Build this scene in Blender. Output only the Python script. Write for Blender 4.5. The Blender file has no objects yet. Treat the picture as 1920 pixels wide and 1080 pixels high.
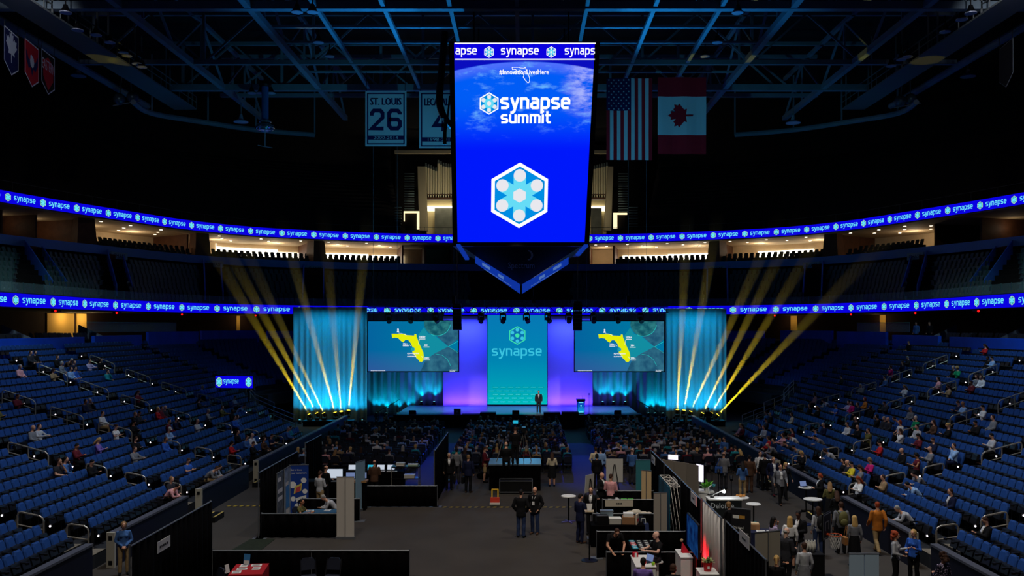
import bpy, math, random
from mathutils import Vector, Matrix, Quaternion
random.seed(7)
PI = math.pi
SC = bpy.context.scene
COL = SC.collection
F = 1700.0; VX = 984.0; VY = 612.0; EYE = 7.8      # focal length in pixels, vanishing point, eye height

# ------------------------------------------------------------------ camera, world, exposure
cd = bpy.data.cameras.new('camera'); cam = bpy.data.objects.new('camera', cd); COL.objects.link(cam)
cam.location = (0, 0, EYE); cam.rotation_euler = (PI/2, 0, 0)
cd.sensor_width = 36; cd.lens = 36*F/1920; cd.shift_x = -(VX-960)/1920; cd.shift_y = (VY-540)/1920
cd.clip_end = 400
SC.camera = cam
SC.view_settings.view_transform = 'Standard'; SC.view_settings.look = 'None'
SC.view_settings.exposure = 0.0; SC.view_settings.gamma = 1.0; SC.view_settings.use_curve_mapping = False
wd = bpy.data.worlds.new('arena_dark'); SC.world = wd; wd.use_nodes = True
wd.node_tree.nodes['Background'].inputs[0].default_value = (0.35, 0.45, 1.0, 1)
wd.node_tree.nodes['Background'].inputs[1].default_value = 0.004
SC.cycles.max_bounces = 5; SC.cycles.diffuse_bounces = 3; SC.cycles.glossy_bounces = 3
SC.cycles.transparent_max_bounces = 24; SC.cycles.volume_bounces = 0
SC.cycles.sample_clamp_indirect = 3.0
SC.cycles.use_denoising = True

def lin(c):
    return c/12.92 if c <= 0.04045 else ((c+0.055)/1.055)**2.4
def rgb(r, g, b, k=1.0):
    return (lin(r/255)*k, lin(g/255)*k, lin(b/255)*k, 1.0)

def spot(name, loc, target, power, color, angle=60, blend=0.6, radius=0.3):
    l = bpy.data.lights.new(name, 'SPOT'); l.energy = power; l.color = color[:3]
    l.spot_size = math.radians(angle); l.spot_blend = blend; l.shadow_soft_size = radius
    o = bpy.data.objects.new(name, l); COL.objects.link(o); o.location = loc
    d = Vector(target)-Vector(loc)
    o.rotation_euler = d.to_track_quat('-Z', 'Y').to_euler()
    return o
def area(name, loc, target, power, color, sx, sy=None, spread=180):
    l = bpy.data.lights.new(name, 'AREA'); l.energy = power; l.color = color[:3]
    l.shape = 'RECTANGLE'; l.size = sx; l.size_y = sy or sx; l.spread = math.radians(spread)
    o = bpy.data.objects.new(name, l); COL.objects.link(o); o.location = loc
    d = Vector(target)-Vector(loc)
    o.rotation_euler = d.to_track_quat('-Z', 'Y').to_euler()
    return o
def point(name, loc, power, color, radius=0.1):
    l = bpy.data.lights.new(name, 'POINT'); l.energy = power; l.color = color[:3]; l.shadow_soft_size = radius
    o = bpy.data.objects.new(name, l); COL.objects.link(o); o.location = loc
    return o

# ------------------------------------------------------------------ large lights
WARM = (1.0, 0.90, 0.78); COOL = (0.72, 0.85, 1.0)
# dimmed house lights hung from the catwalks, aimed at floor and stands
for x, y, pw in ((-7, 14, 6800), (8, 14, 8200), (0, 30, 4200), (9, 36, 4200), (-9, 35, 2200)):
    spot('house_floor_light', (x, y, 27.0), (x*1.1, max(y+1, 29), 0), pw, WARM, 74, 0.9, 0.6)
for s in (-1, 1):
    spot('house_stand_light', (s*7-.5, 34, 27.0), (s*20-.5, 30, 2), 8600, COOL, 72, 0.9, 0.6)
    spot('house_stand_light', (s*8-.5, 52, 27.0), (s*23-.5, 48, 3), 4300, COOL, 62, 0.9, 0.6)
for s in (-1, 1):
    spot('club_deck_fill', (s*29-.5, 52, 27.0), (s*35-.5, 60, 9), 5200, (.62, .95, 1.0), 75, 0.9, 0.4)  # added fill to brighten the club deck, no known fixture
    spot('upper_row_fill', (s*20-.5, 44, 27.0), (s*31.5-.5, 50, 6.5), 6500, (.6, .8, 1.0), 55, 0.9, 0.4)  # added fill for the blue wall and top rows
for s in (-1, 1):
    spot('pennant_fill', (s*27-.5, 50, 27.2), (s*33-.5, 63, 26), 900, (.85, .85, 1.0), 50, 0.9, 0.3)  # added fill that lifts the pennants, not an actual catwalk lamp
# stage colour wash into the roof steel, from the truss over the stage
for x in (-7, -2.5, 2.5, 7):
    spot('roof_wash_light', (x, 72.0, 9.9), (x*1.25, 57, 28), 15000, (0.012, 0.36, 1.0), 52, 0.8, 0.3)

for x in (-1, 1):
    spot('banner_fill', (x*4.6-.4, 57, 12.6), (x*12, 73, 21), 2300, (0.10, 0.62, 1.0), 60, 0.8, 0.2)  # added fill on the banner fronts, placed at assumed scoreboard corners
# ------------------------------------------------------------------ helpers
def at(px, py, Y):
    return Vector(((px-VX)*Y/F, Y, EYE-(py-VY)*Y/F))
def onz(px, py, z=0.0):
    Y = (EYE-z)*F/(py-VY)
    return at(px, py, Y)

MATS = {}
def mat(name, col, rough=0.7, metal=0.0, var=0.0, scale=8.0, bump=0.0, spec=0.3, trans=0.0, alpha=1.0):
    if name in MATS: return MATS[name]
    m = bpy.data.materials.new(name); m.use_nodes = True; nt = m.node_tree
    b = nt.nodes['Principled BSDF']; c = tuple(col[:3])+(1,)
    b.inputs['Base Color'].default_value = c; b.inputs['Roughness'].default_value = rough
    b.inputs['Metallic'].default_value = metal; b.inputs['Specular IOR Level'].default_value = spec
    b.inputs['Transmission Weight'].default_value = trans; b.inputs['Alpha'].default_value = alpha
    if var or bump:
        tc = nt.nodes.new('ShaderNodeTexCoord'); nz = nt.nodes.new('ShaderNodeTexNoise')
        nz.inputs['Scale'].default_value = scale; nz.inputs['Detail'].default_value = 3
        nt.links.new(tc.outputs['Object'], nz.inputs['Vector'])
        if var:
            r = nt.nodes.new('ShaderNodeMapRange'); r.inputs[1].default_value = .3; r.inputs[2].default_value = .7
            r.inputs[3].default_value = 1-var; r.inputs[4].default_value = 1+var
            mx = nt.nodes.new('ShaderNodeVectorMath'); mx.operation = 'SCALE'; mx.inputs[0].default_value = c[:3]
            nt.links.new(nz.outputs['Fac'], r.inputs[0]); nt.links.new(r.outputs[0], mx.inputs['Scale'])
            nt.links.new(mx.outputs[0], b.inputs['Base Color'])
        if bump:
            bp = nt.nodes.new('ShaderNodeBump'); bp.inputs['Strength'].default_value = bump; bp.inputs['Distance'].default_value = .02
            nt.links.new(nz.outputs['Fac'], bp.inputs['Height']); nt.links.new(bp.outputs[0], b.inputs['Normal'])
    MATS[name] = m; return m
def emis(name, col, strength=1.0, sample=True):
    if name in MATS: return MATS[name]
    m = bpy.data.materials.new(name); m.use_nodes = True; nt = m.node_tree; nt.nodes.clear()
    o = nt.nodes.new('ShaderNodeOutputMaterial'); e = nt.nodes.new('ShaderNodeEmission')
    e.inputs[0].default_value = tuple(col[:3])+(1,); e.inputs[1].default_value = strength
    nt.links.new(e.outputs[0], o.inputs[0])
    m.cycles.emission_sampling = 'AUTO' if sample else 'NONE'
    MATS[name] = m; return m
def tinted(name, rough=.8, spec=.2, bump=0.0):
    """cloth / skin / hair whose colour is the object's own colour"""
    if name in MATS: return MATS[name]
    m = mat(name, (.5, .5, .5), rough, spec=spec); nt = m.node_tree; b = nt.nodes['Principled BSDF']
    oi = nt.nodes.new('ShaderNodeObjectInfo'); nz = nt.nodes.new('ShaderNodeTexNoise'); tc = nt.nodes.new('ShaderNodeTexCoord')
    nz.inputs['Scale'].default_value = 9; nt.links.new(tc.outputs['Object'], nz.inputs['Vector'])
    r = nt.nodes.new('ShaderNodeMapRange'); r.inputs[1].default_value = .3; r.inputs[2].default_value = .7
    r.inputs[3].default_value = .85; r.inputs[4].default_value = 1.15
    mx = nt.nodes.new('ShaderNodeVectorMath'); mx.operation = 'SCALE'
    nt.links.new(oi.outputs['Color'], mx.inputs[0]); nt.links.new(nz.outputs['Fac'], r.inputs[0])
    nt.links.new(r.outputs[0], mx.inputs['Scale']); nt.links.new(mx.outputs[0], b.inputs['Base Color'])
    return m

class MB:
    def __init__(s): s.v = []; s.f = []; s.m = []; s.cur = 0
    def add(s, vs, fs, mi=None):
        o = len(s.v); s.v += [tuple(p) for p in vs]; mi = s.cur if mi is None else mi
        for f in fs: s.f.append(tuple(i+o for i in f)); s.m.append(mi)
        return s
    def bx(s, x0, x1, y0, y1, z0, z1, mi=None):
        return s.add([(x0,y0,z0),(x1,y0,z0),(x1,y1,z0),(x0,y1,z0),(x0,y0,z1),(x1,y0,z1),(x1,y1,z1),(x0,y1,z1)],
                     [(0,3,2,1),(4,5,6,7),(0,1,5,4),(1,2,6,5),(2,3,7,6),(3,0,4,7)], mi)
    def obx(s, c, sz, R=None, mi=None, rz=0.0, rx=0.0, ry=0.0):
        if R is None: R = Matrix.Rotation(rz, 3, 'Z') @ Matrix.Rotation(ry, 3, 'Y') @ Matrix.Rotation(rx, 3, 'X')
        c = Vector(c); h = Vector(sz)/2; vs = []
        for z in (-1, 1):
            for x, y in ((-1,-1),(1,-1),(1,1),(-1,1)): vs.append(c + R @ Vector((x*h.x, y*h.y, z*h.z)))
        return s.add(vs, [(0,3,2,1),(4,5,6,7),(0,1,5,4),(1,2,6,5),(2,3,7,6),(3,0,4,7)], mi)
    def beam(s, p0, p1, w, h, mi=None):
        """square bar between two points, w across, h up"""
        p0 = Vector(p0); p1 = Vector(p1); d = p1-p0; L = d.length
        if L < 1e-6: return s
        y = d/L; up = Vector((0,0,1)) if abs(y.z) < .95 else Vector((0,1,0))
        x = y.cross(up).normalized(); z = x.cross(y)
        return s.obx((p0+p1)/2, (w, L, h), Matrix((x, y, z)).transposed(), mi)
    def cyl(s, p0, p1, r0, r1=None, n=8, cap=True, mi=None):
        p0 = Vector(p0); p1 = Vector(p1); r1 = r0 if r1 is None else r1
        d = (p1-p0).normalized(); a = d.orthogonal().normalized(); b = d.cross(a)
        vs = []
        for p, r in ((p0, r0), (p1, r1)):
            for i in range(n):
                t = 2*PI*i/n; vs.append(p + a*(r*math.cos(t)) + b*(r*math.sin(t)))
        fs = [(i, (i+1) % n, n+(i+1) % n, n+i) for i in range(n)]
        if cap: fs += [tuple(range(n))[::-1], tuple(range(n, 2*n))]
        return s.add(vs, fs, mi)
    def tube(s, pts, r, n=6, mi=None, close=False):
        pts = [Vector(p) for p in pts]; k = len(pts); rs = r if isinstance(r, (list, tuple)) else [r]*k
        vs = []; a = None
        for i, p in enumerate(pts):
            d = ((pts[(i+1) % k] if (close or i < k-1) else p) - (pts[i-1] if (close or i > 0) else p)).normalized()
            if a is None: a = d.orthogonal().normalized()
            else:
                a = a - d*a.dot(d); a = a.normalized() if a.length > 1e-6 else d.orthogonal().normalized()
            b = d.cross(a)
            for j in range(n):
                t = 2*PI*j/n; vs.append(p + a*(rs[i]*math.cos(t)) + b*(rs[i]*math.sin(t)))
        fs = []
        for i in range(k if close else k-1):
            i2 = (i+1) % k
            for j in range(n): fs.append((i*n+j, i*n+(j+1) % n, i2*n+(j+1) % n, i2*n+j))
        if not close: fs += [tuple(range(n))[::-1], tuple(range((k-1)*n, k*n))]
        return s.add(vs, fs, mi)
    def sph(s, c, r, n=10, m=6, mi=None, R=None):
        r = (r, r, r) if isinstance(r, (int, float)) else r; c = Vector(c); vs = []
        for i in range(1, m):
            t = PI*i/m
            for j in range(n):
                u = 2*PI*j/n; p = Vector((r[0]*math.sin(t)*math.cos(u), r[1]*math.sin(t)*math.sin(u), r[2]*math.cos(t)))
                vs.append(c + (R @ p if R else p))
        a = Vector((0,0,r[2])); b = -a
        vs += [c+(R @ a if R else a), c+(R @ b if R else b)]; T = len(vs)-2; B = T+1; fs = []
        for i in range(m-2):
            for j in range(n): fs.append((i*n+j, (i+1)*n+j, (i+1)*n+(j+1) % n, i*n+(j+1) % n))
        for j in range(n):
            fs.append((T, j, (j+1) % n)); fs.append((B, (m-2)*n+(j+1) % n, (m-2)*n+j))
        return s.add(vs, fs, mi)
    def lathe(s, prof, c=(0,0,0), n=16, mi=None):
        c = Vector(c); vs = []; k = len(prof)
        for r, z in prof:
            for j in range(n): vs.append(c+Vector((r*math.cos(2*PI*j/n), r*math.sin(2*PI*j/n), z)))
        fs = [(i*n+j, i*n+(j+1) % n, (i+1)*n+(j+1) % n, (i+1)*n+j) for i in range(k-1) for j in range(n)]
        fs += [tuple(range(n))[::-1], tuple(range((k-1)*n, k*n))]
        return s.add(vs, fs, mi)
    def poly(s, pts2, O, U, V, off=0.0, mi=None, th=0.0):
        """flat outline in the frame O + x*U + y*V; th gives it a thickness towards the back"""
        U = Vector(U); V = Vector(V); N = U.cross(V).normalized(); O = Vector(O)
        fr = [O+U*x+V*y+N*off for x, y in pts2]; n = len(fr)
        if not th: return s.add(fr, [tuple(range(n))], mi)
        bk = [p-N*th for p in fr]
        return s.add(fr+bk, [tuple(range(n)), tuple(range(n, 2*n))[::-1]]+[(i, i+n, (i+1) % n+n, (i+1) % n) for i in range(n)], mi)
    def geo2(s, g, O, U, V, off=0.0, mi=None):
        vs, fs = g; U = Vector(U); V = Vector(V); N = U.cross(V).normalized(); O = Vector(O)
        return s.add([O+U*x+V*y+N*off for x, y in vs], fs, mi)
    def build(s, name, mats=None, parent=None, loc=(0,0,0), rz=0.0, smooth=False, bevel=0.0, color=None):
        me = bpy.data.meshes.new(name); me.from_pydata(s.v, [], s.f)
        mats = mats if isinstance(mats, (list, tuple)) else [mats]
        for x in mats:
            if x: me.materials.append(x)
        if len(mats) > 1: me.polygons.foreach_set('material_index', s.m)
        if smooth: me.polygons.foreach_set('use_smooth', [True]*len(s.f))
        me.update()
        return link(name, me, parent, loc, rz, bevel, color)
def link(name, me, parent=None, loc=(0,0,0), rz=0.0, bevel=0.0, color=None):
    o = bpy.data.objects.new(name, me); COL.objects.link(o)
    if parent: o.parent = parent
    o.location = loc; o.rotation_euler = (0, 0, rz)
    if color: o.color = tuple(color[:3])+(1,)
    if bevel:
        md = o.modifiers.new('bevel', 'BEVEL'); md.width = bevel; md.segments = 2; md.limit_method = 'ANGLE'
    return o
def tag(o, label=None, cat=None, group=None, kind=None):
    if label: o['label'] = label
    if cat: o['category'] = cat
    if group: o['group'] = group
    if kind: o['kind'] = kind
    return o
def struct(o): o['kind'] = 'structure'; return o
def thing(name, label, cat, loc=(0,0,0), rz=0.0, group=None):
    o = bpy.data.objects.new(name, None); COL.objects.link(o); o.location = loc; o.rotation_euler = (0,0,rz)
    o.empty_display_size = .2
    return tag(o, label, cat, group)
def copy_tree(o, loc, rz=None, label=None, group=None, parent=None):
    c = o.copy(); COL.objects.link(c); c.location = loc
    if rz is not None: c.rotation_euler = (0,0,rz)
    if label: c['label'] = label
    if group: c['group'] = group
    for ch in list(o.children):
        d = ch.copy(); COL.objects.link(d); d.parent = c
        for g in list(ch.children):
            e = g.copy(); COL.objects.link(e); e.parent = d
    return c
ORD = ['first','second','third','fourth','fifth','sixth','seventh','eighth','ninth','tenth','eleventh','twelfth','thirteenth',
       'fourteenth','fifteenth','sixteenth','seventeenth','eighteenth','nineteenth','twentieth','twenty-first','twenty-second','twenty-third','twenty-fourth']

# ------------------------------------------------------------------ lettering
GLY = {
 's': (.8, [[(.72,.9),(.24,.9),(.1,.79),(.1,.62),(.2,.53),(.6,.47),(.7,.38),(.7,.21),(.56,.1),(.06,.1)]]),
 'y': (.78, [[(.09,1),(.40,.08)], [(.72,1),(.36,-.18),(.2,-.32),(.0,-.32)]]),
 'n': (.82, [[(.1,0),(.1,.9)], [(.0,.9),(.54,.9),(.7,.75),(.7,0)]]),
 'a': (.82, [[(.1,.9),(.56,.9),(.7,.76),(.7,.0)], [(.7,.54),(.24,.54),(.1,.42),(.1,.22),(.22,.1),(.7,.1)]]),
 'p': (.84, [[(.1,-.4),(.1,.9)], [(.0,.9),(.56,.9),(.72,.75),(.72,.25),(.56,.1),(.1,.1)]]),
 'e': (.84, [[(.1,.5),(.72,.5),(.72,.74),(.58,.9),(.24,.9),(.1,.75),(.1,.25),(.24,.1),(.7,.1)]]),
 'u': (.82, [[(.1,1),(.1,.25),(.24,.1),(.7,.1)], [(.7,1),(.7,0)]]),
 'm': (1.2, [[(.1,0),(.1,.9)], [(.0,.9),(.46,.9),(.58,.78),(.58,0)], [(.5,.9),(.94,.9),(1.06,.77),(1.06,0)]]),
 'i': (.24, [[(.1,0),(.1,1)], [(.1,1.2),(.1,1.42)]]),
 't': (.64, [[(.22,1.35),(.22,.25),(.34,.1),(.62,.1)], [(.0,.9),(.6,.9)]]),
 ' ': (.5, []),
}
def stroke(pts, w):
    vs = []; fs = []; n = len(pts)
    for i in range(n):
        p = Vector(pts[i]).to_2d() if len(pts[i]) > 2 else Vector(pts[i])
        d0 = (p-Vector(pts[i-1])).normalized() if i else None
        d1 = (Vector(pts[i+1])-p).normalized() if i < n-1 else None
        if d0 is None: d0 = d1
        if d1 is None: d1 = d0
        t = (d0+d1); t = t.normalized() if t.length > 1e-6 else d1
        nn = Vector((-t.y, t.x)); k = w/2/max(.45, nn.dot(Vector((-d1.y, d1.x))))
        vs += [(p+nn*k)[:], (p-nn*k)[:]]
    for i in range(n-1): fs.append((2*i+1, 2*i+3, 2*i+2, 2*i))
    return vs, fs
def word(s, w=.2, gap=.13):
    """logo lettering, x-height 1: (verts, faces), width"""
    vs = []; fs = []; x = 0
    for ch in s:
        adv, paths = GLY[ch]
        for p in paths:
            a, b = stroke([(q[0]+x, q[1]) for q in p], w); o = len(vs); vs += a; fs += [tuple(i+o for i in f) for f in b]
        x += adv+gap
    return (vs, fs), x-gap
_TX = {}
WORK = bpy.data.scenes.new('workbench')          # empty side scene for turning lettering and figures into meshes; removed at the end
def work_dg():
    with bpy.context.temp_override(scene=WORK, view_layer=WORK.view_layers[0]):
        dg = bpy.context.evaluated_depsgraph_get()
    dg.update(); return dg
def text(s, align='LEFT'):
    """plain lettering, cap height about .7: (verts, faces), width"""
    if (s, align) in _TX: return _TX[(s, align)]
    c = bpy.data.curves.new('lettering', 'FONT'); c.body = s; c.resolution_u = 2
    o = bpy.data.objects.new('lettering', c); WORK.collection.objects.link(o)
    dg = work_dg(); me = o.evaluated_get(dg).to_mesh()
    vs = [(v.co.x, v.co.y) for v in me.vertices]; fs = [tuple(p.vertices) for p in me.polygons]
    o.evaluated_get(dg).to_mesh_clear(); WORK.collection.objects.unlink(o); bpy.data.objects.remove(o); bpy.data.curves.remove(c)
    x0 = min(v[0] for v in vs); x1 = max(v[0] for v in vs); dx = -x0 if align == 'LEFT' else -(x0+x1)/2
    r = (([(v[0]+dx, v[1]) for v in vs], fs), x1-x0); _TX[(s, align)] = r; return r
def scale2(g, k, dx=0.0, dy=0.0, kx=None):
    kx = k if kx is None else kx
    return [(v[0]*kx+dx, v[1]*k+dy) for v in g[0]], g[1]
def ngon(r, n, a0=0.0, cx=0.0, cy=0.0):
    return [(cx+r*math.cos(a0+2*PI*i/n), cy+r*math.sin(a0+2*PI*i/n)) for i in range(n)]
def hexlogo(put, R, simple=False):
    """six-dot hexagon mark; put(geo2d, layer, slot): slot 0 rim, 1 field, 2 spokes, 3 dots"""
    def one(p): return p, [tuple(range(len(p)))]
    put(one(ngon(R, 6, PI/6)), 0, 0)
    put(one(ngon(R*.88, 6, PI/6)), 1, 1)
    for i in range(3):
        a = PI/2+i*PI/3; c, s = math.cos(a), math.sin(a); r = R*.61; w = R*.19
        put(one([(c*r-s*w, s*r+c*w), (-c*r-s*w, -s*r+c*w), (-c*r+s*w, -s*r-c*w), (c*r+s*w, s*r-c*w)]), 2+i, 2)
    for i in range(6):
        a = PI/2+i*PI/3; put(one(ngon(R*.19, 8 if simple else 20, 0, math.cos(a)*R*.61, math.sin(a)*R*.61)), 5, 3)
    put(one(ngon(R*.22, 6, PI/6)), 5, 3)
FLORIDA = [(0,.94),(.02,.80),(.10,.82),(.20,.80),(.29,.70),(.36,.66),(.42,.74),(.50,.74),(.58,.64),(.63,.52),(.66,.44),(.63,.34),
           (.66,.28),(.72,.20),(.76,.13),(.80,.10),(.85,.02),(.92,0),(.97,.05),(.985,.18),(.97,.32),(.90,.48),(.85,.60),(.81,.72),(.77,.82),
           (.755,.93),(.70,.93),(.69,.88),(.44,.90),(.42,.94)]
# ================================================================== SETTING
AX = -0.4
def XM(s, d): return AX + s*(12.9+d)            # s = -1 left, +1 right; d = metres behind the boards
def ZR(n): return .45+.15*n+.0048*n*n           # tread height of row n
def DR(n): return .55+.8*n
NROW = 22
STAIRS = [29.4+7.9*k for k in range(5)]
def YEND(n): return 58.5+1.17*n if n < 10 else 72.5

M_floor = mat('arena_carpet', rgb(62, 57, 53), .95, var=.12, scale=.6, bump=.15)
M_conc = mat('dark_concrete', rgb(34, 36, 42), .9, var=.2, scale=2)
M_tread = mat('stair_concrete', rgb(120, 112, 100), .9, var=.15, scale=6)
M_board = mat('board_cover_navy', rgb(10, 12, 32), .6, var=.15, scale=3)
M_cap = mat('board_cap_grey', rgb(80, 82, 92), .5)
M_black = mat('black_cloth', rgb(7, 6, 7), .98, var=.3, scale=5, spec=.04)
M_blackm = mat('black_paint', rgb(12, 12, 14), .5)
M_bluewall = mat('blue_wall_paint', rgb(10, 80, 220), .6, var=.1, scale=1)
M_bluedim = mat('blue_parapet_paint', rgb(60, 120, 210), .6, var=.1, scale=1)
M_maroon = mat('maroon_wall', rgb(74, 20, 18), .8)
M_beige = mat('suite_beige', rgb(214, 188, 150), .8, var=.08, scale=1)
M_brown = mat('suite_brown_wood', rgb(92, 58, 40), .6, var=.2, scale=2)
M_white = mat('white_paint', rgb(225, 225, 222), .6)
M_steel = mat('tube_steel', rgb(150, 146, 136), .4, metal=.6)
M_greymetal = mat('grey_metal', rgb(120, 124, 130), .45, metal=.5)
M_glass = mat('clear_glass', rgb(190, 225, 220), .05, trans=.0, alpha=.16)
M_roof = mat('roof_deck_dark', rgb(22, 22, 26), .95)
M_dark = mat('deck_dark', rgb(30, 25, 25), .95, var=.2, scale=1)
M_seatb = mat('seat_blue_fabric', rgb(20, 64, 130), .75, var=.12, scale=6)
M_seatk = mat('seat_black_plastic', rgb(22, 22, 25), .4, spec=.5)
M_seatd = mat('club_seat_dark', rgb(26, 34, 36), .7)

b = MB(); b.bx(-75, 75, -12, 140, -.4, 0); struct(b.build('floor', M_floor))
b = MB(); b.bx(-75, 75, -12, 140, 33.6, 34); struct(b.build('ceiling', M_roof))
for nm, q in (('wall_left', (-70, -69, -12, 140)), ('wall_right', (69, 70, -12, 140)), ('wall_back', (-70, 70, 136, 137)), ('wall_front', (-70, 70, -12, -11))):
    b = MB(); b.bx(*q, 0, 34); struct(b.build(nm, M_dark))

# boards: cover, cap, gates at the stairs
GATE = [29.4-.75+7.9*k for k in range(5)]
for s in (-1, 1):
    b = MB(); y = 16.0
    spans = []
    for g in GATE[:3]:
        spans.append((y, g-.75)); y = g+.75
    spans.append((y, 68))
    for y0, y1 in spans:
        x = XM(s, 0); b.bx(min(x, x+s*.16), max(x, x+s*.16), y0, y1, 0, 1.05)
        b.bx(min(x-s*.03, x+s*.22), max(x-s*.03, x+s*.22), y0, y1, 1.05, 1.12, 1)
    struct(b.build('wall_left_boards' if s < 0 else 'wall_right_boards', [M_board, M_cap]))
    # stepped terrace
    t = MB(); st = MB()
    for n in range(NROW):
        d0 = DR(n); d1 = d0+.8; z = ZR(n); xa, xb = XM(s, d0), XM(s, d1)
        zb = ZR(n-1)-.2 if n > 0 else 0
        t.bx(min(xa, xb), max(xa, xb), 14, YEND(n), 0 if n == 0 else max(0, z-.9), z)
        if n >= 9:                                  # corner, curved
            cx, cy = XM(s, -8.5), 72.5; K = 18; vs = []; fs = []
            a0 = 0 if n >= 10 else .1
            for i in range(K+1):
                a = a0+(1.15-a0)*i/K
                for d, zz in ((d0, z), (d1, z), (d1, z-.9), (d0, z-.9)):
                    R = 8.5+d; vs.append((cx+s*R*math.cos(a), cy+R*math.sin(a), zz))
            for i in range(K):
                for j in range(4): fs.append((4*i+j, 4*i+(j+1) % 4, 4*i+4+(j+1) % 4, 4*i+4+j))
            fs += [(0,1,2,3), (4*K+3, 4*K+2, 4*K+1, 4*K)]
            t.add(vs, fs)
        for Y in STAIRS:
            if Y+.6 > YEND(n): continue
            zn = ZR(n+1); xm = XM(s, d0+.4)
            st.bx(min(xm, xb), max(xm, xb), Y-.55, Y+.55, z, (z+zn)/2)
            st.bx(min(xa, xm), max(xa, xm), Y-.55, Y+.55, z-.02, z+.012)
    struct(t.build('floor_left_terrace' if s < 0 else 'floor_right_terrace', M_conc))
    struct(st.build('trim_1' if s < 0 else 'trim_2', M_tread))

# ------------------------------------------------------------------ ring paths
def catmull(P, per=8):
    out = []
    for i in range(len(P)-1):
        p0 = Vector(P[max(i-1, 0)]); p1 = Vector(P[i]); p2 = Vector(P[i+1]); p3 = Vector(P[min(i+2, len(P)-1)])
        for k in range(per):
            t = k/per
            out.append(.5*((2*p1)+(p2-p0)*t+(2*p0-5*p1+4*p2-p3)*t*t+(3*p1-p0-3*p2+p3)*t**3))
    out.append(Vector(P[-1])); return out
def resample(pts, n):
    L = [0]
    for a, b_ in zip(pts, pts[1:]): L.append(L[-1]+(b_-a).length)
    out = []; j = 0
    for i in range(n):
        t = L[-1]*i/(n-1)
        while j < len(L)-2 and L[j+1] < t: j += 1
        out.append(pts[j].lerp(pts[j+1], (t-L[j])/max(1e-9, L[j+1]-L[j])))
    return out, L[-1]
def ring(half):
    P = [(-x-.5, y) for x, y in half]+[(x-.5, y) for x, y in half[-2::-1]]
    return resample(catmull(P), NS)
NS = 161
LP, LLEN = ring([(33.2,16),(33.2,45),(33.2,62),(33.0,74),(30.6,84.5),(26.6,91.3),(20,96),(10.5,99),(0,99.9)])
UP, ULEN = ring([(46,20),(45.4,45),(43.5,62),(41.6,74),(37.2,87),(34.2,94.4),(29.3,100.5),(23,104.3),(16.1,107),(8,108.6),(0,109)])
def normals(P):
    N = []
    for i in range(len(P)):
        d = (P[min(i+1, len(P)-1)]-P[max(i-1, 0)]).normalized(); N.append(Vector((d.y, -d.x)))   # towards the rink
    return N
LN = normals(LP); UN = normals(UP)
def pt(P, N, u, off=0.0):
    """u in 0..1 along the ring, off metres towards the rink"""
    f = max(0, min(NS-1.0001, u*(NS-1))); i = int(f); t = f-i
    p = P[i].lerp(P[i+1], t); n = N[i].lerp(N[i+1], t).normalized()
    return p+n*off, n
def band(b, P, N, z0, z1, off0, off1, u0=0.0, u1=1.0, mi=None, K=None):
    """solid curved strip between two offsets and two heights"""
    K = K or max(2, int((u1-u0)*(NS-1))); vs = []; fs = []
    for i in range(K+1):
        u = u0+(u1-u0)*i/K
        a, _ = pt(P, N, u, off0); c, _ = pt(P, N, u, off1)
        vs += [(a.x, a.y, z0), (c.x, c.y, z0), (c.x, c.y, z1), (a.x, a.y, z1)]
    for i in range(K):
        for j in range(4): fs.append((4*i+j, 4*i+4+j, 4*i+4+(j+1) % 4, 4*i+(j+1) % 4))
    fs += [(0,1,2,3), (4*K+3, 4*K+2, 4*K+1, 4*K)]
    return b.add(vs, fs, mi)
def u_of(P, px, off=0.0):
    """ring parameter whose image column is px"""
    best = 0; bd = 1e9
    for i in range(801):
        u = i/800; p, _ = pt(P, N_any(P), u, off)
        if p.y < 25: continue
        e = abs(VX+p.x*F/p.y-px)
        if e < bd: bd = e; best = u
    return best
def N_any(P): return LN if P is LP else UN

# ------------------------------------------------------------------ club concourse under the lower ribbon
cn = MB(); band(cn, LP, LN, 6.1, 6.4, 2.0, -9.0)
struct(cn.build('floor_concourse', M_conc))
cc = MB(); band(cc, LP, LN, 9.02, 9.3, -.4, -9.0)
struct(cc.build('ceiling_concourse', M_dark))
cw = MB(); band(cw, LP, LN, 6.4, 9.02, -8.6, -9.0)
struct(cw.build('wall_concourse', mat('concourse_wall', rgb(58, 40, 34), .9, var=.3, scale=.3)))
bw = MB()
for x0, x1, z1 in ((-90, 99, 7.05), (120, 218, 7.1), (232, 334, 7.35), (342, 462, 7.4), (480, 560, 7.35), (1360, 1452, 7.35), (1488, 1596, 7.4), (1606, 1708, 7.35), (1722, 1815, 7.1), (1840, 2030, 7.05)):
    band(bw, LP, LN, 5.85, z1, 2.25, 2.0, u_of(LP, x0), u_of(LP, x1), K=10)
struct(bw.build('trim_3', M_bluewall))
M_warmwall = mat('warm_room_wall', rgb(236, 190, 96), .8)
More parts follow.
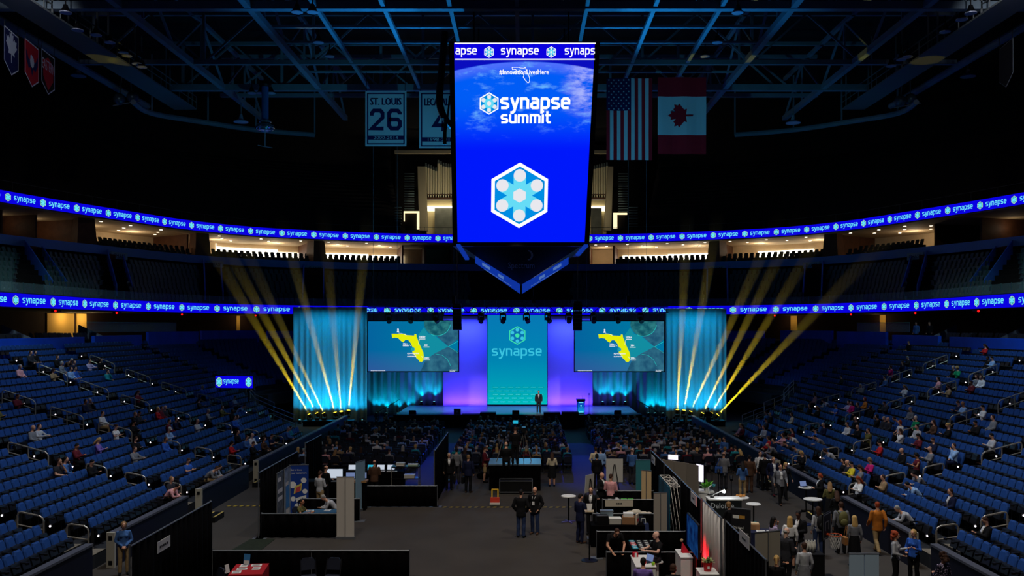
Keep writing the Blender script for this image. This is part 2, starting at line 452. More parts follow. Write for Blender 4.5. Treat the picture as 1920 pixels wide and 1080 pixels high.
for k, (x0, x1) in enumerate(((90, 141), (146, 161), (442, 452), (1484, 1493), (1648, 1662))):
    ua, ub = u_of(LP, x0, -8.5), u_of(LP, x1, -8.5); a, n = pt(LP, LN, ua, -8.5); c, n2 = pt(LP, LN, ub, -8.5)
    b = MB(); N3 = Vector((n.x, n.y, 0)); a3 = Vector((a.x, a.y, 6.45)); c3 = Vector((c.x, c.y, 6.45)); up = Vector((0,0,2.5))
    b.add([a3, c3, c3+up, a3+up, a3-N3*.1, c3-N3*.1, c3+up-N3*.1, a3+up-N3*.1], [(0,1,2,3), (7,6,5,4), (0,4,5,1), (1,5,6,2), (2,6,7,3), (3,7,4,0)])
    struct(b.build('door_%d' % (k+1), M_warmwall))
    m = (a3+c3)/2+N3*1.0+Vector((0,0,2.2)); point('doorway_lamp', m, 60 if k < 2 else 15, (1.0, .72, .35), .15)

# sloped grey side walls and glass fronts on the concourse
M_slope = mat('slope_wall_grey', rgb(120, 124, 140), .8)
b = MB()
for x0, x1 in ((5, 76), (148, 208), (1735, 1790), (1860, 1925)):
    hi, lo = (x0, x1) if x0 < VX else (x1, x0)
    p, n = pt(LP, LN, u_of(LP, hi, -1.5), -1.5); q, _ = pt(LP, LN, u_of(LP, lo, .8), .8); o = V_ = Vector((n.x*.12, n.y*.12, 0))
    f = [Vector((p.x, p.y, 6.4)), Vector((q.x, q.y, 6.4)), Vector((q.x, q.y, 6.75)), Vector((p.x, p.y, 7.9))]
    b.add(f+[v-o for v in f], [(0,1,2,3), (7,6,5,4), (0,4,5,1), (1,5,6,2), (2,6,7,3), (3,7,4,0)])
struct(b.build('trim_50', M_slope))
M_gedge = mat('glass_edge_green', rgb(90, 170, 140), .3)
b = MB()
for x0, x1 in ((165, 332), (1608, 1706)):
    band(b, LP, LN, 7.36, 8.1, 2.1, 2.08, u_of(LP, x0, 2.1), u_of(LP, x1, 2.1), 0, 8); band(b, LP, LN, 8.1, 8.13, 2.12, 2.06, u_of(LP, x0, 2.1), u_of(LP, x1, 2.1), 1, 8)
struct(b.build('window_60', [M_glass, M_gedge]))
# ------------------------------------------------------------------ club deck between the ribbons
NK = 10
def mid(u, t):
    a, n = pt(LP, LN, u, -.3); c, _ = pt(UP, UN, u, -.2); return a.lerp(c, t), n
def zmid(k): return 9.45+.47*k
dk = MB(); vs = []; fs = []; K = NS-1
prof = []
for k in range(NK): prof += [(k/NK, zmid(k)), ((k+1)/NK, zmid(k))]
prof += [(1.0, 14.3), (1.3, 14.3)]
for i in range(K+1):
    u = i/K
    for t, z in prof:
        p, _ = mid(u, t); vs.append((p.x, p.y, z))
q = len(prof)
for i in range(K):
    for j in range(q-1): fs.append((i*q+j, i*q+j+1, (i+1)*q+j+1, (i+1)*q+j))
dk.add(vs, fs); struct(dk.build('floor_club_deck', M_dark))
fa = MB(); band(fa, UP, UN, 14.45, 15.25, .15, -.05); struct(fa.build('trim_4', mat('fascia_blue', rgb(96, 150, 220), .6)))
fr = MB(); band(fr, LP, LN, 10.02, 10.06, .1, .02)
for i in range(0, 160, 1):
    p, n = pt(LP, LN, i/160, .06); fr.bx(p.x-.02, p.x+.02, p.y-.02, p.y+.02, 9.9, 10.75)
fr.cur = 1; band(fr, LP, LN, 10.06, 10.72, .07, .05)
struct(fr.build('trim_5', [mat('rail_teal', rgb(70, 110, 110), .4, metal=.3), M_glass]))
# vomitory parapets with maroon passages and sponsor panels
VOM = [(62, 0), (218, 1), (402, 1), (588, 1), (1342, 1), (1526, 1), (1722, 2), (1880, 0)]
M_panel = mat('panel_pale_blue', rgb(120, 165, 190), .5)
for px, sg in VOM:
    u = u_of(UP, px); side = -1 if px < VX else 1
    b = MB(); hw = 1.15
    for w, mi in ((-hw, 0), (hw, 0)):
        ring_pts = []
        for t, z in ((.28, zmid(2)-.2), (.28, zmid(3)+.5), (1.0, 15.0), (1.0, 13.0)):
            p, n = mid(u, t); tang = Vector((-n.y, n.x)); p = p+tang*w; ring_pts.append(Vector((p.x, p.y, z)))
        p, n = mid(u, .5); tg = Vector((-n.y, n.x, 0))*.08
        b.add([v-tg for v in ring_pts]+[v+tg for v in ring_pts], [(0,1,2,3), (7,6,5,4), (0,4,5,1), (1,5,6,2), (2,6,7,3), (3,7,4,0)], 0)
    p, n = mid(u, .93); tg = Vector((-n.y, n.x)); N3 = Vector((n.x, n.y, 0))
    a = p-tg*hw; c = p+tg*hw
    b.add([(a.x, a.y, 10.6), (c.x, c.y, 10.6), (c.x, c.y, 14.5), (a.x, a.y, 14.5)], [(0,1,2,3)], 1)
    struct(b.build('trim_%d' % (10+VOM.index((px, sg))), [M_bluedim, M_maroon]))
    if sg:
        p, n = pt(UP, UN, u, .35); t3 = Vector((-n.y, n.x, 0)); O = Vector((p.x, p.y, 14.35))
        g = thing('sponsor_sign', 'pale blue rectangular sign over the club deck stairway %s' % ('reading CHASE by the blue fascia' if sg == 2 else ORD[VOM.index((px, sg))]+' along the ring'), 'sign', O, 0, None)
        b = MB(); b.poly([(-1.0,-.25),(1.0,-.25),(1.0,.4),(-1.0,.4)], (0,0,0), -t3 if t3.x < 0 else t3, (0,0,1), 0, th=.08); b.build('board', M_panel, g)
        gx, wd_ = text('CHASE'); b = MB(); T = -t3 if t3.x < 0 else t3
        b.geo2(scale2(gx, .5, -.25*wd_, -.1), (0,0,0), T, (0,0,1), .01); b.build('lettering', mat('ink_dark', rgb(20, 30, 50), .6), g)

# ------------------------------------------------------------------ suites under the upper ribbon
sf = MB(); band(sf, UP, UN, 14.9, 15.05, -.1, -9.5); struct(sf.build('floor_suites', mat('suite_floor', rgb(80, 66, 54), .8)))
sc_ = MB(); band(sc_, UP, UN, 17.72, 17.85, -.05, -9.5); struct(sc_.build('ceiling_suites', M_beige))
M_bright = emis('daylit_window', rgb(255, 250, 232), 2.6)
M_brightd = emis('daylit_window_soft', rgb(240, 222, 190), .8)
sb = MB(); band(sb, UP, UN, 15.05, 17.72, -9.2, -9.5); struct(sb.build('wall_suites', M_beige))
PARTS = [(188, 4), (385, 1), (596, 2), (762, 1), (800, 1), (850, 1), (1100, 1), (1146, 1), (1337, 2), (1548, 3), (1705, 2), (1790, 1), (1880, 1), (120, 1), (60, 1)]
pw = MB(); pc = MB()
for px, w in PARTS:
    u = u_of(UP, px); dl = .6*w/ULEN
    band(pw, UP, UN, 15.05, 17.72, -3.2, -9.2, u-.1/ULEN, u+.1/ULEN, K=2)
struct(pw.build('wall_suite_partitions', M_brown))
for i, px in enumerate((182, 392, 597, 1338, 1545)):
    u = u_of(UP, px); p, n = pt(UP, UN, u, -1.6); b = MB(); b.lathe([(1.25, 15.05), (1.0, 17.75)], (p.x, p.y, 0), 4); struct(b.build('trim_%d' % (20+i), M_brown))
WIN = [(405, 520, 1, 15.6, 17.2), (522, 583, 1, 15.6, 16.9), (604, 690, 1, 15.6, 17.0), (694, 757, 1, 15.5, 16.9), (1166, 1250, 1, 15.6, 16.9), (1254, 1330, 1, 15.6, 17.0),
       (1348, 1362, 1, 15.3, 17.6), (1420, 1530, 1, 15.6, 17.0), (312, 336, 0, 15.6, 16.9), (1591, 1622, 0, 15.6, 16.9), (402, 408, 1, 15.3, 17.6), (586, 590, 1, 15.3, 17.6), (1558, 1566, 1, 15.4, 16.6)]
for k, (x0, x1, br, z0, z1) in enumerate(WIN):
    b = MB(); ua, ub = u_of(UP, x0, -9.1), u_of(UP, x1, -9.1)
    K = 8; 
    for j in range(max(1, int((x1-x0)/12))):
        J = max(1, int((x1-x0)/12)); a = ua+(ub-ua)*(j+.04)/J; c = ua+(ub-ua)*(j+.96)/J
        band(b, UP, UN, z0, z1, -9.05, -9.18, a, c, K=2)
    struct(b.build('window_%d' % (k+1), M_bright if br else M_brightd))
for px, pw_ in ((250, 120), (330, 120), (460, 150), (540, 150), (650, 150), (725, 120), (1125, 90), (1200, 150), (1290, 150), (1400, 150), (1490, 150), (1630, 110), (95, 8), (1800, 10), (150, 25)):
    u = u_of(UP, px); p, n = pt(UP, UN, u, -6.0); q, _ = pt(UP, UN, u, -6.0)
    point('suite_lamp', (p.x, p.y, 16.9), pw_, (1.0, .82, .58), .3)
M_down = emis('downlight_lens', rgb(255, 236, 200), 5.0, False)
M_chrome = mat('bezel_white', rgb(220, 214, 200), .5)
dl0 = None; cnt = 0
for px0, px1, kk in ((205, 372, 9), (415, 580, 7), (610, 752, 6), (1105, 1140, 2), (1160, 1330, 7), (1350, 1530, 8), (1570, 1695, 8)):
    for j in range(kk):
        u = u_of(UP, px0+(px1-px0)*(j+.5)/kk); p, n = pt(UP, UN, u, -1.6-(j % 3)*2.2)
        if dl0 is None:
            dl0 = thing('downlight', 'small round ceiling downlight glowing in the suites under the upper ribbon display', 'ceiling light', (p.x, p.y, 17.72), 0, 'suite downlights')
            b = MB(); b.lathe([(.2, -.03), (.2, 0)], n=10); b.build('bezel', M_chrome, dl0)
            b = MB(); b.lathe([(.15, -.05), (.15, -.02)], n=10); b.build('lens', M_down, dl0)
        else: copy_tree(dl0, (p.x, p.y, 17.72))

# ------------------------------------------------------------------ upper deck, organ loft
ud = MB(); vs = []; fs = []; prof = [(.05, 17.9), (.05, 18.75), (-.6, 18.75)]
for k in range(20): prof += [(-.6-.85*k, 18.75+.55*k), (-.6-.85*(k+1), 18.75+.55*k)]
prof += [(-17.6, 33.6)]
uL, uR = u_of(UP, 756), u_of(UP, 1206)
for u0, u1 in ((0, uL), (uR, 1)):
    K = 60; o = len(ud.v); vs = []; fs = []
    for i in range(K+1):
        u = u0+(u1-u0)*i/K
        for off, z in prof:
            p, n = pt(UP, UN, u, off); vs.append((p.x, p.y, z))
    q = len(prof)
    for i in range(K):
        for j in range(q-1): fs.append((i*q+j, i*q+j+1, (i+1)*q+j+1, (i+1)*q+j))
    ud.add(vs, fs)
struct(ud.build('floor_upper_deck', M_dark))
ur = MB(); band(ur, UP, UN, 19.6, 19.65, .05, 0.0)
for i in range(0, 160, 2):
    p, n = pt(UP, UN, i/160, .03); ur.bx(p.x-.02, p.x+.02, p.y-.02, p.y+.02, 18.7, 19.6)
struct(ur.build('trim_6', mat('rail_dark', rgb(60, 62, 60), .5, metal=.3)))
# ================================================================== LED RIBBONS
M_led = emis('led_blue', rgb(10, 2, 222), 1.0)
M_ledtxt = emis('led_cyan', rgb(110, 232, 250), 1.0, False)
M_ledw = emis('led_white', rgb(250, 250, 255), 1.1, False)
M_ledrim = emis('led_lime_rim', rgb(196, 244, 176), .95, False)
M_ledfield = emis('led_field', rgb(0, 140, 226), 1.0, False)
M_ledspoke = emis('led_spoke', rgb(102, 220, 246), 1.0, False)
M_leddot = emis('led_dot', rgb(232, 232, 238), 1.0, False)
M_leddg = emis('led_green_field', rgb(30, 150, 150), .9, False)
def clearmb(): return MB()
def along(b, P, N, s0, L, g, z, off, mi):
    vs = []
    for x, y in g[0]:
        p, n = pt(P, N, (s0+x)/L, off); vs.append((p.x, p.y, z+y))
    b.add(vs, g[1], mi)
WORD, WW = word('synapse', .19)
def ribbon(name, label, P, N, L, z0, z1, ph_px, wk=1.0):
    H = z1-z0; g = thing(name, label, 'LED display', (0,0,0))
    b = MB(); band(b, P, N, z0-.04, z1+.04, .16, .0); b.build('housing', M_blackm, g)
    b = MB(); band(b, P, N, z0, z1, .20, .165); b.build('lit_panel', M_led, g)
    lt = MB(); lo = MB(); pitch = 3.8*H*wk; s = u_of(P, ph_px)*L; s -= pitch*int(s/pitch)
    zc = (z0+z1)/2
    while s < L-4:
        p, n = pt(P, N, s/L, 0)
        if p.y > 45:
            hexlogo(lambda gg, ly, sl: along(lo, P, N, s, L, ([(x*(1+.5*(wk-1)), y) for x, y in gg[0]], gg[1]), zc, .205+ly*.004, sl), .36*H, True)
            along(lt, P, N, s+.64*H*wk, L, scale2(WORD, .39*H, 0, -.18*H, .36*H*wk), zc, .21, 0)
        s += pitch
    lt.build('lettering', M_ledtxt, g)
    lo.build('logo_pattern', [M_ledrim, M_leddg, M_ledspoke, M_ledtxt], g)
ribbon('ribbon_display', 'long curved blue LED ribbon on the upper deck edge above the lit suites', UP, UN, ULEN, 17.82, 18.78, 526)
ribbon('ribbon_display', 'long curved blue LED ribbon on the club deck edge above the lower seats', LP, LN, LLEN, 9.08, 9.98, 479, 1.38)

# exit lamps under the lower ribbon
e0 = None
for px in (103, 218, 339, 480, 1454, 1597, 1719, 1836):
    p, n = pt(LP, LN, u_of(LP, px), .1)
    if e0 is None:
        e0 = thing('exit_lamp', 'small glowing red lamp hanging under the lower LED ribbon', 'lamp', (p.x, p.y, 8.95), 0, 'red lamps under the lower ribbon')
        b = MB(); b.bx(-.35, .35, -.06, .06, -.12, .06); b.build('bracket', M_blackm, e0)
        b = MB(); b.sph((0, -.1, -.05), .09, 8, 6); b.build('lens', emis('red_lens', (1.0, .01, .01), 1.2, False), e0)
    else: copy_tree(e0, (p.x, p.y, 8.95))

# small LED panel over the corner portal
def frame3(c0, c1, c2):
    """origin, unit right, unit up, width, height from lower-left, lower-right, upper-left"""
    U = Vector(c1)-Vector(c0); V = Vector(c2)-Vector(c0); return Vector(c0), U.normalized(), V.normalized(), U.length, V.length
O = at(404, 727, 66.5); g = thing('portal_display', 'small blue LED panel with synapse lettering over the left corner portal', 'LED display', O)
R0 = at(474, 722, 65.2)-O; b = MB(); Uv = Vector((R0.x, R0.y, R0.z*.2)); W = Uv.length; Uv.normalize(); Vv = Vector((0,0,1)); H = .86
b.poly([(-.04,-.04),(W+.04,-.04),(W+.04,H+.04),(-.04,H+.04)], (0,0,0), Uv, Vv, 0, th=.2); b.build('housing', M_blackm, g)
b = MB(); b.poly([(0,0),(W,0),(W,H),(0,H)], (0,0,0), Uv, Vv, .01); b.build('lit_panel', M_led, g)
b = MB(); b.geo2(scale2(WORD, .3, .75, .32, .215), (0,0,0), Uv, Vv, .02); b.build('lettering', M_ledtxt, g)
b = MB()
for cx in (.36, W-.36):
    hexlogo(lambda gg, ly, sl: b.geo2(([(x*.8+cx, y+.43) for x, y in gg[0]], gg[1]), (0,0,0), Uv, Vv, .02+ly*.004, sl), .37, True)
b.build('logo_pattern', [M_ledrim, M_leddg, M_ledspoke, M_ledtxt], g)
b = MB(); b.cyl(Uv*.4+Vector((0,.1,0)), Uv*.4+Vector((0,.1,-2.2)), .05); b.cyl(Uv*(W-.4)+Vector((0,.1,0)), Uv*(W-.4)+Vector((0,.1,-2.2)), .05); b.build('post', M_blackm, g)

# ================================================================== SCOREBOARD
def earth_mat():
    m = bpy.data.materials.new('scoreboard_picture'); m.use_nodes = True; nt = m.node_tree; nt.nodes.clear()
    N_ = nt.nodes.new; L_ = nt.links.new
    out = N_('ShaderNodeOutputMaterial'); em = N_('ShaderNodeEmission'); L_(em.outputs[0], out.inputs[0])
    tc = N_('ShaderNodeTexCoord'); sp = N_('ShaderNodeSeparateXYZ'); L_(tc.outputs['Generated'], sp.inputs[0])
    def M(op, a, b_=None, c=None):
        n = N_('ShaderNodeMath'); n.operation = op
        for i, v in enumerate((a, b_, c)):
            if v is None: continue
            if isinstance(v, (int, float)): n.inputs[i].default_value = v
            else: L_(v, n.inputs[i])
        return n.outputs[0]
    def sstep(x, lo, hi):
        n = N_('ShaderNodeMapRange'); n.interpolation_type = 'SMOOTHSTEP'; L_(x, n.inputs[0]); n.inputs[1].default_value = lo; n.inputs[2].default_value = hi
        return n.outputs[0]
    def mix(f, a, b_):
        n = N_('ShaderNodeMix'); n.data_type = 'RGBA'
        L_(f, n.inputs[0])
        for i, v in ((6, a), (7, b_)):
            if isinstance(v, tuple): n.inputs[i].default_value = v
            else: L_(v, n.inputs[i])
        return n.outputs[2]
    x = sp.outputs[0]; z = sp.outputs[2]
    dx = M('SUBTRACT', x, .52); dz = M('MULTIPLY', M('ADD', z, .70), 1.3)
    r = M('SQRT', M('ADD', M('MULTIPLY', dx, dx), M('MULTIPLY', dz, dz)))
    nz = N_('ShaderNodeTexNoise'); nz.inputs['Scale'].default_value = 7; nz.inputs['Detail'].default_value = 8; nz.inputs['Roughness'].default_value = .65
    mp = N_('ShaderNodeMapping'); mp.inputs['Scale'].default_value = (.8, 1, 2.4); mp.inputs['Rotation'].default_value = (0, .3, 0)
    L_(tc.outputs['Generated'], mp.inputs[0]); L_(mp.outputs[0], nz.inputs['Vector'])
    cl = sstep(nz.outputs['Fac'], .52, .74)
    low = sstep(z, .55, .72)                                  # picture fades to plain blue towards the bottom
    base = mix(sstep(z, .5, .8), rgb(0, 24, 252), rgb(0, 92, 246))
    inside = M('SUBTRACT', 1.0, sstep(r, 2.185, 2.195))
    rimglow = M('MULTIPLY', sstep(r, 2.10, 2.19), inside)
    c1 = mix(M('MULTIPLY', rimglow, .65), base, rgb(96, 120, 255))
    c2 = mix(M('MULTIPLY', M('MULTIPLY', cl, low), M('MULTIPLY', inside, .75)), c1, rgb(120, 200, 255))
    cl2 = M('MULTIPLY', sstep(nz.outputs['Fac'], .40, .60), M('MULTIPLY', sstep(x, .74, .96), sstep(z, .66, .82)))
    c3 = mix(M('MULTIPLY', cl2, .8), c2, rgb(196, 200, 255))
    c4 = mix(inside, rgb(10, 14, 190), c3)
    L_(c4, em.inputs[0]); em.inputs[1].default_value = 1.0
    return m
TLc, TRc, BLc, BRc = at(848, 81, 53.5), at(1112, 81, 53.5), at(858, 454, 56.0), at(1096, 454, 56.0)
JB = Vector(((BLc.x+BRc.x)/2, 60.5, 9.9))
J = thing('scoreboard', 'giant hanging centre scoreboard showing the blue synapse summit picture on its tall screen', 'scoreboard', JB)
jo = (BLc+BRc)/2; jU = Vector((1,0,0)); jV = ((TLc+TRc)/2-jo); JH = jV.length; jV.normalize(); jN = jU.cross(jV)
def jw(v): return (BRc.x-BLc.x)/2+((TRc.x-TLc.x)-(BRc.x-BLc.x))/2*v/JH
jcx0 = jo.x; jcx1 = (TLc.x+TRc.x)/2
def jp(x, v, off=0.0): return jo+jU*(x+(jcx1-jcx0)*v/JH)+jV*v+jN*off-JB
PXM = JH/373.0                                              # metres per image pixel on the screen
def jpx(px, py, off):                                       # from picture pixels (screen content) to the panel
    v = (454-py)*PXM; c = 977+(980-977)*v/JH
    return (px-c)*PXM*(jw(v)/(jw(v))), v, off
b = MB(); fr_ = [(-jw(0)-.3, -.25), (jw(0)+.3, -.25), (jw(JH)+.3, JH+.1), (-jw(JH)-.3, JH+.1)]
frt = [jp(x, v, -.02) for x, v in fr_]; bk = []
for p in frt:
    q = p+JB; bk.append(Vector((q.x*.97, 60.5+(60.5-q.y)*.8+1, q.z))-JB)
b.add(frt+bk, [(0,1,2,3), (7,6,5,4), (0,4,5,1), (1,5,6,2), (2,6,7,3), (3,7,4,0)]); b.build('cabinet', M_blackm, J)
b = MB(); zt = (JH*.925); b.add([jp(-jw(0), 0), jp(jw(0), 0), jp(jw(zt), zt), jp(-jw(zt), zt)], [(0,1,2,3)]); b.build('picture_screen', earth_mat(), J)
b = MB(); b.add([jp(-jw(zt), zt), jp(jw(zt), zt), jp(jw(JH), JH), jp(-jw(JH), JH)], [(0,1,2,3)])
tp = b.build('ticker_screen', M_led, J)
def jgeo(b, g, cx, cy, k, off, mi=0, kx=None):
    """g in content units; cx, cy picture pixel anchor; k pixels per unit"""
    kx = k if kx is None else kx
    vs = []
    for x, y in g[0]:
        v = (454-cy+y*k)*PXM; vs.append(jp((cx+x*kx-978.5)*PXM*(1-.0)+0, v, off))
    b.add(vs, g[1], mi)
b = MB()
jgeo(b, ([(-132,0),(132,0),(132,2.2),(-132,2.2)], [(0,1,2,3)]), 980, 82.5, 1, .012); jgeo(b, ([(-131,0),(131,0),(131,2.2),(-131,2.2)], [(0,1,2,3)]), 980, 111, 1, .012)
b.build('ticker_rule', M_ledw, tp)
b = MB()
jgeo(b, scale2(WORD, 12, 0, 0, 11), 934.5, 101.5, 1, .012)
w2, ww2 = word('apse', .19); jgeo(b, scale2(w2, 12, 0, 0, 11), 849.5, 101.5, 1, .012)
w3, ww3 = word('synaps', .19); jgeo(b, scale2(w3, 12, 0, 0, 10.3), 1054, 101.5, 1, .012); b.build('lettering', M_ledw, tp)
b = MB()
for cx in (912.5, 1029): hexlogo(lambda gg, ly, sl: jgeo(b, gg, cx, 97, 1, .012+ly*.006, sl), 10.3)
b.build('logo_pattern', [M_ledw, M_ledfield, M_ledspoke, M_leddot], tp)
scr = J.children[1] if J.children[1].name.startswith('picture') else [c for c in J.children if c.name.startswith('picture')][0]
b = MB(); hexlogo(lambda gg, ly, sl: jgeo(b, gg, 974, 363.5, 1, .012+ly*.006, sl), 63); b.build('hexagon_logo', [M_ledw, M_ledfield, M_ledspoke, M_leddot], scr)
b = MB(); hexlogo(lambda gg, ly, sl: jgeo(b, gg, 913.5, 190.5, 1, .012+ly*.006, sl), 20.5); b.build('hexagon_logo', [M_ledw, M_ledfield, M_ledspoke, M_leddot], scr)
b = MB()
jgeo(b, scale2(word('synapse', .25)[0], 21, 0, 0, 20.4), 935, 200.5, 1, .02); jgeo(b, scale2(word('summit', .25)[0], 16.5, 0, 0, 17.2), 936, 227, 1, .02)
tg_, tw = text('#InnovationLivesHere'); jgeo(b, scale2(tg_, 12.6, 0, 0, 93/tw), 932, 137, 1, .02); 
bb = MB(); jgeo(bb, scale2(tg_, 12.6, 0.5, -.4, 93/tw), 932, 137, 1, .021); b.v, b.f, b.m = b.v+bb.v, b.f+[tuple(i+len(b.v) for i in f) for f in bb.f], b.m+bb.m
vs, fs = stroke([(x*34, y*30) for x, y in FLORIDA+[FLORIDA[0]]], 1.0); jgeo(b, (vs, fs), 956, 152.5, 1, .018)
b.build('lettering', M_ledw, scr)
# inverted pyramid underneath
zc_ = 13.0; pc = [Vector((JB.x+sx*4.05, 60.5+sy*4.3, zc_)) for sx, sy in ((-1,-1),(1,-1),(1,1),(-1,1))]; ap = at(976, 536, 60.5)
b = MB(); b.add([p-JB for p in pc]+[ap-JB], [(0,1,4), (1,2,4), (2,3,4), (3,0,4), (3,2,1,0)]); un = b.build('underside', mat('scoreboard_dark', rgb(16, 22, 26), .6), J)
M_ledband = emis('led_band_dim', rgb(18, 58, 176), .75); M_ledband2 = emis('led_band_mark', rgb(90, 130, 205), .7, False)
b = MB()
for cx, cy, t0 in ((at(891, 480, 57.2), at(975, 533, 60.2), 0), (at(1066, 482, 57.2), at(979, 533, 60.2), 0)):
    a = cx-JB; c = cy-JB; d = Vector((0,-.05,-.62)); o = Vector((0,.5,0))
    b.add([a, c, c+d, a+d*.7, a+o, c+o, c+d+o, a+d*.7+o], [(0,1,2,3), (7,6,5,4), (0,4,5,1), (1,5,6,2), (2,6,7,3), (3,7,4,0)], 0)
    for f0, f1, h0, h1 in ((.15,.32,.2,.5), (.5,.62,.3,.6), (.2,.8,.74,.8)):
        b.add([a.lerp(c, f0)+d*h0+Vector((0,-.03,0)), a.lerp(c, f1)+d*h0+Vector((0,-.03,0)), a.lerp(c, f1)+d*h1+Vector((0,-.03,0)), a.lerp(c, f0)+d*h1+Vector((0,-.03,0))], [(0,1,2,3)], 1)
for p0, p1 in ((at(859, 459, 55.5), at(876, 486, 57)), (at(1099, 460, 55.5), at(1083, 478, 57))):
    b.beam(p0-JB, p1-JB, .25, .12, 0)
b.build('edge_display', [M_ledband, M_ledband2], J)
g1, w1 = text('Spectrum'); b = MB(); k = 50*57.5/1700/w1; O_ = Vector((at(953, 500, 58.4).x, 56.2+4.3*.53, 13-2.64*.53))-JB; Vt = Vector((0,-.85,.52))
b.geo2(scale2(g1, .95, 0, 0, k), O_, (1,0,0), Vt, .06); vs, fs = stroke([(math.sin(t)*.26, math.cos(t)*.5) for t in [i*PI/8 for i in range(9)]], .13)
b.geo2((vs, fs), Vector((at(990, 478, 57.3).x, 56.2+4.3*.25, 13-2.64*.25))-JB, (1,0,0), Vt, .06); b.build('lettering', mat('letter_pale', rgb(205, 212, 212), .6), un)
b = MB()
for sx in (-3, 3):
    for y in (57.5, 63.5):
        b.cyl(Vector((JB.x+sx, y, 24.0))-JB, Vector((JB.x+sx, y, 29))-JB, .06)
b.build('hoist_cable', M_blackm, J)
# cable loom beside the scoreboard
p = [at(834, 60, 56), at(828, 130, 56), at(824, 185, 56), at(829, 212, 56.2), at(840, 230, 57), at(852, 240, 57.6)]
L0 = p[0].copy(); b = MB(); b.tube([q-L0 for q in catmull(p, 4)], .22, 8)
g = thing('cable_loom', 'thick dark cable loom drooping beside the upper corner of the scoreboard', 'cable', L0); b.build('loom', M_blackm, g)
b = MB(); b.tube([at(836, 226, 57)-L0, at(834, 250, 57)-L0, at(834, 271, 57)-L0], .12, 6); b.tube([at(843, 180, 57)-L0, at(838, 232, 57)-L0], .06, 5); b.build('strap', M_blackm, g)

# ================================================================== ORGAN LOFT
Yo = 120.0
b = MB(); b.bx(-18, 17, 126, 126.3, 18.8, 33); b.bx(-17.4, 16.6, 112, 126, 18.6, 18.8); struct(b.build('wall_organ_loft', M_dark))
b = MB()
for px0, px1, t0, t1 in ((783, 797, 786, 801), (1141, 1150, 1133, 1146)):
    a, c = at(px0, 312, 117), at(px1, 312, 117); e, f = at(t0, 432, 117), at(t1, 432, 117); o = Vector((0,1.2,0))
    b.add([e, f, c, a, e+o, f+o, c+o, a+o], [(0,1,2,3), (7,6,5,4), (0,4,5,1), (1,5,6,2), (2,6,7,3), (3,7,4,0)])
b.bx(at(740, 288, 117).x, at(1175, 288, 117).x, 116.8, 117.4, at(0, 288, 117).z, at(0, 282, 117).z)
struct(b.build('trim_7', mat('pillar_tan', rgb(150, 138, 112), .8)))
struct(MB().bx(at(797, 0, 121).x, at(1140, 0, 121).x, 121, 122.5, at(0, 373, 121).z, at(0, 370, 121).z).build('trim_8', M_brown))
b = MB(); b.bx(at(800, 0, 124).x, at(1137, 0, 124).x, 124, 124.2, 18.8, at(0, 372, 124).z); struct(b.build('wall_loft_room', mat('loft_cream', rgb(236, 214, 160), .8)))
b = MB(); b.bx(at(800, 0, 123.6).x, at(1135, 0, 123.6).x, 123.6, 123.7, at(0, 396, 123.6).z, at(0, 386, 123.6).z); struct(b.build('window_30', emis('cove_light', rgb(255, 246, 214), 2.2)))
area('loft_lamp', (at(900, 0, 123).x, 122.3, 24.4), (at(900, 0, 123).x, 124, 21), 120, (1, .86, .6), 16, .5)
for k, (x0, x1) in enumerate(((815, 850), (1108, 1128))):
    b = MB(); b.bx(at(x0, 0, 122.9).x, at(x1, 0, 122.9).x, 122.9, 123, 18.8, at(0, 390, 122.9).z); struct(b.build('window_%d' % (31+k), mat('loft_curtain_grey', rgb(120, 122, 112), .8, var=.2, scale=1)))
OG = thing('pipe_organ', 'row of pale organ pipes of stepped heights behind the scoreboard', 'pipe organ', (at(970, 0, Yo).x, Yo, at(0, 370, Yo).z))
zb = at(0, 370, Yo).z
M_pipe = mat('organ_pipe', rgb(226, 214, 176), .45, metal=.2); M_pipetip = mat('organ_pipe_tip', rgb(96, 104, 104), .5)
hts = [306, 308, 310, 312, 314, 300, 302, 305, 306, 307, 307, 307]
N_P = 72; px = 798.5; i = 0
while px < 1139:
    if px < 862 or px > 1100:
        ht = hts[i] if i < len(hts) else (302 if px < 1104 else 309-(px-1104)*.15 if px < 1112 else 311-(px-1112)*.25)
        x = at(px, 0, Yo).x-OG.location.x; zt = at(0, ht, Yo).z-zb; b = MB()
        b.cyl((x, 0, .55), (x, 0, zt-.5), .145, n=10); b.cyl((x, 0, 0), (x, 0, .56), .04, .145, 10)
        pp = b.build('organ_pipe', M_pipe, OG, smooth=False); b = MB(); b.cyl((x, 0, zt-.5), (x, 0, zt), .14, .1, 10); b.build('pipe_tip', M_pipetip, pp)
    px += 4.72; i += 1
b = MB(); b.bx(at(797, 0, Yo).x-OG.location.x, at(1139, 0, Yo).x-OG.location.x, -.2, -.1, .3, .4); b.build('stay_bar', M_brown, OG)
area('organ_lamp', (at(860, 0, 114).x, 113, 21.5), (at(830, 0, 120).x, 120, 28), 260, (1, .9, .66), 3, .6)
area('organ_lamp', (at(1100, 0, 114).x, 113, 21.5), (at(1125, 0, 120).x, 120, 28), 130, (1, .9, .66), 2, .6)
